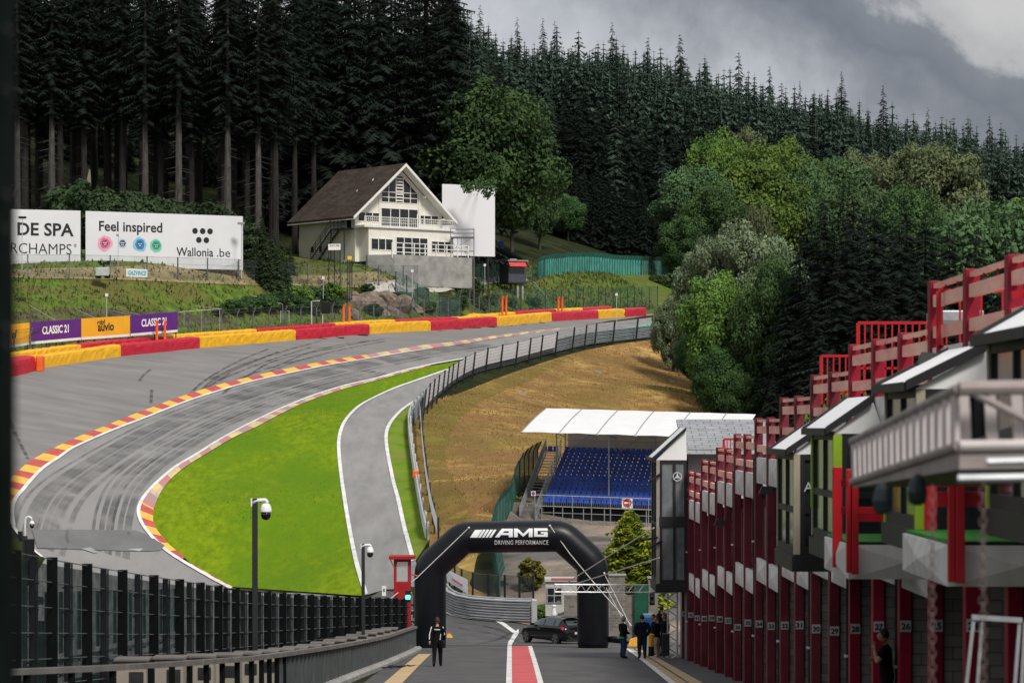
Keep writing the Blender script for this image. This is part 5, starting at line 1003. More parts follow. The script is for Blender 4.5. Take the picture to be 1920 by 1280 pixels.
# equipment boxes between fence and parapet
par = [P(*q) for q in ((779, 1175, 140), (765, 1179, 132), (720, 1194, 115), (660, 1206, 100), (600, 1216, 88), (480, 1233, 71), (292, 1247, 60), (117, 1256, 56), (-40, 1262, 53))]
BXM = mat('beige_box', (.30, .265, .22), .7, (.27, .24, .20), 1.5); LIDM = mat('grey_lid', (.15, .138, .128), .8, (.11, .10, .095), 2)
bx_line = [P(x, y, d) for x, y, d in ((728, 1176, 124), (690, 1184, 114), (640, 1196, 105), (570, 1210, 95), (500, 1218, 86), (430, 1224, 79), (340, 1228, 73), (250, 1232, 68.5))]
for i, p in enumerate(resample(bx_line, 17)):
    z0 = lane_z(p.y); t = thing('equipment_box', 'low beige box with a grey lid, one of the row behind the parapet', 'box', (p.x, p.y, z0), group='beige boxes behind the pit parapet')
    MB().box(p.x - .34, p.x + .34, p.y - .35, p.y + .35, z0, p.z - .06).build('body', BXM, t); MB().box(p.x - .40, p.x + .40, p.y - .42, p.y + .42, p.z - .06, p.z, bev=.01).build('lid', LIDM, t)
    MB().box(p.x - .05, p.x + .28, p.y - .37, p.y - .352, p.z - .6, p.z - .3).build('label_plate', DARKM, t)
# ribbed parapet with a pale top rail
PARM = mat('grey_ribbed_metal', (.085, .097, .10), .6, (.06, .068, .07), 1.5, spec=.2); PA = thing('pit_parapet', 'grey ribbed metal parapet with a pale top rail along the pit lane', 'parapet', (par[3].x, par[3].y, lane_z(par[3].y)))
pa = [p for p in resample(par, 300) if p.y > 76]; m = MB()
for i, p in enumerate(pa):
    o = .035 if (i // 1) % 4 in (0, 1) else -.035; zb_ = lane_z(p.y) + .22; m.v += [(p.x + o, p.y, zb_), (p.x + o, p.y, p.z - .06)]
m.f = [(2 * i, 2 * i + 2, 2 * i + 3, 2 * i + 1) for i in range(len(pa) - 1)]; m.m = [0] * len(m.f); m.build('panel', PARM, PA)
for p in resample([q for q in resample(par, 120) if q.y < 78], 15): MB().box(p.x - .06, p.x + .06, p.y - .05, p.y + .05, lane_z(p.y) - .2, p.z - .05).build('post', SL, PA)
pr = resample(par, 16)
for i in range(15): d = (pr[i + 1] - pr[i]) * .485; c = (pr[i] + pr[i + 1]) / 2; MB().bar(c - d, c + d, .2, .11).build('top_rail', mat('pale_rail', (.17, .158, .147), .8, (.115, .107, .10), 1.2), PA)
m = MB(); kb = [(-.18, -.4), (-.18, .22), (.2, .22), (.3, .14), (.3, -.4)]; K = 5
for p in resample(par, 40): m.v += [(p.x + u, p.y, lane_z(p.y) + v) for u, v in kb]
m.f = [(K * i + j, K * i + K + j, K * i + K + 1 + j, K * i + 1 + j) for i in range(39) for j in range(K - 1)] + [(4, 3, 2, 1, 0)]; m.m = [0] * len(m.f); m.build('kerb', CONC, PA)
# ---- dome cameras on poles
CAMW = mat('camera_white', (.74, .75, .76), .35, (.70, .71, .72), 2); CAMB = mat('camera_black_glass', (.006, .006, .008), .1, (.01, .01, .011), 3, spec=.7); POLE = mat('dark_grey_pole', (.022, .025, .027), .5, (.015, .017, .018), 2)
for x, yt, d, s, lab in ((478, 934, 84, 1.0, 'white and black dome camera on the nearer dark pole in front of the bright grass'), (681, 1019, 110, .82, 'white and black dome camera on the farther dark pole near the red booth')):
    b = P(x, yt, d); z0 = lane_z(d); t = thing('camera_pole', lab, 'camera', (b.x, b.y, z0), group='dome cameras on dark poles'); k = d / F
    MB().box(b.x - .075 * s, b.x + .075 * s, b.y - .075 * s, b.y + .075 * s, z0, b.z, bev=.015).build('pole', POLE, t)
    MB().tube([b + Vector((-.07 * s, -.02, -.13 * s)), b + Vector((.05, -.02, -.06 * s)), b + Vector((.30 * s, -.02, -.04 * s)), b + Vector((.34 * s, -.02, -.09 * s)), b + Vector((.34 * s, -.02, -.16 * s))], [.07 * s, .06 * s, .05 * s, .05 * s, .05 * s], 10).build('bracket', CAMW, t, smooth=True)
    MB().box(b.x - .11 * s, b.x - .07 * s, b.y - .1, b.y + .07, b.z - .22 * s, b.z + .01).build('clamp', CAMW, t)
    c = b + Vector((.31 * s, -.02, -.16 * s)); hd = MB().lathe(c, [(.06 * s, .02), (.11 * s, .0), (.155 * s, -.09 * s), (.168 * s, -.2 * s), (.168 * s, -.225 * s)], 20).build('housing', CAMW, t, smooth=True)
    MB().lathe(c, [(.135 * s, -.225 * s), (.14 * s, -.3 * s), (.125 * s, -.38 * s), (.08 * s, -.43 * s), (.02 * s, -.45 * s)], 20).build('dome', CAMB, t, smooth=True)
gn = P(47, 1012, 74); t = thing('camera_pole', 'white goose-neck dome camera at the far left above the slats', 'camera', (gn.x, gn.y, lane_z(74)), group='dome cameras on dark poles')
MB().tube([P(47, y, 74) for y in (1060, 985)] + [P(x, y, 74) for x, y in ((47.5, 975), (50, 969), (54, 968), (58, 970), (60, 976))], .025, 8).build('goose_neck', CAMW, t, smooth=True)
c = P(60, 976, 74); MB().lathe(c, [(.03, 0), (.065, -.05), (.065, -.09)], 14).build('housing', CAMW, t, smooth=True); MB().lathe(c, [(.055, -.09), (.055, -.14), (.03, -.18), (.01, -.185)], 14).build('dome', CAMB, t, smooth=True)
MB().tube([P(47, 1300, 74), P(47, 1004, 74)], .06, 8).build('pole', POLE, t)
q = P(55, 1030, 73); single(MB().box(q.x - .12, q.x + .10, q.y, q.y + .2, q.z - .6, q.z + .26, bev=.02), 'cabinet', BLACK, 'black cabinet on the fence below the goose-neck camera', 'cabinet'); q = P(38, 1005, 73); single(MB().hexa([q + Vector((-.03, 0, -.12)), q + Vector((.06, 0, -.12)), q + Vector((.06, .15, -.12)), q + Vector((-.03, .15, -.12))], [q + Vector((-.07, 0, .12)), q + Vector((.03, 0, .12)), q + Vector((.03, .15, .12)), q + Vector((-.07, .15, .12))]), 'loudspeaker', BLACK, 'small tilted black loudspeaker left of the goose-neck camera', 'loudspeaker')
# ---- red marshal booth with the green light, PIT EXIT board
MB_ = P(754, 1132, 138); bo = thing('marshal_booth', 'narrow red booth with a big window beside the arch', 'booth', MB_); rb = mat('booth_red', (.34, .008, .014), .5, (.27, .006, .011), 2); k = 138 / F
w, dpt = .39, .8; zb_, zt_, zw0, zw1 = MB_.z - 1.2, PZ(1048, 138), PZ(1090, 138), PZ(1053, 138)
m = MB(); x0, x1, y0, y1 = MB_.x - w, MB_.x + w, MB_.y, MB_.y + dpt
m.box(x0, x1, y0, y1, zb_, zw0); [m.box(a, a + .12, b, b + .1, zw0, zt_) for a in (x0, x1 - .12) for b in (y0, y1 - .1)]; m.box(x0 + .12, x1 - .12, y0, y0 + .1, zw1, zt_); m.box(x0 + .12, x1 - .12, y1 - .1, y1, zw1, zt_); m.build('body', rb, bo)
MB().box(x0 - .22, x1 + .2, y0 - .25, y1 + .2, zt_, zt_ + .17, bev=.02).build('roof', rb, bo); gl = mat('clear_booth_glass', (.5, .5, .5), .05, (.45, .45, .45), 1, trans=0)
g_m = netmat('booth_window', (.55, .55, .54), .35, .5, .05); MB().box(x0 + .12, x1 - .12, y0 + .03, y0 + .05, zw0, zw1).build('window', g_m, bo)
MB().tube([(x0, y0, zt_ - .35), (x0 - .15, y0 - .1, zt_ - .02)], .025, 6).build('bracket', GALV, bo); MB().tube([(x1, y0, PZ(1075, 138)), (x1 + .35, y0, PZ(1080, 138))], .035, 6).build('arm', rb, bo)
tl_ = P(764, 1118, 136.5); t = thing('signal_light', 'lit green signal light on the red booth', 'signal', tl_); MB().box(tl_.x - .1, tl_.x + .13, tl_.y, tl_.y + .2, tl_.z - .25, tl_.z + .28, bev=.03).build('housing', BLACK, t)
MB().lathe(tl_ + Vector((.02, -.01, -.02)), [(.1, -.1), (.115, 0), (.1, .1)], 14).build('lamp', mat('green_lamp', (.05, .6, .4), .4, (.05, .5, .35), 3, emit=((.10, 1, .62), 1.1)), t)
pe = thing('exit_board', 'white board with black PIT EXIT lettering half behind the arch', 'sign', P(778, 1180, 147.5)); a = P(754, 1178, 147.5); zt2 = PZ(1143, 147.5); wd = 1.55
for z0_, z1_, word, xw in ((PZ(1159, 147.5), zt2, 'PIT', .85), (a.z, PZ(1160, 147.5), 'EXIT', 1.2)):
    MB().box(a.x, a.x + wd, a.y, a.y + .06, z0_, z1_).build('panel', WHITE, pe); m = MB(); text_at(m, word, .46, (a.x + .20, a.y - .008, z0_ + .06), (1, 0, 0), (0, 0, 1), fit=xw, bold=.02, align='LEFT'); m.build('lettering', TEXTK, pe)
MB().bar((a.x + .6, a.y + .1, lane_z(147) - .2), (a.x + .6, a.y + .1, zt2 + .8), .1).build('post', DARKM, pe); MB().box(a.x + .25, a.x + .7, a.y + .02, a.y + .1, zt2 + .2, zt2 + .3).build('crossbar', DARKM, pe)
sp_ = P(720, 1108, 135); t = thing('warning_panel', 'small white panel on a short post above the dark fence left of the red booth', 'sign', sp_); MB().box(sp_.x - .09, sp_.x + .09, sp_.y, sp_.y + .05, sp_.z - .2, sp_.z + .25).build('panel', WHITE, t); MB().tube([(sp_.x, sp_.y + .03, lane_z(135)), (sp_.x, sp_.y + .03, sp_.z)], .03, 6).build('post', GALV, t); MB().box(sp_.x - .03, sp_.x + .03, sp_.y - .01, sp_.y, sp_.z - .02, sp_.z + .12).build('mark', TEXTK, t)
lb_ = P(728, 1190, 131); single(MB().prism([P(727, 1193, 131), P(737, 1192, 131), P(733, 1168, 131), P(727, 1170, 131)], (0, .06, 0)), 'leaning_board', LIDM, 'pale board leaning behind the end of the parapet', 'board')
# cables on the tan paving
p = at_lane(748, 1255); m = MB(); r = random.Random(4)
pts = [Vector((p.x + .5 * math.sin(i * .9) * (i % 5) / 4 + i * .03 - .5, p.y - 1.6 + i * .13, lane_z(p.y - 1.6 + i * .13) + .11 + .03 * (i % 2))) for i in range(26)]; m.tube(pts, .018, 5); single(m, 'cable', BLACK, 'tangled black cable lying on the tan paving', 'cable')
# ================================================================== INFLATABLE ARCH
INF = mat('inflatable_black', (.0045, .0055, .009), .38, (.003, .004, .006), .9, bump=.2, spec=.28); D = 144.6; AR = .77
AA = thing('inflatable_arch', 'black inflatable arch with white lettering spanning the pit lane', 'arch', P(960, 1215, D))
cl = [P(x, y, D) for x, y in ((806.5, 1219), (806.5, 1064), (868, 1007), (1053, 1004), (1111, 1056), (1112, 1213))]
path = [cl[0]]
for i in range(1, 5):
    a, b, c = cl[i - 1], cl[i], cl[i + 1]; u = (a - b).normalized(); v = (c - b).normalized(); s = .36
    for t in (0, .25, .5, .75, 1): path.append((b + u * s) * (1 - t) ** 2 + b * (2 * t * (1 - t)) + (b + v * s) * t ** 2)
path.append(cl[5]); rr = [AR * .93] + [AR] * (len(path) - 2) + [AR * .93]; rr[1] = rr[-2] = AR
path.insert(1, path[0] + Vector((0, 0, .25))); rr.insert(1, AR); path.insert(-1, path[-1] + Vector((0, 0, .25))); rr.insert(-1, AR)
m = MB(); m.tube(path, rr, 28); m.smooth = True; m.build('tube', INF, AA)
ax0 = cl[2]; ax1 = cl[3]
def on_tube(p):
    """move a point of the lettering onto the round front of the top tube"""
    f = (p.x - ax0.x) / (ax1.x - ax0.x); zc = ax0.z + (ax1.z - ax0.z) * f; h = max(-.7, min(.7, p.z - zc)); return Vector((p.x, D - math.sqrt((AR + .03) ** 2 - h * h), p.z))
def zz(x, y): return P(720 + x / 4, 960 + y / 4 - .5 * 0, D - AR * .9)
LET = mat('arch_lettering', (.70, .72, .74), .5, (.60, .62, .64), 2)
def strips(polys, n=6):
    m = MB()
    for q in polys:
        q = [Vector(a) for a in q]
        if len(q) == 4:                       # subdivide so that it can follow the round tube
            for i in range(n):
                a, b = i / n, (i + 1) / n; L_ = lambda t: q[0].lerp(q[3], t); R_ = lambda t: q[1].lerp(q[2], t)
                m.add([on_tube(zz(*L_(a))), on_tube(zz(*R_(a))), on_tube(zz(*R_(b))), on_tube(zz(*L_(b)))], [(0, 1, 2, 3)])
    return m
bars = [[(645, 188), (700, 188), (738, 130), (683, 132)]] + [[(706 + 27 * i, 188), (725 + 27 * i, 188), (763 + 27 * i, 129), (744 + 27 * i, 129)] for i in range(4)]
A_l = [[(832, 186), (864, 186), (918, 122), (884, 122)], [(884, 140), (966, 140), (966, 122), (884, 122)], [(936, 185), (966, 185), (966, 140), (936, 140)], [(872, 169), (936, 169), (936, 153), (886, 153)]]
M_l = [[(975, 185), (1003, 185), (1003, 121), (975, 121)], [(1003, 146), (1044, 182), (1044, 160), (1003, 121)], [(1044, 182), (1086, 146), (1086, 120), (1044, 160)], [(1086, 184), (1115, 184), (1115, 120), (1086, 120)]]
G_l = [[(1125, 182), (1152, 182), (1152, 119), (1125, 119)], [(1152, 138), (1228, 138), (1228, 119), (1152, 119)], [(1152, 182), (1228, 182), (1228, 165), (1152, 165)], [(1200, 165), (1228, 165), (1228, 146), (1200, 146)], [(1176, 158), (1200, 158), (1200, 146), (1176, 146)]]
strips(bars + A_l + M_l + G_l).build('lettering', LET, AA)
vs, fs = text_mesh('DRIVING PERFORMANCE', .30, bold=.002, spacing=1.12, extrude=.001); xs = [v[0] for v in vs]; o = zz(1030, 241); sx = (400 / 4 * D / F) / (max(xs) - min(xs)); m = MB(); m.add([on_tube(Vector((o.x + v[0] * sx, 0, o.z + v[2]))) + Vector((0, v[1], 0)) for v in vs], fs); m.build('lettering', LET, AA)
ROPE = mat('pale_rope', (.62, .60, .58), .8, (.5, .48, .46), 6)
def rope(pts, r=.022): MB().tube(pts, r, 5).build('guy_rope', ROPE, AA)
rope([P(879, 989, D - .72), P(782, 1082, D - .85), P(733, 1121, 136)]); rope([P(768, 1098, D - .6), P(731, 1150, 134)], .03); rope([P(772, 1110, D - .6), P(742, 1138, 138)])
rope([P(1031, 985, D - .72), P(1068, 1037, D - .75), P(1117, 1096, D - .8), P(1184, 1172, 137)]); rope([P(1133, 1075, D - .3), P(1182, 1172, 137)], .016); rope([P(1136, 1100, D - .3), P(1178, 1180, 135)], .016)
rope([P(1064, 1091, D - .72), P(1160, 1030, 130), P(1226, 989, 115)], .028); rope([P(1072, 1096, D - .7), P(1236, 1045, 114)], .028)
for x, y in ((879, 989), (1031, 985), (1133, 1074)): c = P(x, y, D - .74); MB().lathe(c, [(.02, -.05), (.06, 0), (.02, .05)], 8).build('rope_patch', LET, AA)
m = MB(); m.tube([P(1136, 1200, D), P(1148, 1196, D - .2), P(1161, 1197, D - .5)], [.16, .13, .12], 12); m.build('blower_sleeve', INF, AA, smooth=True)
# ================================================================== ALUMINIUM GANTRY
GT = thing('truss_gantry', 'aluminium lattice gantry with one upright at the right of the lane', 'gantry', P(1260, 1236, 124)); d = 124; s = .17
def lattice(a, b, u, v, bays, name):
    """box lattice from a to b, half-width vectors u and v"""
    m = MB(); a = Vector(a); b = Vector(b)
    for su in (-1, 1):
        for sv in (-1, 1): m.tube([a + u * su + v * sv, b + u * su + v * sv], .025, 6)
    for k in range(bays):
        p, q = a.lerp(b, k / bays), a.lerp(b, (k + 1) / bays); e = 1 if k % 2 else -1
        for w, x in ((u, v), (u * -1, v), (v, u), (v * -1, u)): m.tube([p + w + x * e, q + w - x * e], .013, 5)
    for e_ in (a, b):
        for c in ((u + v, u - v), (u - v, -u - v), (-u - v, v - u), (v - u, u + v)): m.tube([e_ + c[0], e_ + c[1]], .02, 5)
    return m.build(name, ALU, GT)
lattice(P(1040, 1102, d), P(1256, 1103, d), Vector((0, .16, 0)), Vector((0, 0, .155)), 22, 'beam'); lattice(P(1261, 1237, d), P(1261, 1108, d), Vector((.2, 0, 0)), Vector((0, .2, 0)), 11, 'upright')
c = P(1261, 1237, d); MB().box(c.x - .45, c.x + .35, c.y - .4, c.y + .4, c.z - .05, c.z + .06).build('foot_plate', ALU, GT); c = P(1253, 1212, d - .3); MB().box(c.x - .25, c.x + .05, c.y - .1, c.y + .2, c.z - .35, c.z + .55).build('control_panel', DARKM, GT)
# ================================================================== BEHIND THE ARCH
GR = mat('pale_steel_guardrail', (.50, .51, .52), .45, (.36, .37, .38), 1.2, metal=.45)
gl_ = hits([(838, 1139), (846, 1149), (862, 1157), (885, 1162), (915, 1165), (955, 1167.5), (1000, 1169)], 4, 150)
gt = guardrail(gl_, 'guardrail', 'pale four beam guardrail curving behind the arch', 4, 1.28, GR, 9, side=-1, th=.16)
e = gl_[-1]; MB().box(e.x - .12, e.x + .22, e.y - .25, e.y + .2, e.z - .1, e.z + 1.42, bev=.03).build('end_plate', GR, gt)
m = MB(); m.tube([Vector((p.x, p.y, gzf(p.x, p.y) + 1.42)) for p in resample(gl_, 14)], .06, 6); m.build('cap_rail', GR, gt)
bl = hits([(836, 1112), (850, 1127), (872, 1140), (905, 1146), (960, 1150), (1000, 1152)], 4, 150)
mf, mt = fence('mesh_fence', bl, 9, 2.3, FPOSTD, 'dark mesh fence with a white banner behind the curved guardrail', 'fence', wires=(.5, .98), net=netmat('grey_mesh', (.07, .075, .075), .45, 2, .08), pw=.09)
bq = [P(836, 1066, 177), P(877, 1086, 175.5), P(877, 1113, 175.5), P(838, 1088, 177)]
m = MB(); m.prism([bq[3], bq[2], bq[1], bq[0]], (0, .03, 0)); m.build('banner', CLOTH, mf); m = MB(); text_at(m, 'SPA-FRANCORCHAMPS', .2, bq[3].lerp(bq[0], .35) + (bq[2] - bq[3]) * .52 + Vector((0, -.02, 0)), (bq[2] - bq[3]), (0, 0, 1), fit=1.05); m.build('lettering', mat('banner_red', (.5, .05, .06), .7, (.42, .04, .05), 2), mf)
fence('netted_fence', on_ground([P(x, 0, dd_) for x, dd_ in ((937, 177), (928, 184), (922, 193), (930, 203), (962, 214), (1008, 224))]), 26, 2.9, FGREEN, 'green netted fence at the foot of the dry slope left of the grandstand', 'fence', net=NETT if False else netmat('green_net_slope', (.05, .17, .14), .8, .9, .15), bend=-.3, pw=.08)
# white hut, stone wall and pillars
STONE = blockmat('grey_field_stone', (.20, .175, .145), (.11, .10, .09), (.22, .21, .19), .34, .15, rot=(R(90), 0, 0)); hb = P(1053, 1152, 163); k = 163 / F
ht = thing('white_hut', 'small white hut with a dark window behind the cars', 'hut', hb); x0, x1 = PX(1023, 163), PX(1087, 163); HW = mat('hut_white', (.48, .47, .44), .7, (.38, .37, .35), 1.5)
MB().box(x0, x1, hb.y, hb.y + 2, -11.9, PZ(1090, 163)).build('wall', HW, ht); MB().box(x0 - .05, x1 + .05, hb.y - .12, hb.y + 2.1, PZ(1090, 163), PZ(1086, 163) + .06, bev=.02).build('roof', HW, ht); MB().box(x0 + .3, x1, hb.y - .14, hb.y - .05, PZ(1087, 163), PZ(1083, 163)).build('red_band', mat('dull_red_band', (.42, .12, .11), .7, (.34, .09, .08), 2), ht)
m = MB(); m.box(PX(1025, 163), PX(1054, 163), hb.y - .06, hb.y - .003, PZ(1130, 163), PZ(1100, 163)); wf = m.build('window', mat('grey_frame', (.30, .30, .29), .6, (.24, .24, .23), 2), ht); m = MB()
for i in range(2):
    for j in range(2): a = PX(1027 + 13.5 * i, 163); b = PZ(1128 - 14 * j, 163); m.box(a, a + 11.5 * k, hb.y - .075, hb.y - .062, b, b + 11.5 * k)
m.build('pane', DGLASS, wf)
cn = P(1039, 1146, 161); single(MB().lathe(cn, [(.16, -.5), (.13, -.1), (.07, .25), (.12, .28), (.12, .34), (.04, .38)], 12), 'white_bollard', WHITE, 'white rounded bollard in front of the white hut', 'bollard')
sw_ = thing('stone_wall', 'grey stone wall with pillars behind the people at the right', 'wall', P(1150, 1182, 158)); dW = 158
MB().box(PX(1058, dW), PX(1228, dW), dW + .3, dW + .75, -11.9, PZ(1116, dW)).build('wall', STONE, sw_)
for xa, xb, yt in ((1140, 1172, 1079), (1216, 1234, 1084)): q = MB(); q.box(PX(xa, dW), PX(xb, dW), dW, dW + .9, -11.9, PZ(yt, dW)); pl_ = q.build('pillar', STONE, sw_); MB().box(PX(xa, dW) - .06, PX(xb, dW) + .06, dW - .06, dW + .96, PZ(yt, dW), PZ(yt, dW) + .08).build('capstone', CONC, pl_)
single(MB().box(PX(1190, dW), PX(1216, dW), dW + .05, dW + .15, -11.7, PZ(1095, dW)), 'green_gate', netmat('dark_green_gate', (.02, .10, .06), .85, 1, .1), 'dark green gate in the stone wall beside the right pillar', 'gate')
tq = P(1223, 1122, 150); t = thing('traffic_light', 'unlit dark traffic light hanging in front of the stone pillar', 'signal', tq); MB().box(tq.x - .13, tq.x + .13, tq.y, tq.y + .2, tq.z - .32, tq.z + .32, bev=.03).build('housing', BLACK, t)
for z in (-.17, .12): MB().lathe(tq + Vector((0, -.02, z)), [(.08, -.06), (.1, 0), (.08, .06)], 10).build('lamp', CAMB, t)
# ================================================================== GRANDSTAND
GA = R(9); rgt = Vector((math.cos(GA), -math.sin(GA), -.030)); dep = Vector((math.sin(GA), math.cos(GA), 0)); G0 = P(1018, 940, 213)
GS = thing('grandstand', 'grandstand of blue seats under a white canopy at the foot of the slope', 'grandstand', (G0.x + 5, G0.y + 5, gzf(G0.x + 5, G0.y + 5)))
g3 = lambda a, b, c: G0 + rgt * a + dep * b + Vector((0, 0, c))
NR, NC, RW, RH, CWD = 15, 29, .78, .252, .415
BLUE = mat('blue_seat', (.006, .040, .25), .5, (.004, .028, .18), 2, c3=(.008, .06, .34), scale3=.6); SCAF = mat('stand_tube', (.36, .37, .39), .45, (.26, .27, .28), 2, metal=.5)
def seat_shape(m, a, b, c):
    x0, x1 = a + .02, a + CWD - .03
    pts = lambda y, z, i=0: [g3(x0 + i, b + y, c + z), g3(x1 - i, b + y, c + z)]
    q = pts(0, .0) + pts(.30, -.03) + pts(.36, .14) + pts(.40, .34, .03); r_ = pts(.01, -.05) + pts(.30, -.08) + pts(.39, .12) + pts(.43, .335, .03)
    m.add(q + r_, [(0, 1, 3, 2), (2, 3, 5, 4), (4, 5, 7, 6), (8, 10, 11, 9), (10, 12, 13, 11), (12, 14, 15, 13), (0, 8, 9, 1), (6, 7, 15, 14), (0, 2, 10, 8), (2, 4, 12, 10), (4, 6, 14, 12), (1, 9, 11, 3), (3, 11, 13, 5), (5, 13, 15, 7)])
rest = MB(); decks = MB(); risers = MB()
for r in range(NR):
    b, c = r * RW, r * RH
    for k in range(NC):
        if r == NR - 1 and False: continue
        if r * NC + k < 87 + 12 and r < 4 and r * NC + k < 100: m = MB(); seat_shape(m, k * CWD, b, c); m.build('seat', BLUE, GS)
        else: seat_shape(rest, k * CWD, b, c)
    decks.hexa([g3(0, b - .05, c - .33), g3(NC * CWD, b - .05, c - .33), g3(NC * CWD, b + RW - .05, c - .33), g3(0, b + RW - .05, c - .33)], [g3(0, b - .05, c - .28), g3(NC * CWD, b - .05, c - .28), g3(NC * CWD, b + RW - .05, c - .28), g3(0, b + RW - .05, c - .28)])
for k in range(3): seat_shape(rest, -1.2 - k * CWD + .3, (NR - 1) * RW, (NR - 1) * RH)
ro = rest.build('seat_rows', BLUE, GS); ro['kind'] = 'stuff'
decks.build('deck', mat('dark_deck', (.03, .035, .05), .7, (.02, .024, .035), 2), GS)
# understructure
m = MB(); zg = lambda p: gzf(p.x, p.y) - .1
for a in np.arange(0, NC * CWD + .1, 1.5):
    for b in (-.55, 3.6, 7.4, 10.8):
        p = g3(a, b, -.35 + max(0, b) / RW * RH); m.tube([(p.x, p.y, zg(p)), p], .035, 6)
for z in (-.75, -1.25, -1.7): m.tube([g3(0, -.55, z), g3(NC * CWD, -.55, z)], .03, 5)
for a in np.arange(0, 10.6, 3.0): m.tube([g3(a, -.55, -1.7), g3(a + 1.5, -.55, -1.25)], .025, 5); m.tube([g3(a, -.5, -1.9), g3(a + 1.5, 3.6, -.6)], .025, 5)
m.build('scaffold', SCAF, GS)
MB().hexa([g3(0, .4, -2.6), g3(NC * CWD, .4, -2.6), g3(NC * CWD, .5, -2.6), g3(0, .5, -2.6)], [g3(0, .4, -.36), g3(NC * CWD, .4, -.36), g3(NC * CWD, .5, -.36), g3(0, .5, -.36)]).build('black_underside', BLACK, GS)  # upright black sheet below the front rows of seats
rl = MB(); rl.tube([g3(-.5, -.6, .48), g3(NC * CWD, -.6, .48)], .04, 6); rl.tube([g3(-.5, -.6, -.3), g3(NC * CWD, -.6, -.3)], .035, 6)
for a in np.arange(-.5, NC * CWD + .1, 1.36): p = g3(a, -.6, .48); rl.tube([p, (p.x, p.y, zg(p))], .035, 6)
for k in range(92): a = -.45 + k * .135; rl.tube([g3(a, -.6, -.3), g3(a, -.6, -.02)], .012, 4)
rl.build('front_railing', SCAF, GS)
# canopy with seams, posts, back wall
cv = MB(); A0, A1 = -1.35, 14.4; nb, na = 6, 24
def roof_pt(a, t):
    sag = -.035 * abs(math.sin(math.pi * a / 2.72)) * (1 - .3 * t); return g3(a + .55 * t * 0, -1.2 + 12.2 * t, 4.98 + 1.75 * t + .10 * math.sin(math.pi * t) + sag)
us = np.linspace(A0, A1, 64)
for a in us:
    for t in np.linspace(0, 1, nb + 1): cv.v.append(roof_pt(a, t))
cv.f = [(i * (nb + 1) + j, (i + 1) * (nb + 1) + j, (i + 1) * (nb + 1) + j + 1, i * (nb + 1) + j + 1) for i in range(63) for j in range(nb)]; cv.m = [0] * len(cv.f); cv.smooth = True
CAN = mat('white_canopy', (.80, .80, .80), .6, (.75, .75, .76), .6, trans=.12); can = cv.build('canopy', CAN, GS)
for a in np.arange(A0, A1 + .1, (A1 - A0) / 5.8):
    m = MB(); m.tube([roof_pt(min(a, A1), t) + Vector((0, 0, .03)) for t in np.linspace(0, 1, 8)], .035, 5); p = roof_pt(min(a, A1), 0); m.lathe(p - Vector((0, 0, .12)), [(.05, 0), (.11, .08), (.05, .18)], 8); m.build('rafter', SCAF, GS)
bkw = MB(); bkw.quad(g3(.2, 11.6, 3.4), g3(NC * CWD + .6, 11.6, 3.4), g3(NC * CWD + .6, 11.4, 6.1), g3(.2, 11.4, 6.1)); bkw.build('back_sheet', mat('beige_sheet', (.60, .50, .40), .8, (.52, .43, .34), .8), GS)
m = MB()
for a in (.05, 3.9, 6.9, 9.8): m.tube([g3(a, 11.1, 2.9), g3(a, 11.1, 6.4)], .05, 6); m.tube([g3(a, 11.1, 4.6), g3(a - 2.2, 6.2, 5.7)], .035, 5); m.tube([g3(a, 11.1, 5.4), g3(a + 1.6, 11.0, 5.9)], .035, 5); m.tube([g3(a, 11, 3.4), g3(a + 2.6, 11, 5.3)], .035, 5)
m.tube([g3(0, 11, 5.3), g3(12, 11, 5.3)], .05, 6); m.tube([g3(0, 11, 4.4), g3(12, 11, 4.4)], .03, 6); [m.tube([g3(k * .14, 11.3, 3.6), g3(k * .14, 11.3, 4.3)], .012, 4) for k in range(86)]
m.build('rear_frame', SCAF, GS)
for a, b, z in ((-.05, 7.2, 2.0), (4.55, 1.6, .5)): MB().tube([g3(a, b, z - 3.8), roof_pt(a, (b + 1.2) / 12.2)], .05, 8).build('post', SCAF, GS)
# side stairs
sx = MB(); S0, S1 = g3(-1.55, -1.0, -1.45), g3(-1.35, 10.6, 3.35)
NS = 24
for k in range(NS): p = S0.lerp(S1, k / (NS - 1)); sx.hexa([p + rgt * a + dep * b for a, b in ((0, 0), (1.15, 0), (1.15, .3), (0, .3))], [p + rgt * a + dep * b + Vector((0, 0, .05)) for a, b in ((0, 0), (1.15, 0), (1.15, .3), (0, .3))])
for a in (0, 1.15): sx.bar(S0 + rgt * a, S1 + rgt * a, .05, .2)
so_ = sx.build('side_stairs', SCAF, GS); hr = MB()
for a in (0, 1.15):
    for z in (1.05, .8, .55, .3): hr.tube([S0 + rgt * a + Vector((0, 0, z)), S1 + rgt * a + Vector((0, 0, z))], .028, 5)
    for k in range(9): p = S0.lerp(S1, k / 8) + rgt * a; hr.tube([p, p + Vector((0, 0, 1.05))], .03, 5)
    p = S0 + rgt * a; hr.tube([(p.x, p.y, zg(p)), p], .04, 5)
hr.build('handrail', SCAF, so_)
m = MB(); q = [S0 + Vector((-.03, 0, .3)), S1 + Vector((-.03, 0, .3)), S1 + Vector((-.03, 0, 1.05)), S0 + Vector((-.03, 0, 1.05))]; m.prism(q, (.02, 0, 0)); m.build('side_sheet', netmat('grey_side_sheet', (.30, .31, .31), .75, 1, .1), so_)
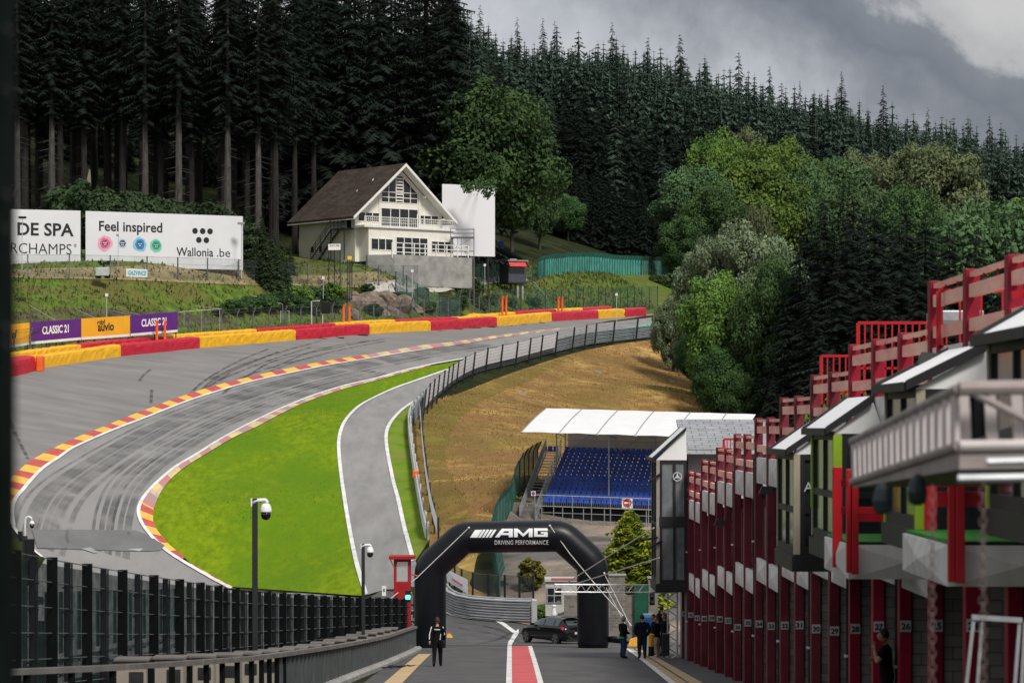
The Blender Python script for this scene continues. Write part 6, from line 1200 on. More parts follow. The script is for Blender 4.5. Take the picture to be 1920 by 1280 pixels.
# no entry sign and a round plate hung on the railing
ns = P(1176, 943, 211.6); t = thing('no_entry_sign', 'square white sign with a red no entry disc hung on the front railing', 'sign', ns); MB().box(ns.x - .38, ns.x + .38, ns.y, ns.y + .03, ns.z - .36, ns.z + .40).build('plate', WHITE, t)
def flat_disc(c, r, m_, name, par_, n=24): return MB().prism([c + Vector((r * math.cos(2 * math.pi * j / n), 0, r * math.sin(2 * math.pi * j / n))) for j in range(n)], (0, .008, 0)).build(name, m_, par_)
flat_disc(ns + Vector((0, -.012, .02)), .31, mat('sign_red', (.58, .02, .03), .5, (.5, .015, .025), 3), 'red_disc', t); MB().box(ns.x - .22, ns.x + .22, ns.y - .02, ns.y - .013, ns.z - .03, ns.z + .09).build('white_bar', WHITE, t)
ns = P(1000, 924.5, 211); t = thing('no_parking_sign', 'small square sign with a blue and red disc on the stair railing', 'sign', ns); MB().box(ns.x - .16, ns.x + .16, ns.y, ns.y + .02, ns.z - .16, ns.z + .16).build('plate', WHITE, t); flat_disc(ns + Vector((0, -.012, 0)), .13, mat('sign_red', (.58, .02, .03)), 'red_disc', t); flat_disc(ns + Vector((0, -.022, 0)), .095, mat('sign_blue', (.03, .10, .45), .5), 'blue_disc', t)
# ================================================================== CARS
CARP = mat('black_car_paint', (.003, .003, .004), .12, (.008, .008, .009), 3, spec=.3, coat=.35); CGL = mat('car_glass', (.05, .065, .066), .03, (.03, .04, .042), 2, spec=.8); TYRE = mat('tyre_rubber', (.012, .012, .012), .85, (.018, .018, .018), 5); RIM = mat('dark_rim', (.20, .20, .21), .35, (.14, .14, .15), 5, metal=.4); TAIL = mat('tail_lamp_red', (.50, .01, .03), .15, (.4, .008, .02), 3, emit=((1, .02, .06), .25)); SILV = mat('silver_trim', (.55, .56, .58), .25, (.45, .46, .48), 4, metal=.8)
def car(loc, rz, label):
    t = thing('hatchback_car', label, 'car', loc, rz, 'black cars behind the arch')
    # x forward, y left; station: x, half width at sill, at belt, at top, belt z, top z, floor z
    S = [(-2.2, .72, .74, .66, .62, .70, .34), (-2.16, .82, .84, .74, .80, .93, .24), (-2.02, .87, .89, .73, .93, 1.10, .2), (-1.7, .895, .90, .68, .97, 1.35, .19), (-1.3, .90, .905, .655, .96, 1.43, .18), (-.4, .90, .905, .655, .94, 1.47, .18), (.2, .90, .905, .645, .92, 1.43, .18), (.75, .90, .90, .65, .92, 1.14, .18), (1.08, .90, .895, .70, .91, .98, .18), (1.6, .885, .86, .68, .82, .90, .19), (2.0, .83, .78, .6, .70, .77, .2), (2.18, .70, .66, .5, .55, .62, .26)]
    m = MB(); K = 12
    for x, ws, wb, wt, zb, zt, zf in S:
        half = [(0, zf), (ws * .8, zf), (ws, zf + .14), (ws * 1.02, (zf + zb) / 2 + .02), (wb, zb), (wt, zt), (0, zt + .035)]
        ring = [(x, y, z) for y, z in half] + [(x, -y, z) for y, z in reversed(half[1:-1])]; m.v += ring
    for i in range(len(S) - 1):
        for j in range(K): m.f.append((i * K + j, i * K + (j + 1) % K, (i + 1) * K + (j + 1) % K, (i + 1) * K + j)); m.m.append(0)
    m.f += [tuple(range(K)), tuple(reversed(range((len(S) - 1) * K, len(S) * K)))]; m.m += [0, 0]
    b = m.build('body', CARP, t, local=True, smooth=True); md = b.modifiers.new('smooth', 'SUBSURF'); md.levels = 1; md.render_levels = 2
    def lerp_st(x):
        for a, c in zip(S, S[1:]):
            if a[0] <= x <= c[0]: f = (x - a[0]) / (c[0] - a[0]); return [a[i] + (c[i] - a[i]) * f for i in range(7)]
    for sd in (-1, 1):
        for nm, xs in (('side_window', (-1.12, -.30)), ('side_window', (-.22, .62)), ('side_window', (-1.62, -1.2))):
            g = MB(); lo = []; hi = []
            for x in np.linspace(xs[0], xs[1], 5): s = lerp_st(x); lo.append((x, sd * (s[2] - .004 + (s[3] - s[2]) * .10), s[4] + (s[5] - s[4]) * .10)); hi.append((x + (.0), sd * (s[2] + .006 + (s[3] - s[2]) * .80), s[4] + (s[5] - s[4]) * .80))
            for i in range(4): q = (lo[i], lo[i + 1], hi[i + 1], hi[i]); g.quad(*(q if sd < 0 else q[::-1]))
            g.build(nm, CGL, t, local=True)
        for x in (-.26,): s = lerp_st(x); MB().bar((x + .35, sd * (s[2] + .012), .78), (x + .55, sd * (s[2] + .012), .785), .025, .03).build('door_handle', SILV, t, local=True)
        MB().hexa([(.62, sd * .88, .93), (.80, sd * .88, .93), (.80, sd * 1.05, .95), (.66, sd * 1.05, .95)][::1 if sd > 0 else -1], [(.62, sd * .88, 1.05), (.76, sd * .88, 1.06), (.74, sd * 1.05, 1.07), (.66, sd * 1.05, 1.07)][::1 if sd > 0 else -1]).build('mirror', CARP, t, local=True)
        tl = MB(); tl.hexa([(-2.19, sd * .30, .80), (-2.15, sd * .30, .80), (-1.9, sd * .885, .84), (-2.05, sd * .89, .84)], [(-2.15, sd * .30, .90), (-2.1, sd * .30, .90), (-1.88, sd * .87, .97), (-2.02, sd * .875, .97)]); tl.build('tail_light', TAIL, t, local=True)
        hl = MB(); hl.hexa([(2.02, sd * .45, .62), (2.1, sd * .45, .62), (1.95, sd * .80, .64), (1.8, sd * .84, .64)], [(2.0, sd * .45, .72), (2.07, sd * .45, .72), (1.9, sd * .78, .75), (1.76, sd * .82, .75)]); hl.build('headlight', SILV, t, local=True)
        for x in (-1.36, 1.37):
            w = MB(); c = Vector((x, sd * .80, .325)); a = Vector((0, sd * .12, 0)); w.tube([c - a, c - a * .8, c + a * .8, c + a], [.29, .325, .325, .29], 24); wh = w.build('wheel', TYRE, t, local=True)
            r = MB()
            for k in range(5): an = 2 * math.pi * k / 5; u = Vector((math.cos(an), 0, math.sin(an))); v = Vector((-u.z, 0, u.x)); o = c + a * 1.03; r.prism([o + v * .04, o - v * .04, o + u * .235 - v * .055, o + u * .235 + v * .055], (0, sd * .012, 0))
            n = 20; o = c + a * 1.03
            for k in range(n): p = lambda rr, tt: o + Vector((rr * math.cos(tt), sd * .01, rr * math.sin(tt))); a0, a1 = 2 * math.pi * k / n, 2 * math.pi * (k + 1) / n; r.quad(p(.225, a0), p(.25, a0), p(.25, a1), p(.225, a1))
            r.build('rim', RIM, wh, local=True); MB().tube([c + a * .9, c + a * .915], .335, 20).build('arch_lining', BLACK, wh, local=True)
    g = MB(); s0, s1 = (-2.065, .62, 1.06), (-1.72, .56, 1.34); g.quad((s0[0] - .02, s0[1], s0[2]), (s0[0] - .02, -s0[1], s0[2]), (s1[0] - .02, -s1[1], s1[2]), (s1[0] - .02, s1[1], s1[2])); g.build('rear_window', CGL, t, local=True)
    g = MB(); g.quad((.98, -.62, 1.04), (.98, .62, 1.04), (.30, .56, 1.41), (.30, -.56, 1.41)); g.build('windscreen', CGL, t, local=True)
    MB().hexa([(-1.95, -.6, 1.42), (-1.45, -.62, 1.46), (-1.45, .62, 1.46), (-1.95, .6, 1.42)], [(-1.95, -.6, 1.45), (-1.45, -.62, 1.485), (-1.45, .62, 1.485), (-1.95, .6, 1.45)]).build('roof_spoiler', CARP, t, local=True)
    MB().box(-2.225, -2.205, -.26, .26, .60, .71).build('number_plate', mat('plate_silver', (.5, .5, .5), .5, (.42, .42, .42), 5), t, local=True); MB().box(-2.2, -2.02, -.72, .72, .22, .36, bev=.04).build('rear_diffuser', TYRE, t, local=True)
    return t
def road_z(X, Y): return gzf(X, Y) + .055
cp = P(1037, 1200, 155.5); car((cp.x + .1, cp.y, road_z(cp.x, cp.y)), R(90 + 33), 'black hatchback parked nearest behind the right leg of the arch')
cp = P(1064, 1190, 163.5); car((cp.x, cp.y, road_z(cp.x, cp.y)), R(90 + 36), 'dark car half hidden beyond the nearest black hatchback')
# ================================================================== PEOPLE
SKIN = mat('skin', (.42, .24, .17), .6, (.36, .19, .13), 9); SKIND = mat('tanned_skin', (.33, .17, .11), .6, (.28, .14, .09), 9); EYEW = mat('eye_white', (.6, .6, .58), .4, (.55, .55, .53), 9)
def skin_surface(J, E, Rd, root, sub=2):
    """one continuous skinned surface over a joint tree"""
    me = bpy.data.meshes.new('body'); ids = list(J); me.from_pydata([J[k] for k in ids], [(ids.index(a), ids.index(b)) for a, b in E], []); o = bpy.data.objects.new('body', me); COL.objects.link(o)
    md = o.modifiers.new('skin', 'SKIN'); sk = me.skin_vertices[0].data
    for i, k in enumerate(ids):
        r = Rd[k]; sk[i].radius = r if isinstance(r, tuple) else (r, r); sk[i].use_root = (k == root)
    md.use_smooth_shade = True; md.branch_smoothing = .6; s = o.modifiers.new('sub', 'SUBSURF'); s.levels = sub; s.render_levels = sub
    bpy.context.view_layer.update(); dg = bpy.context.evaluated_depsgraph_get(); m2 = bpy.data.meshes.new_from_object(o.evaluated_get(dg)); bpy.data.objects.remove(o); bpy.data.meshes.remove(me); return m2
def person(label, loc, rz, H=1.78, top=(.02, .02, .025), legs=(.02, .025, .04), shoes=(.012, .012, .012), hair=(.03, .02, .015), hair_style='short', stride=0., arms='down', lean=0., head_turn=0., skin=None, group=None, build=1., hem=None, stripes=False, short_sleeve=False, jacket_long=0.):
    """standing figure facing its own +Y"""
    skin = skin or SKIN; t = thing('person', label, 'person', loc, rz, group); k = H / 1.78; b = build
    J = {'pel': (0, 0, .94), 'sp': (0, .015 + lean * .3, 1.10), 'ch': (0, .01 + lean * .8, 1.30), 'nk': (0, -.005 + lean, 1.475), 'hd': (0, .02 + lean * 1.1, 1.55)}
    Rd = {'pel': (.155 * b, .115 * b), 'sp': (.145 * b, .108 * b), 'ch': (.165 * b, .118 * b), 'nk': .058, 'hd': .056}; E = [('pel', 'sp'), ('sp', 'ch'), ('ch', 'nk'), ('nk', 'hd')]
    arm = {'down': ((.25, -.02, 1.15), (.27, .05, .92)), 'swing_f': ((.245, .06, 1.16), (.235, .22, .97)), 'swing_b': ((.26, -.12, 1.17), (.27, -.19, .94)), 'phone': ((.24, .03, 1.14), (.10, .27, 1.22)), 'pocket': ((.30, -.08, 1.15), (.22, .04, .96)), 'front': ((.25, .02, 1.13), (.06, .24, 1.06)), 'chin': ((.24, .12, 1.14), (.07, .20, 1.40)), 'hip': ((.34, -.06, 1.17), (.21, .06, 1.02)), 'cross': ((.24, .06, 1.15), (-.06, .20, 1.19))}
    hands = []
    for s, nm in ((-1, 'l'), (1, 'r')):
        a = arms if isinstance(arms, str) else arms[0 if s < 0 else 1]; el, wr = arm[a]; el = (el[0] * s, el[1] + lean * .7, el[2]); wr = (wr[0] * s, wr[1] + lean * .6, wr[2])
        J['sh' + nm] = (.185 * s * b, -.01 + lean * .85, 1.41); J['el' + nm] = el; J['wr' + nm] = wr
        Rd['sh' + nm] = .068 * b; Rd['el' + nm] = .048 * b; Rd['wr' + nm] = .033; E += [('ch', 'sh' + nm), ('sh' + nm, 'el' + nm), ('el' + nm, 'wr' + nm)]; hands.append((el, wr, s))
        st = stride * s; J['hp' + nm] = (.095 * s, 0, .88); J['kn' + nm] = (.105 * s, .06 + .32 * st if st > 0 else .05 + .22 * st, .50); J['an' + nm] = (.11 * s, .52 * st if st > 0 else .62 * st - .03, .09 if st >= 0 else .16); J['to' + nm] = (.125 * s, J['an' + nm][1] + .19, .04 if st >= 0 else .05)
        Rd['hp' + nm] = .102 * b; Rd['kn' + nm] = .068 * b; Rd['an' + nm] = .047; Rd['to' + nm] = (.045, .032); E += [('pel', 'hp' + nm), ('hp' + nm, 'kn' + nm), ('kn' + nm, 'an' + nm), ('an' + nm, 'to' + nm)]
    me = skin_surface(J, E, Rd, 'pel')
    reg_ = {}
    for a, c in E: reg_[(a, c)] = 'top' if a in ('pel', 'sp') and c in ('sp', 'ch') or c[:2] in ('sh', 'el', 'wr') else 'leg' if c[:2] in ('hp', 'kn', 'an') else 'shoe' if c[:2] == 'to' else 'head'
    def region(p):
        best, br, bf = 9, 'top', 0
        for (a, c), rg in reg_.items():
            A, B = Vector(J[a]), Vector(J[c]); d = B - A; f = max(0, min(1, (p - A).dot(d) / d.length_squared)); q = (p - A - d * f).length / ((Rd[a][0] if isinstance(Rd[a], tuple) else Rd[a]) * (1 - f) + (Rd[c][0] if isinstance(Rd[c], tuple) else Rd[c]) * f)
            if q < best: best, br, bf, be = q, rg, f, (a, c)
        if be == ('ch', 'nk'): br = 'top' if bf < .93 else 'head'
        if be[0][:2] == 'an' or (be[1][:2] == 'an' and bf > .93): br = 'shoe'
        if be[1][:2] == 'wr' and bf > .97: br = 'head'
        if short_sleeve and (be[1][:2] == 'wr' or (be[1][:2] == 'el' and bf > .55)): br = 'head'
        if br == 'leg' and p.z > .93 - jacket_long: br = 'top'
        return br
    V = [v.co.copy() for v in me.vertices]; N = [v.normal.copy() for v in me.vertices]; Fc = [tuple(p.vertices) for p in me.polygons]; bpy.data.meshes.remove(me)
    fr = [region(sum((V[i] for i in f), Vector()) / len(f)) for f in Fc]
    body = MB(); body.add(V, Fc)
    # head with face, ears and nose; hands with five fingers: same mesh as the body
    HD = Matrix.Translation(Vector((0, .025 + lean * 1.1, 1.655))) @ Matrix.Rotation(head_turn, 4, 'Z')
    bm = bmesh.new(); bmesh.ops.create_uvsphere(bm, u_segments=20, v_segments=14, radius=1)
    for v in bm.verts:
        x, y, z = v.co; w = .078 * (1 - .22 * max(0, -z)); yy = .098 * y + (.012 if z < 0 and y > 0 else 0); zz_ = .122 * z
        if y > .8 and -.25 < z < .15 and abs(x) < .28: yy += .02 * (1 - abs(x) / .28)
        v.co = Vector((x * w, yy, zz_))
    hv = [HD @ v.co for v in bm.verts]; body.add(hv, [tuple(v.index for v in f.verts) for f in bm.faces]); bm.free()
    for s in (-1, 1): body.add([HD @ Vector((s * .078 + s * .012 * math.cos(a) * .5, -.005 + .018 * math.cos(a), -.005 + .03 * math.sin(a))) for a in np.linspace(0, 6.28, 9)[:-1]] + [HD @ Vector((s * .094, -.012, 0))], [(i, (i + 1) % 8, 8) for i in range(8)])
    body.tube([HD @ Vector((0, .098, .025)), HD @ Vector((0, .117, -.02)), HD @ Vector((0, .10, -.03))], [.008, .015, .011], 6); body.tube([HD @ Vector((-.022, .103, -.058)), HD @ Vector((0, .108, -.057)), HD @ Vector((.022, .103, -.058))], [.003, .006, .003], 5)
    for el, wr, s in hands:
        d = (Vector(wr) - Vector(el)).normalized(); o = Vector(wr); side = Vector((0, 1, 0)) - d * d.y; side = side.normalized() if side.length > .2 else Vector((s, 0, 0)); side = -side if False else side; nr = d.cross(side).normalized()
        body.tube([o - d * .02, o + d * .03, o + d * .085], [.03, .038, .036], 8)
        for q, (off, L) in enumerate(((-.028, .062), (-.010, .074), (.010, .078), (.028, .068))): p = o + d * .08 + side * off; body.tube([p, p + d * L * .55 + nr * (.006 * -s), p + d * L * .9 + nr * (.026 * -s)], [.0095, .009, .006], 6)
        p = o + d * .03 + side * .03; body.tube([p, p + side * .028 + d * .025, p + side * .034 + d * .058], [.012, .011, .007], 6)
    body.v = [tuple(Vector(p) * k) for p in body.v]; bo_ = body.build('body', skin, t, local=True, smooth=True)
    for s in (-1, 1): MB().lathe(HD @ Vector((s * .03, .096, .008)) * 1, [(.002, -.006), (.009, 0), (.002, .006)], 8)
    def cloth(rg, name, col, inf, m=None):
        fs = [f for f, r_ in zip(Fc, fr) if r_ == rg]; used = sorted({i for f in fs for i in f}); mp = {i: n_ for n_, i in enumerate(used)}; mb = MB(); mb.add([(V[i] + N[i] * inf) * k for i in used], [tuple(mp[i] for i in f) for f in fs])
        return mb.build(name, m or mat('cloth_%s_%03d_%03d_%03d' % (name, col[0] * 1000, col[1] * 1000, col[2] * 1000), col, .9, tuple(c * .7 for c in col), 9, bump=.3, spec=.1), t, local=True, smooth=True)
    cloth('leg', 'trousers', legs, .014); jk = cloth('top', 'jacket' if not short_sleeve else 'shirt', top, .022)
    fs = [f for f, r_ in zip(Fc, fr) if r_ == 'shoe']
    for s in (-1, 1):
        sel = [f for f in fs if (sum(V[i].x for i in f) / len(f)) * s > 0]; used = sorted({i for f in sel for i in f}); mp = {i: n_ for n_, i in enumerate(used)}; mb = MB(); mb.add([(V[i] + N[i] * .012) * k for i in used], [tuple(mp[i] for i in f) for f in sel]); mb.build('shoe', mat('shoe_%03d' % int(shoes[0] * 1000), shoes, .6, tuple(c * .8 for c in shoes), 6), t, local=True, smooth=True)
    if hem: MB().lathe(Vector((0, .005, .875)) * k, [(.168 * b * k, -.03), (.172 * b * k, .05)], 16).build('shirt_hem', mat('hem_green', hem, .8, tuple(c * .8 for c in hem), 8), t, local=True)
    if stripes:
        for el, wr, s in hands: MB().tube([Vector((.185 * s * 1.1, -.07, 1.44)) * k, Vector((el[0] * 1.06, el[1] - .058, el[2])) * k, Vector((wr[0] * 1.03, wr[1] - .045, wr[2] + .06)) * k], [.02 * k, .018 * k, .014 * k], 6).build('sleeve_stripe', TEXTW, t, local=True)
        MB().box(-.10 * k, .10 * k, -.152 * k, -.146 * k, 1.335 * k, 1.362 * k).build('back_print', TEXTW, t, local=True); MB().tube([Vector((.10, -.14, .98)) * k, Vector((.125, -.135, 1.2)) * k], .012 * k, 5).build('side_stripe', TEXTW, t, local=True)
    if hair_style != 'bald':
        hm = MB(); bm = bmesh.new(); bmesh.ops.create_uvsphere(bm, u_segments=18, v_segments=12, radius=1); rr_ = random.Random(hash(label) % 999)
        for v in bm.verts:
            x, y, z = v.co; lim = -.35 if y < .25 else .38; z2 = max(z, lim); n_ = 1 + .04 * rr_.uniform(-1, 1); v.co = Vector((x * .087 * n_, y * .106 * n_ - .010, z2 * .132 * n_ + .004))
        hm.add([(HD @ v.co) * k for v in bm.verts], [tuple(v.index for v in f.verts) for f in bm.faces]); bm.free()
        if hair_style == 'long': hm.tube([(HD @ Vector(q)) * k for q in ((0, -.06, .05), (0, -.09, -.08), (0, -.09, -.24))], [.07 * k, .085 * k, .05 * k], 10)
        hm.build('hair', mat('hair_%03d' % int(hair[0] * 1000), hair, .8, tuple(c * .6 for c in hair), 30, stretch=(3, 3, 1)), t, local=True, smooth=True)
    return t
def lane_pt(x, y): q = at_lane(x, y); q.z = lane_z(q.y) + .055; return q
NAVY = (.012, .016, .03); BLK = (.008, .008, .01); JEANS = (.03, .05, .10)
person('man in a black tracksuit with white sleeve stripes walking towards the arch', lane_pt(820, 1252), R(0), 1.86, BLK, BLK, (.01, .01, .01), (.05, .03, .02), stride=.42, arms=('swing_b', 'swing_f'), stripes=True, build=1.02)
gG = 'people beside the gantry upright'
person('grey haired man in a black jacket with a green hem standing left of the group', lane_pt(1168, 1236), R(-65), 1.76, BLK, JEANS, (.015, .015, .018), (.33, .31, .29), arms=('front', 'front'), hem=(.02, .38, .10), group=gG, build=1.12, jacket_long=.06)
person('broad man in a navy jacket seen from behind in the middle of the group', lane_pt(1204, 1237), R(6), 1.83, NAVY, (.02, .03, .055), (.012, .012, .014), (.012, .012, .012), arms=('pocket', 'pocket'), group=gG, build=1.22, jacket_long=.1)
person('person in a dark jacket and beige trousers at the right of the group, facing left', lane_pt(1233, 1235), R(70), 1.78, BLK, (.42, .34, .25), (.5, .5, .48), (.09, .045, .025), arms=('front', 'front'), group=gG, jacket_long=.05)
person('person in dark blue and pale trousers half hidden behind the beige trousered one', lane_pt(1226, 1231), R(80), 1.80, NAVY, (.40, .36, .30), (.45, .44, .42), (.05, .03, .02), arms=('front', 'down'), group=gG, head_turn=.2)
person('man in a dark jacket over a blue shirt standing against the gantry upright', lane_pt(1246, 1232), R(120), 1.86, BLK, (.015, .017, .022), (.01, .01, .01), (.06, .04, .03), arms=('down', 'pocket'), group=gG, jacket_long=.1)
person('dark haired person in black with a white stripe on the back, highest in the group', lane_pt(1241, 1228) + Vector((0, 0, .28)), R(10), 1.84, BLK, BLK, (.01, .01, .01), (.012, .01, .01), 'short', arms='down', group=gG)
single(MB().box(PX(1236, 130), PX(1250, 130), 128.6, 132, lane_z(130) - .1, lane_z(130) + .32), 'low_platform', DARKM, 'low dark platform under the person at the back of the group', 'platform')
mp_ = P(746, 1190, 136); person('man in black standing behind the end of the parapet, half hidden', (mp_.x, 136, lane_z(136) + .5), R(-35), 1.76, BLK, BLK, (.01, .01, .01), (.16, .13, .11), arms=('front', 'front'), build=1.1); single(MB().box(mp_.x - .5, mp_.x + .5, 135.4, 136.8, lane_z(136) - .1, lane_z(136) + .5), 'stand_block', CONC, 'concrete block under the man behind the parapet end', 'block')
dw = 56.2; dm = P(1664, 1178, dw); person('dark haired man in a black t-shirt, hand at his chin, by the garage posts', (dm.x, dw, dm.z - 1.78), R(75), 1.78, (.006, .006, .007), BLK, (.01, .01, .01), (.010, .008, .007), arms=('chin', 'cross'), skin=SKIND, build=1.18, short_sleeve=True, lean=.05)
single(MB().box(dm.x - .6, dm.x + .6, dw - .6, dw + .6, lane_z(dw) - .1, dm.z - 1.775), 'loading_step', CONC, 'concrete step under the man by the garage posts', 'step')
# things standing around the group
wb = lane_pt(1217, 1226); t = thing('water_dispenser', 'blue and white dispenser standing behind the group of people', 'dispenser', wb); z = wb.z; MB().box(wb.x - .22, wb.x + .22, wb.y, wb.y + .4, z, z + .9, bev=.02).build('stand', WHITE, t); MB().box(wb.x - .24, wb.x + .24, wb.y - .02, wb.y + .42, z + .9, z + 1.55, bev=.04).build('tank', mat('dispenser_blue', (.03, .17, .50), .4, (.02, .13, .42), 3), t); MB().box(wb.x - .27, wb.x + .27, wb.y - .05, wb.y + .45, z + 1.55, z + 1.75, bev=.05).build('lid', mat('dispenser_pale_blue', (.25, .42, .62), .4, (.2, .36, .56), 3), t)
yb = lane_pt(1221, 1233); t = thing('marker_post', 'yellow topped black marker post between the people', 'post', yb); MB().lathe(yb, [(.13, 0), (.12, .45)], 12).build('base', BLACK, t); MB().lathe(yb + Vector((0, 0, .45)), [(.12, 0), (.11, .5), (.05, .55)], 12).build('top', YEL, t)
bg = lane_pt(1189, 1212); m = MB(); m.hexa([bg + Vector(q) for q in ((-.32, -.25, 0), (.34, -.25, 0), (.36, .3, 0), (-.3, .3, 0))], [bg + Vector(q) for q in ((-.22, -.15, .30), (.22, -.18, .44), (.24, .2, .46), (-.2, .2, .34))]); single(m, 'sandbag', mat('orange_yellow_bag', (.72, .34, .03), .7, (.55, .24, .02), 3, bump=.5), 'orange yellow ballast bag behind the left person of the group', 'bag')
bg = hit(842, 1196); m = MB(); m.hexa([bg + Vector(q) for q in ((-.15, -.2, 0), (.25, -.2, 0), (.25, .2, 0), (-.15, .2, 0))], [bg + Vector(q) for q in ((-.1, -.1, .25), (.05, -.1, .28), (.05, .1, .28), (-.1, .1, .25))]); single(m, 'sandbag', MATS['orange_yellow_bag'], 'small orange ballast bag at the foot of the left arch leg', 'bag')
# ================================================================== TREES
BARK = mat('spruce_bark', (.022, .018, .016), .95, (.010, .009, .008), 2, stretch=(3, 3, .5), bump=.5); BARKP = mat('pale_bark', (.085, .077, .072), .95, (.035, .032, .03), 2, stretch=(3, 3, .5), bump=.4); BARKB = mat('broadleaf_bark', (.07, .06, .045), .95, (.03, .026, .02), 2, stretch=(3, 3, .5), bump=.4)
def leafmat(name, c, c2, trans=.2, rand=.22, scale=.45): return mat(name, c, .75, c2, scale, spec=.15, trans=trans, rand=rand, detail=3, lo=.38, hi=.62)
SPR = leafmat('dark_spruce_needles', (.014, .023, .016), (.007, .012, .009), .08); SPH = leafmat('hazed_hill_needles', (.060, .094, .066), (.028, .048, .036), .1, .3); SPN = leafmat('near_spruce_needles', (.026, .038, .016), (.012, .019, .009), .08)  # hill needles paler: distance haze is put into their leaf colour
OAK = leafmat('oak_leaves', (.075, .145, .045), (.03, .065, .024)); BRI = leafmat('bright_leaves', (.15, .25, .05), (.065, .125, .028)); WIL = leafmat('willow_leaves', (.22, .28, .165), (.10, .145, .075)); OLI = leafmat('olive_leaves', (.145, .17, .08), (.07, .09, .042)); MID = leafmat('mid_green_leaves', (.10, .17, .07), (.045, .085, .035)); YEL_ = leafmat('yellow_green_leaves', (.28, .31, .07), (.13, .16, .04))
GOLD = leafmat('golden_conifer_leaves', (.33, .36, .03), (.07, .115, .012), .15, .05, 1.6); DGOLD = leafmat('dark_golden_pine_needles', (.20, .17, .02), (.035, .045, .01), .1, .05, 1.5)
def crown_mesh(name, V, Fs, m):
    me = bpy.data.meshes.new(name); me.from_pydata(V.tolist() if hasattr(V, 'tolist') else V, [], Fs); me.materials.append(m); me.update(); return me
def spruce(name, H, R0, base, levels, nb, seed, leaf, bark, droop=.32, spire=.85, dead=True, label='', cat='tree', teeth=9, tr=.011):
    """tapered trunk with dead twigs, whorls of drooping jagged branches"""
    r = np.random.default_rng(seed); V = []; Fs = []
    for k in range(levels):
        f = (k + r.uniform(0, .8)) / levels; z = base * H + (1 - base) * H * f; rad = R0 * (1 - f) ** spire * r.uniform(.75, 1.15) + .12
        if base > .2: rad *= min(1, .45 + 2.2 * f)
        n = nb if f < .85 else nb - 2; a0 = r.uniform(0, 6.28)
        for j in range(n):
            z = base * H + (1 - base) * H * min(.995, max(0, f + r.uniform(-.9, .9) / levels)); a = a0 + 6.28 * j / n + r.uniform(-.35, .35); L = rad * r.uniform(.6, 1.18); dx, dy = math.cos(a), math.sin(a); up = r.uniform(-.1, .25)
            pts = []
            for s in np.linspace(.08, 1, teeth + 1):
                zz_ = z + L * (up * s - droop * 1.9 * s * s + .28 * droop * s ** 4 * 2.2); pts.append(np.array([dx * L * s, dy * L * s, zz_]))
            for s in range(teeth):
                w = (.25 * L * (1 - (s / teeth) ** 1.6) + .13) * r.uniform(.55, 1.35); p, q = pts[s], pts[s + 1]
                for sd in (-1, 1):
                    t = p * .35 + q * .65 + np.array([-dy * sd * w + dx * w * .35, dx * sd * w + dy * w * .35, -w * r.uniform(.25, .75)]); o = len(V); V += [p, q, t]; Fs.append((o, o + 1, o + 2) if sd > 0 else (o, o + 2, o + 1))
                if s > 1: t = (p + q) / 2 + np.array([r.uniform(-.1, .1), r.uniform(-.1, .1), -w * r.uniform(.6, 1.2)]); o = len(V); V += [p, q, t]; Fs.append((o, o + 1, o + 2))
    root = bpy.data.objects.new(name, None); COL.objects.link(root); root.empty_display_size = .5; MW[root] = Matrix.Identity(4)
    c = bpy.data.objects.new('crown', crown_mesh('crown', np.array(V), Fs, leaf)); COL.objects.link(c); c.parent = root
    mb = MB(); zs = [-1, 0, .1 * H, .3 * H, .6 * H, .85 * H, H * .985]; mb.tube([(0, 0, z) for z in zs], [tr * 1.25 * H, tr * 1.1 * H, tr * H, tr * .85 * H, tr * .55 * H, tr * .25 * H, .02], 8)
    if dead and base > .25:
        for k in range(46): z = r.uniform(.1 * H, base * H + 2); a = r.uniform(0, 6.28); L = r.uniform(.5, 2.0); mb.tube([(0, 0, z), (L * math.cos(a), L * math.sin(a), z - L * .25)], [.04, .012], 3, cap=False)
    mb.build('trunk', bark, root, local=True); return root
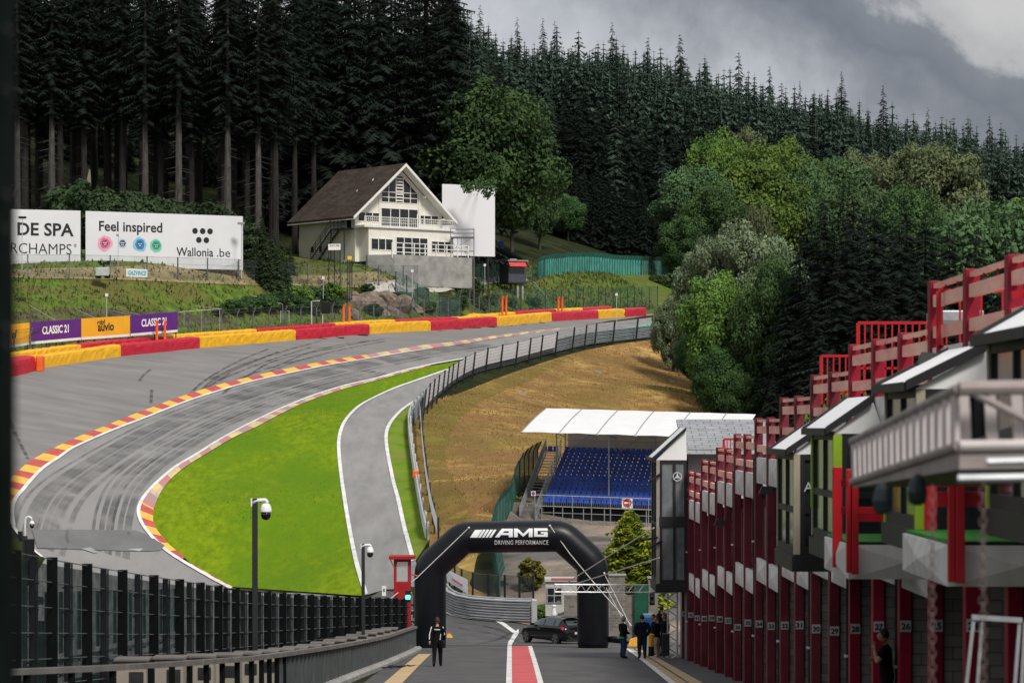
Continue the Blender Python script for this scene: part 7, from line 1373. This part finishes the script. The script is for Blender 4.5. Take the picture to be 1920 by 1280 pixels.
def broadleaf(name, H, R0, seed, leaf, bark, n_clump=46, per=110, size=.42, zlow=.22, squash=.8, clump_r=.3):
    """trunk and limbs, crown of clumps of small leaf faces with gaps between the clumps"""
    r = np.random.default_rng(seed); cz = H * (1 + zlow) / 2; hz = H * (1 - zlow) / 2; C = []; V = []; Fs = []
    while len(C) < n_clump:
        d = r.normal(size=3); d /= np.linalg.norm(d); q = r.uniform(.45, 1) ** .6 * .86
        wz = 1.05 if d[2] < 0 else 1.; c = np.array([d[0] * R0 * q, d[1] * R0 * q, cz + d[2] * hz * q * wz]); C.append((c, R0 * clump_r * r.uniform(.7, 1.3)))
    for c, cr in C:
        m = int(per * r.uniform(.7, 1.3)); d = r.normal(size=(m, 3)); d /= np.linalg.norm(d, axis=1)[:, None]; q = r.uniform(.35, 1.08, m) ** .5; P_ = c + d * (q * cr)[:, None] * np.array([1, 1, squash])
        nrm = d + r.normal(size=(m, 3)) * .55 + np.array([0, 0, .35]); nrm /= np.linalg.norm(nrm, axis=1)[:, None]
        t = np.cross(nrm, r.normal(size=(m, 3))); t /= np.linalg.norm(t, axis=1)[:, None] + 1e-9; b = np.cross(nrm, t); s = size * r.uniform(.55, 1.3, m)
        for i in range(m):
            o = len(V); p = P_[i]; u, v = t[i] * s[i] * .62, b[i] * s[i]; V += [p - v, p + u - v * .1 - nrm[i] * s[i] * .15, p + v, p - u + v * .1 - nrm[i] * s[i] * .15]; Fs.append((o, o + 1, o + 2, o + 3))
    root = bpy.data.objects.new(name, None); COL.objects.link(root); root.empty_display_size = .5; MW[root] = Matrix.Identity(4)
    c = bpy.data.objects.new('crown', crown_mesh('crown', np.array(V), Fs, leaf)); COL.objects.link(c); c.parent = root
    mb = MB(); tr = .022 * H; mb.tube([(0, 0, -.8), (.0, 0, H * .15), (.1, .1, H * .4), (.2, 0, H * .75)], [tr * 1.3, tr, tr * .75, tr * .2], 8)
    for k in range(9): q = C[k][0]; z = H * r.uniform(.2, .5); mb.tube([(0, 0, z), (q[0] * .5, q[1] * .5, z * .45 + q[2] * .55), tuple(q)], [tr * .42, tr * .3, .03], 5, cap=False)
    mb.build('trunk', bark, root, local=True); return root
PROTO = {}
def proto(key, fn): PROTO[key] = [fn(), False]; return PROTO[key]
def place(key, X, Y, scale, label, cat, group=None, rz=None, z=None, wide=1., leaf=None):
    p = PROTO[key]; o = p[0]
    if p[1]: o = copy_tree(p[0])
    p[1] = True; o.location = (X, Y, (gzf(X, Y) if z is None else z) - .15); o.scale = (scale * wide, scale * wide, scale); o.rotation_euler = (0, 0, random.uniform(0, 6.28) if rz is None else rz)
    for k in ('label', 'category', 'group'):
        if k in o: del o[k]
    tag(o, label, cat, group)
    if leaf is not None:
        for ch in o.children:
            if ch.name.startswith('crown'): ch.material_slots[0].link = 'OBJECT'; ch.material_slots[0].material = leaf
    return o
HT = {}
def reg(key, H, fn): HT[key] = H; proto(key, fn)
for i in range(3): reg('forest%d' % i, 36, lambda i=i: spruce('spruce_tree', 36, 4.3, .40, 34, 8, 100 + i, SPR, BARK))
reg('forestp', 36, lambda: spruce('spruce_tree', 36, 4.0, .43, 30, 8, 109, SPR, BARKP, tr=.012))
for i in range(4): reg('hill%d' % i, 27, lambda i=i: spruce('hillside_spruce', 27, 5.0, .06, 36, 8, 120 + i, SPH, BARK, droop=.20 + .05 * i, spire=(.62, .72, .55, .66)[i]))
for i in range(2): reg('near%d' % i, 27, lambda i=i: spruce('dense_spruce', 27, 5.2, .04, 46, 9, 140 + i, SPN, BARK, droop=.34, spire=.75))
for i in range(2): reg('oak%d' % i, 18, lambda i=i: broadleaf('broadleaf_tree', 18, 7, 160 + i, OAK, BARKB, 100, 330, .235))
for i in range(2): reg('round%d' % i, 14, lambda i=i: broadleaf('broadleaf_tree', 14, 5.2, 170 + i, BRI, BARKB, 90, 300, .20))
for i in range(2): reg('willow%d' % i, 14, lambda i=i: broadleaf('willow_tree', 14, 6.2, 180 + i, WIL, BARKB, 130, 260, .19, zlow=.05, clump_r=.19))
for i in range(2): reg('bush%d' % i, 3, lambda i=i: broadleaf('shrub', 3, 1.9, 190 + i, MID, BARKB, 46, 120, .14, zlow=.0, clump_r=.27))
def put(key, x, d, ytop, label, cat='tree', group=None, wide=1., leaf=None, jx=0):
    """tree standing at distance d in photo column x, its top reaching photo row ytop"""
    X = (x - 960) * d / F; z0 = gzf(X, d); H = (HY - ytop) * d / F - z0; return place(key, X, d, H / HT[key], label, cat, group, wide=wide / max(.3, 1), leaf=leaf)
rt_ = random.Random(5)
# ---- tall bare-trunked forest behind the billboards
gF = 'tall spruces of the forest behind the billboards'; lF = 'tall dark spruce with a bare trunk in the forest behind the billboards'; cnt = 0
for row, d in enumerate((349, 357, 365, 374, 384, 396, 410)):
    x = -40 + rt_.uniform(0, 30)
    while x < (590 if d > 372 else 520):
        if not (d < 372 and 520 < x < 600): place(('forest0', 'forest1', 'forest2')[cnt % 3], (x - 960) * d / F, d, rt_.uniform(.92, 1.15), lF, 'tree', gF); cnt += 1
        x += rt_.uniform(44, 74) * (1 + .1 * row)
for d in (424, 440, 458):
    x = -40 + rt_.uniform(0, 30)
    while x < 590: put(('near0', 'near1')[int(x) % 2], x, d, rt_.uniform(60, 230), 'low branched dark spruce deep inside the forest behind the billboards', 'tree', 'low dark spruces deep in the forest', leaf=SPR); x += rt_.uniform(40, 62)
for x, d, lab in ((335, 345, 'tall spruce with the palest bare trunk, behind the middle of the large billboard'), (272, 346.5, 'pale trunked spruce left of the palest one, behind the Feel inspired lettering'), (427, 346, 'pale trunked spruce behind the right end of the large billboard'), (484, 347.5, 'pale trunked spruce above the shrubs between billboard and house'), (32, 346, 'pale trunked spruce at the far left behind the DE SPA billboard'), (97, 348, 'pale trunked spruce behind the letters SPA')):
    place('forestp', (x - 960) * d / F, d, rt_.uniform(1., 1.1), lab, 'tree')
single(MB().tube([hit(166, 400) + Vector((0, 0, -1)), P(166, 345, 352), P(168, 318, 352)], [.34, .3, .1], 8), 'broken_trunk', mat('bare_wood', (.30, .27, .23), .9, (.2, .18, .15), 2), 'short pale broken trunk standing at the forest edge', 'tree stump')
# ---- dark spruces behind the house and up to the oak
gH = 'dark spruces behind the house'; lH = 'dark spruce standing close behind the house'
for d in (392, 402, 414, 428, 444):
    x = 545 + rt_.uniform(0, 30)
    while x < 870: put(('hill0', 'hill1', 'hill3', 'near0')[int(x) % 4], x, d, rt_.uniform(-160, 10) - (d - 390) * .6, lH, 'tree', gH, wide=1.0, leaf=SPR); x += rt_.uniform(42, 66)
# ---- spruces of the hillside, row behind row up to the skyline
gS = 'spruces covering the hillside'; lS = 'dark green spruce among the many on the hillside'; lK = 'dark spruce standing out against the sky on the skyline'; nh = 0
sky_x = [840, 900, 960, 1050, 1150, 1270, 1390, 1450, 1580, 1660, 1760, 1920, 1960]; sky_y = [-30, 25, 55, 60, 62, 85, 118, 145, 160, 185, 205, 235, 240]
for d in (455, 478, 502, 527, 552, 577, 602, 628):
    x = 830 + rt_.uniform(0, 40)
    while x < 1960:
        X = (x - 960) * d / F; H = rt_.uniform(19, 27) if d < 600 else rt_.uniform(18, 24); g = gzf(X, d); yt = HY - (g + H) * F / d; lim = np.interp(x, sky_x, sky_y) + rt_.uniform(2, 42)
        if yt < lim: H = (HY - lim) * d / F - g
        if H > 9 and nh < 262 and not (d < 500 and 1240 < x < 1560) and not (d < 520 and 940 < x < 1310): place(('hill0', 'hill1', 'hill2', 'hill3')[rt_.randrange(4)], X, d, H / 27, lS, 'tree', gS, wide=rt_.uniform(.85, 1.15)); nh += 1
        x += rt_.uniform(26, 42)
for x, yt, w_ in ((900, 8, 1), (884, 18, .8), (970, 30, .8), (1018, 32, .9), (1040, 38, .8), (1148, 40, .9), (1215, 68, .8), (1275, 62, 1), (1385, 96, 1.), (1443, 122, .8), (1500, 150, .8), (1578, 132, 1), (1656, 158, 1), (1740, 200, .8), (1855, 215, .8)):
    put('hill%d' % (1 + 2 * (x % 2)), x, 636 + (x % 7), yt, lK, 'tree', 'spruces standing out on the skyline', wide=w_ * .8)
for d in (492, 505, 520):
    x = 945 + rt_.uniform(0, 20)
    while x < 1265: put('near%d' % (int(x) % 2), x, d, rt_.uniform(300, 400), 'dark spruce behind the tall green netted fence', 'tree', 'dark spruces behind the green netted fence', leaf=SPR, wide=1.1); x += rt_.uniform(26, 40)
# ---- the far wood closing the gaps between them: one mass
r_ = np.random.default_rng(77); V = []; Fs = []
for d in (560, 585, 612, 640, 655, 672):
    x = 820 + r_.uniform(0, 20)
    while x < 1990:
        X = (x - 960) * d / F; g = gzf(X, d) - .5; yt = np.interp(x, sky_x, sky_y) + 62 * r_.beta(2.2, 1.3) - (26 if r_.random() < .08 else 0); H = (HY - yt) * d / F - g; H = min(H, 27)
        if H > 8:
            R0 = H * r_.uniform(.15, .24)
            for k in range(26):
                f = (k + r_.uniform(0, .9)) / 26; zc = g + H * (.1 + .9 * f); L = R0 * (1 - f) ** .85 * r_.uniform(.75, 1.2) + .2
                for j in range(7):
                    a = 6.28 * j / 7 + r_.uniform(-.4, .4); l_ = L * r_.uniform(.7, 1.25); w_ = l_ * .30 + .1; c_, s_n = math.cos(a), math.sin(a); o = len(V)
                    V += [(X, d, zc + l_ * .1), (X + l_ * c_ - w_ * s_n * .6, d + l_ * s_n + w_ * c_ * .6, zc - l_ * .5), (X + l_ * 1.12 * c_, d + l_ * 1.12 * s_n, zc - l_ * .25), (X + l_ * c_ + w_ * s_n * .6, d + l_ * s_n - w_ * c_ * .6, zc - l_ * .55)]; Fs.append((o, o + 1, o + 2, o + 3))
            for a in (.3, 1.9): o = len(V); V += [(X - .5 * math.cos(a), d - .5 * math.sin(a), g + H * .6), (X + .5 * math.cos(a), d + .5 * math.sin(a), g + H * .6), (X, d, g + H * 1.015)]; Fs.append((o, o + 1, o + 2))
        x += r_.uniform(11, 19)
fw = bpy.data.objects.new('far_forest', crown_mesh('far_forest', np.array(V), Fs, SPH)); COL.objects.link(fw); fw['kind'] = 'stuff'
# ---- broadleaved trees
put('oak0', 908, 394, 138, 'large dark green oak leaning over the top of the white screen', wide=.95)
put('oak1', 862, 404, 215, 'dark broadleaved tree between the house roof and the large oak', wide=.8)
put('oak1', 1012, 452, 330, 'mid green broadleaved tree at the right foot of the large oak', wide=.8, leaf=MID); put('oak0', 960, 432, 300, 'dark broadleaved tree half behind the right side of the large oak', wide=.8); put('round1', 1065, 486, 360, 'rounded dark green tree right of the oak above the green netted fence', leaf=OAK)
put('round0', 1192, 530, 318, 'grey green broadleaved tree standing alone above the green netted fence', leaf=MID, wide=.75); put('round1', 1130, 515, 400, 'low dark tree above the middle of the green netted fence', leaf=OAK)
for x, d, yt, k, lf, w_, lab in ((1300, 500, 300, 'round0', MID, .9, 'mid green tree at the left edge of the bright grove'), (1345, 520, 240, 'oak0', BRI, .62, 'bright green tree at the left of the bright grove on the hillside'), (1398, 530, 232, 'round1', OLI, .55, 'olive topped tree highest in the bright grove'), (1420, 505, 285, 'round0', BRI, .9, 'bright green round tree at the centre of the bright grove'), (1462, 520, 250, 'round1', BRI, .75, 'bright green tree right of the centre of the bright grove'),
    (1500, 515, 300, 'oak1', MID, .7, 'mid green tree at the right edge of the bright grove'), (1340, 480, 345, 'oak1', OAK, .8, 'dark green tree low in front of the bright grove'), (1280, 470, 400, 'round1', OAK, .9, 'dark low tree left in front of the bright grove'), (1570, 540, 285, 'round0', MID, .9, 'mid green tree between the bright grove and the olive trees'), (1610, 548, 272, 'round1', OLI, .6, 'olive tree standing left of the pair of pale olive ones'), (1650, 545, 300, 'round0', OLI, .7, 'olive tree low among the pale olive group'), (1705, 540, 262, 'round1', OLI, .7, 'pale olive tree highest of the olive group on the right'), (1760, 535, 255, 'round0', OLI, .75, 'pale olive tree at the right end of the olive group'), (1600, 500, 330, 'oak0', MID, .7, 'mid green tree below the olive group'), (1700, 500, 350, 'oak1', OAK, .8, 'dark green tree below the pale olive trees')):
    put(k, x, d, yt, lab, wide=w_, leaf=lf)
oak = [o for o in scene.objects if o.get('label', '').startswith('large dark green oak')][0]; bpy.context.view_layer.update(); iv = (Matrix.Translation(oak.location) @ oak.rotation_euler.to_matrix().to_4x4() @ Matrix.Diagonal((*oak.scale, 1))).inverted(); r_ = np.random.default_rng(9); bm_ = MB()
for cx, cy, rad in ((872, 346, .7), (884, 350, .8), (896, 349, .8), (908, 352, .9), (918, 356, .9), (914, 366, .5), (922, 348, .9), (876, 356, .4)):
    c = P(cx, cy, 374)
    for k in range(70): q = c + Vector(r_.normal(size=3)) * rad * .45; u = Vector(r_.normal(size=3)).normalized() * .14; v = u.orthogonal().normalized() * .2; bm_.quad(q - v, q + u, q + v, q - u)
for cx, cy in ((884, 350), (912, 354)): bm_.tube([P(905, 320, 392), P(900, 330, 382), P(cx, cy, 374)], [.12, .09, .03], 5)
bm_.v = [tuple(iv @ Vector(p)) for p in bm_.v]; bo2 = bm_.build('hanging_branch', OAK, oak, local=True)
# ---- willow and bushes at the right of the track
put('willow0', 1382, 322, 392, 'large grey green willow beside the track at the right', 'willow', wide=.62); put('willow1', 1452, 328, 412, 'grey green willow right of the largest one', 'willow', wide=.55); put('willow1', 1312, 326, 445, 'grey green willow left of the largest one, overhanging the crest', 'willow', wide=.5); put('willow0', 1262, 340, 540, 'low silvery willow hiding the end of the rim fence', 'willow', wide=.62)
put('round0', 1425, 330, 366, 'slim yellow green tree rising behind the willows', leaf=OLI, wide=.3)
for x, d, yt, k, lf, w_, lab in ((1345, 306, 500, 'round1', BRI, .75, 'bright green tree in front of the largest willow'), (1410, 304, 545, 'oak0', MID, .6, 'mid green tree low in front of the willows'), (1300, 312, 620, 'round0', OAK, .8, 'dark bush below the silvery willow'), (1345, 300, 640, 'round1', OAK, .8, 'dark tree at the top right end of the dry slope'), (1455, 300, 480, 'oak1', OAK, .55, 'dark green tree between the willows and the near spruces'), (1395, 298, 690, 'round0', OAK, .8, 'low dark bush above the grandstand canopy')):
    put(k, x, d, yt, lab, wide=w_, leaf=lf)
# ---- dark near spruces on the right
gN = 'near dark spruces behind the pit building'; lN = 'near dark spruce standing behind the stepped pit building'
for x, d, yt in ((1500, 296, 430), (1545, 290, 372), (1590, 286, 395), (1640, 292, 378), (1690, 284, 410), (1735, 290, 392), (1780, 284, 415), (1830, 288, 420), (1885, 284, 440), (1930, 290, 410), (1520, 282, 520), (1570, 276, 480), (1620, 274, 500), (1670, 272, 520), (1720, 270, 500), (1770, 268, 530), (1820, 270, 510), (1870, 266, 530), (1920, 268, 500), (1475, 290, 560), (1600, 300, 365), (1700, 304, 385), (1470, 286, 640), (1540, 268, 620), (1630, 262, 600), (1710, 260, 620), (1790, 258, 610), (1450, 280, 700), (1500, 262, 700)):
    put('near%d' % (x % 2), x, d, yt, lN, 'tree', gN, wide=1.4)
put('round0', 1855, 310, 350, 'pale green tree top above the dark spruces at the right edge', leaf=MID, wide=.8); put('round1', 1910, 315, 362, 'light green tree at the right edge above the dark spruces', leaf=BRI, wide=.7)
put('round1', 1585, 150, 706, 'small bright tree seen between the red railings', leaf=BRI, wide=.5)
# ---- shrubs
DSH = leafmat('dark_shrub_leaves', (.06, .095, .04), (.025, .045, .02))  # darker green for the shrubs around the billboards
gB = 'shrubs behind the billboards'; lB = 'green shrub at the forest edge behind the billboards'
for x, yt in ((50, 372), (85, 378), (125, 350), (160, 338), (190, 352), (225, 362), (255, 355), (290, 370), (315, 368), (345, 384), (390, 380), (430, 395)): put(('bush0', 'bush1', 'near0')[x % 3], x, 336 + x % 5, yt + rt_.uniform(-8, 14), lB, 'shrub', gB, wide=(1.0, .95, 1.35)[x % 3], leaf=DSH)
gR = 'shrubs between the billboard and the house'; lR = 'dark green shrub between the large billboard and the house'
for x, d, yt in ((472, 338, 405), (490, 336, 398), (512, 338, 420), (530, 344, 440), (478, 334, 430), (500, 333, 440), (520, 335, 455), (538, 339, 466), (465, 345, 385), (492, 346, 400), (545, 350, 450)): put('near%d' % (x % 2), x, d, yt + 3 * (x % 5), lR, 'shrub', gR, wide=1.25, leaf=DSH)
def bush(x, y, s, label, group=None, leaf=None, wide=1.):
    p = hit(x, y); place('bush%d' % (int(x) % 2), p.x, p.y, s / 3, label, 'shrub', group, wide=wide, leaf=leaf)
for x, y, s, lf, lab in ((560, 568, 2.1, BRI, 'light green bush on the bank left of the black signal panel'), (625, 560, 2.0, BRI, 'light green bush on the bank right of the black signal panel'), (590, 572, 2.2, MID, 'mid green bush behind the black signal panel'), (880, 558, 2.6, OAK, 'dark green bush on the bank left of the grey cabin'), (860, 575, 1.6, MID, 'low bush right of the rocks'), (1255, 540, 2.5, MID, 'bush on the crest below the pale netted fence')): bush(x, y, s, lab, None, lf, 1.3)
for x, y, s in ((440, 588, 1.7), (470, 585, 1.9), (500, 582, 2.0), (530, 580, 2.2), (555, 584, 2.0), (585, 588, 1.6), (620, 582, 1.8), (700, 590, 1.4), (800, 585, 1.5), (840, 585, 1.6), (900, 580, 1.6), (920, 570, 1.4), (955, 575, 1.3), (410, 592, 1.2), (1000, 574, 1.3), (690, 545, 1.0), (790, 556, 1.3), (1230, 530, 1.4)): bush(x, y, s, 'dark scrubby bush at the foot of the bank behind the barriers', 'scrubby bushes at the foot of the bank', OAK, 1.35)
# ---- the two garden conifers by the pit exit
reg('gold', 6, lambda: spruce('golden_conifer', 6, 1.95, .02, 64, 15, 301, GOLD, BARKB, droop=.16, spire=.6, dead=False, teeth=5))
place('gold', PX(1181, 172), 172, (PZ(950, 172) - gzf(PX(1181, 172), 172)) / 6, 'bright golden conifer behind the stone wall', 'tree', wide=1.22)
reg('dgold', 5, lambda: broadleaf('golden_pine', 5, 1.75, 303, DGOLD, BARKB, 90, 110, .15, zlow=.0, clump_r=.22))
place('dgold', PX(997, 182), 182, (PZ(1036, 182) - gzf(PX(997, 182), 182)) / 5, 'dark golden pine seen through the arch', 'tree', wide=1.1)
for x, y in ((1004, 1150), (1016, 1148), (1028, 1148)): p = hit(x, y, 168); place('bush%d' % (x % 2), p.x, 174, .34, 'small green bush behind the end of the curved guardrail', 'shrub', 'small bushes behind the curved guardrail', leaf=BRI)
# ---- long grass on the bank and the dry slope
def tufts(name, poly, n, hmin, hmax, m, seed):
    r = np.random.default_rng(seed); A = np.array([(p[0], p[1]) for p in poly]); V = []; Fs = []
    lo, hi = A.min(0), A.max(0); k = 0
    while k < n:
        q = r.uniform(lo, hi, (4000, 2)); ins = np.zeros(4000, bool); j = len(A) - 1
        for i in range(len(A)):
            ins ^= ((A[i, 1] > q[:, 1]) != (A[j, 1] > q[:, 1])) & (q[:, 0] < (A[j, 0] - A[i, 0]) * (q[:, 1] - A[i, 1]) / (A[j, 1] - A[i, 1] + 1e-12) + A[i, 0]); j = i
        q = q[ins]; z = gz(q[:, 0], q[:, 1])
        for (x, y), zz_ in zip(q, z):
            h = r.uniform(hmin, hmax); a = r.uniform(0, 6.28); w_ = h * .35; lx, ly = r.normal(0, .25 * h, 2); o = len(V)
            V += [(x - w_ * math.cos(a), y - w_ * math.sin(a), zz_), (x + w_ * math.cos(a), y + w_ * math.sin(a), zz_), (x + lx, y + ly, zz_ + h)]; Fs.append((o, o + 1, o + 2)); k += 1
            if k >= n: break
    me = crown_mesh(name, np.array(V), Fs, m); ob = bpy.data.objects.new(name, me); COL.objects.link(ob); ob['kind'] = 'stuff'; return ob
bank_poly = [Vector((p.x, p.y, 0)) for p in offset_line(H_bar[4:], -5.5)] + [Vector((12, 470, 0)), Vector((-2, 408, 0)), Vector((-12, 378, 0)), Vector((-30, 352, 0)), Vector((-56, 318, 0)), Vector((-60, 300, 0))]
tufts('long_grass', bank_poly, 16000, .12, .5, leafmat('long_grass_blades', (.11, .15, .03), (.06, .06, .02), .2, 0, .35), 21)
tufts('infield_blades', grass_poly, 26000, .04, .13, leafmat('infield_blades', (.18, .26, .02), (.07, .13, .005), .2, 0, .5), 23)
tufts('dry_grass', hits(slope_top, 14) + [hit(1330, 700), hit(1310, 755), Vector((20, 262, 0)), Vector((15, 236, 0)), Vector((4, 224, 0)), Vector((.5, 212, 0)), Vector((-1.2, 196, 0)), Vector((-4.6, 190, 0))], 26000, .06, .26, leafmat('dry_grass_blades', (.42, .29, .11), (.20, .14, .045), .2, 0, .3), 22)
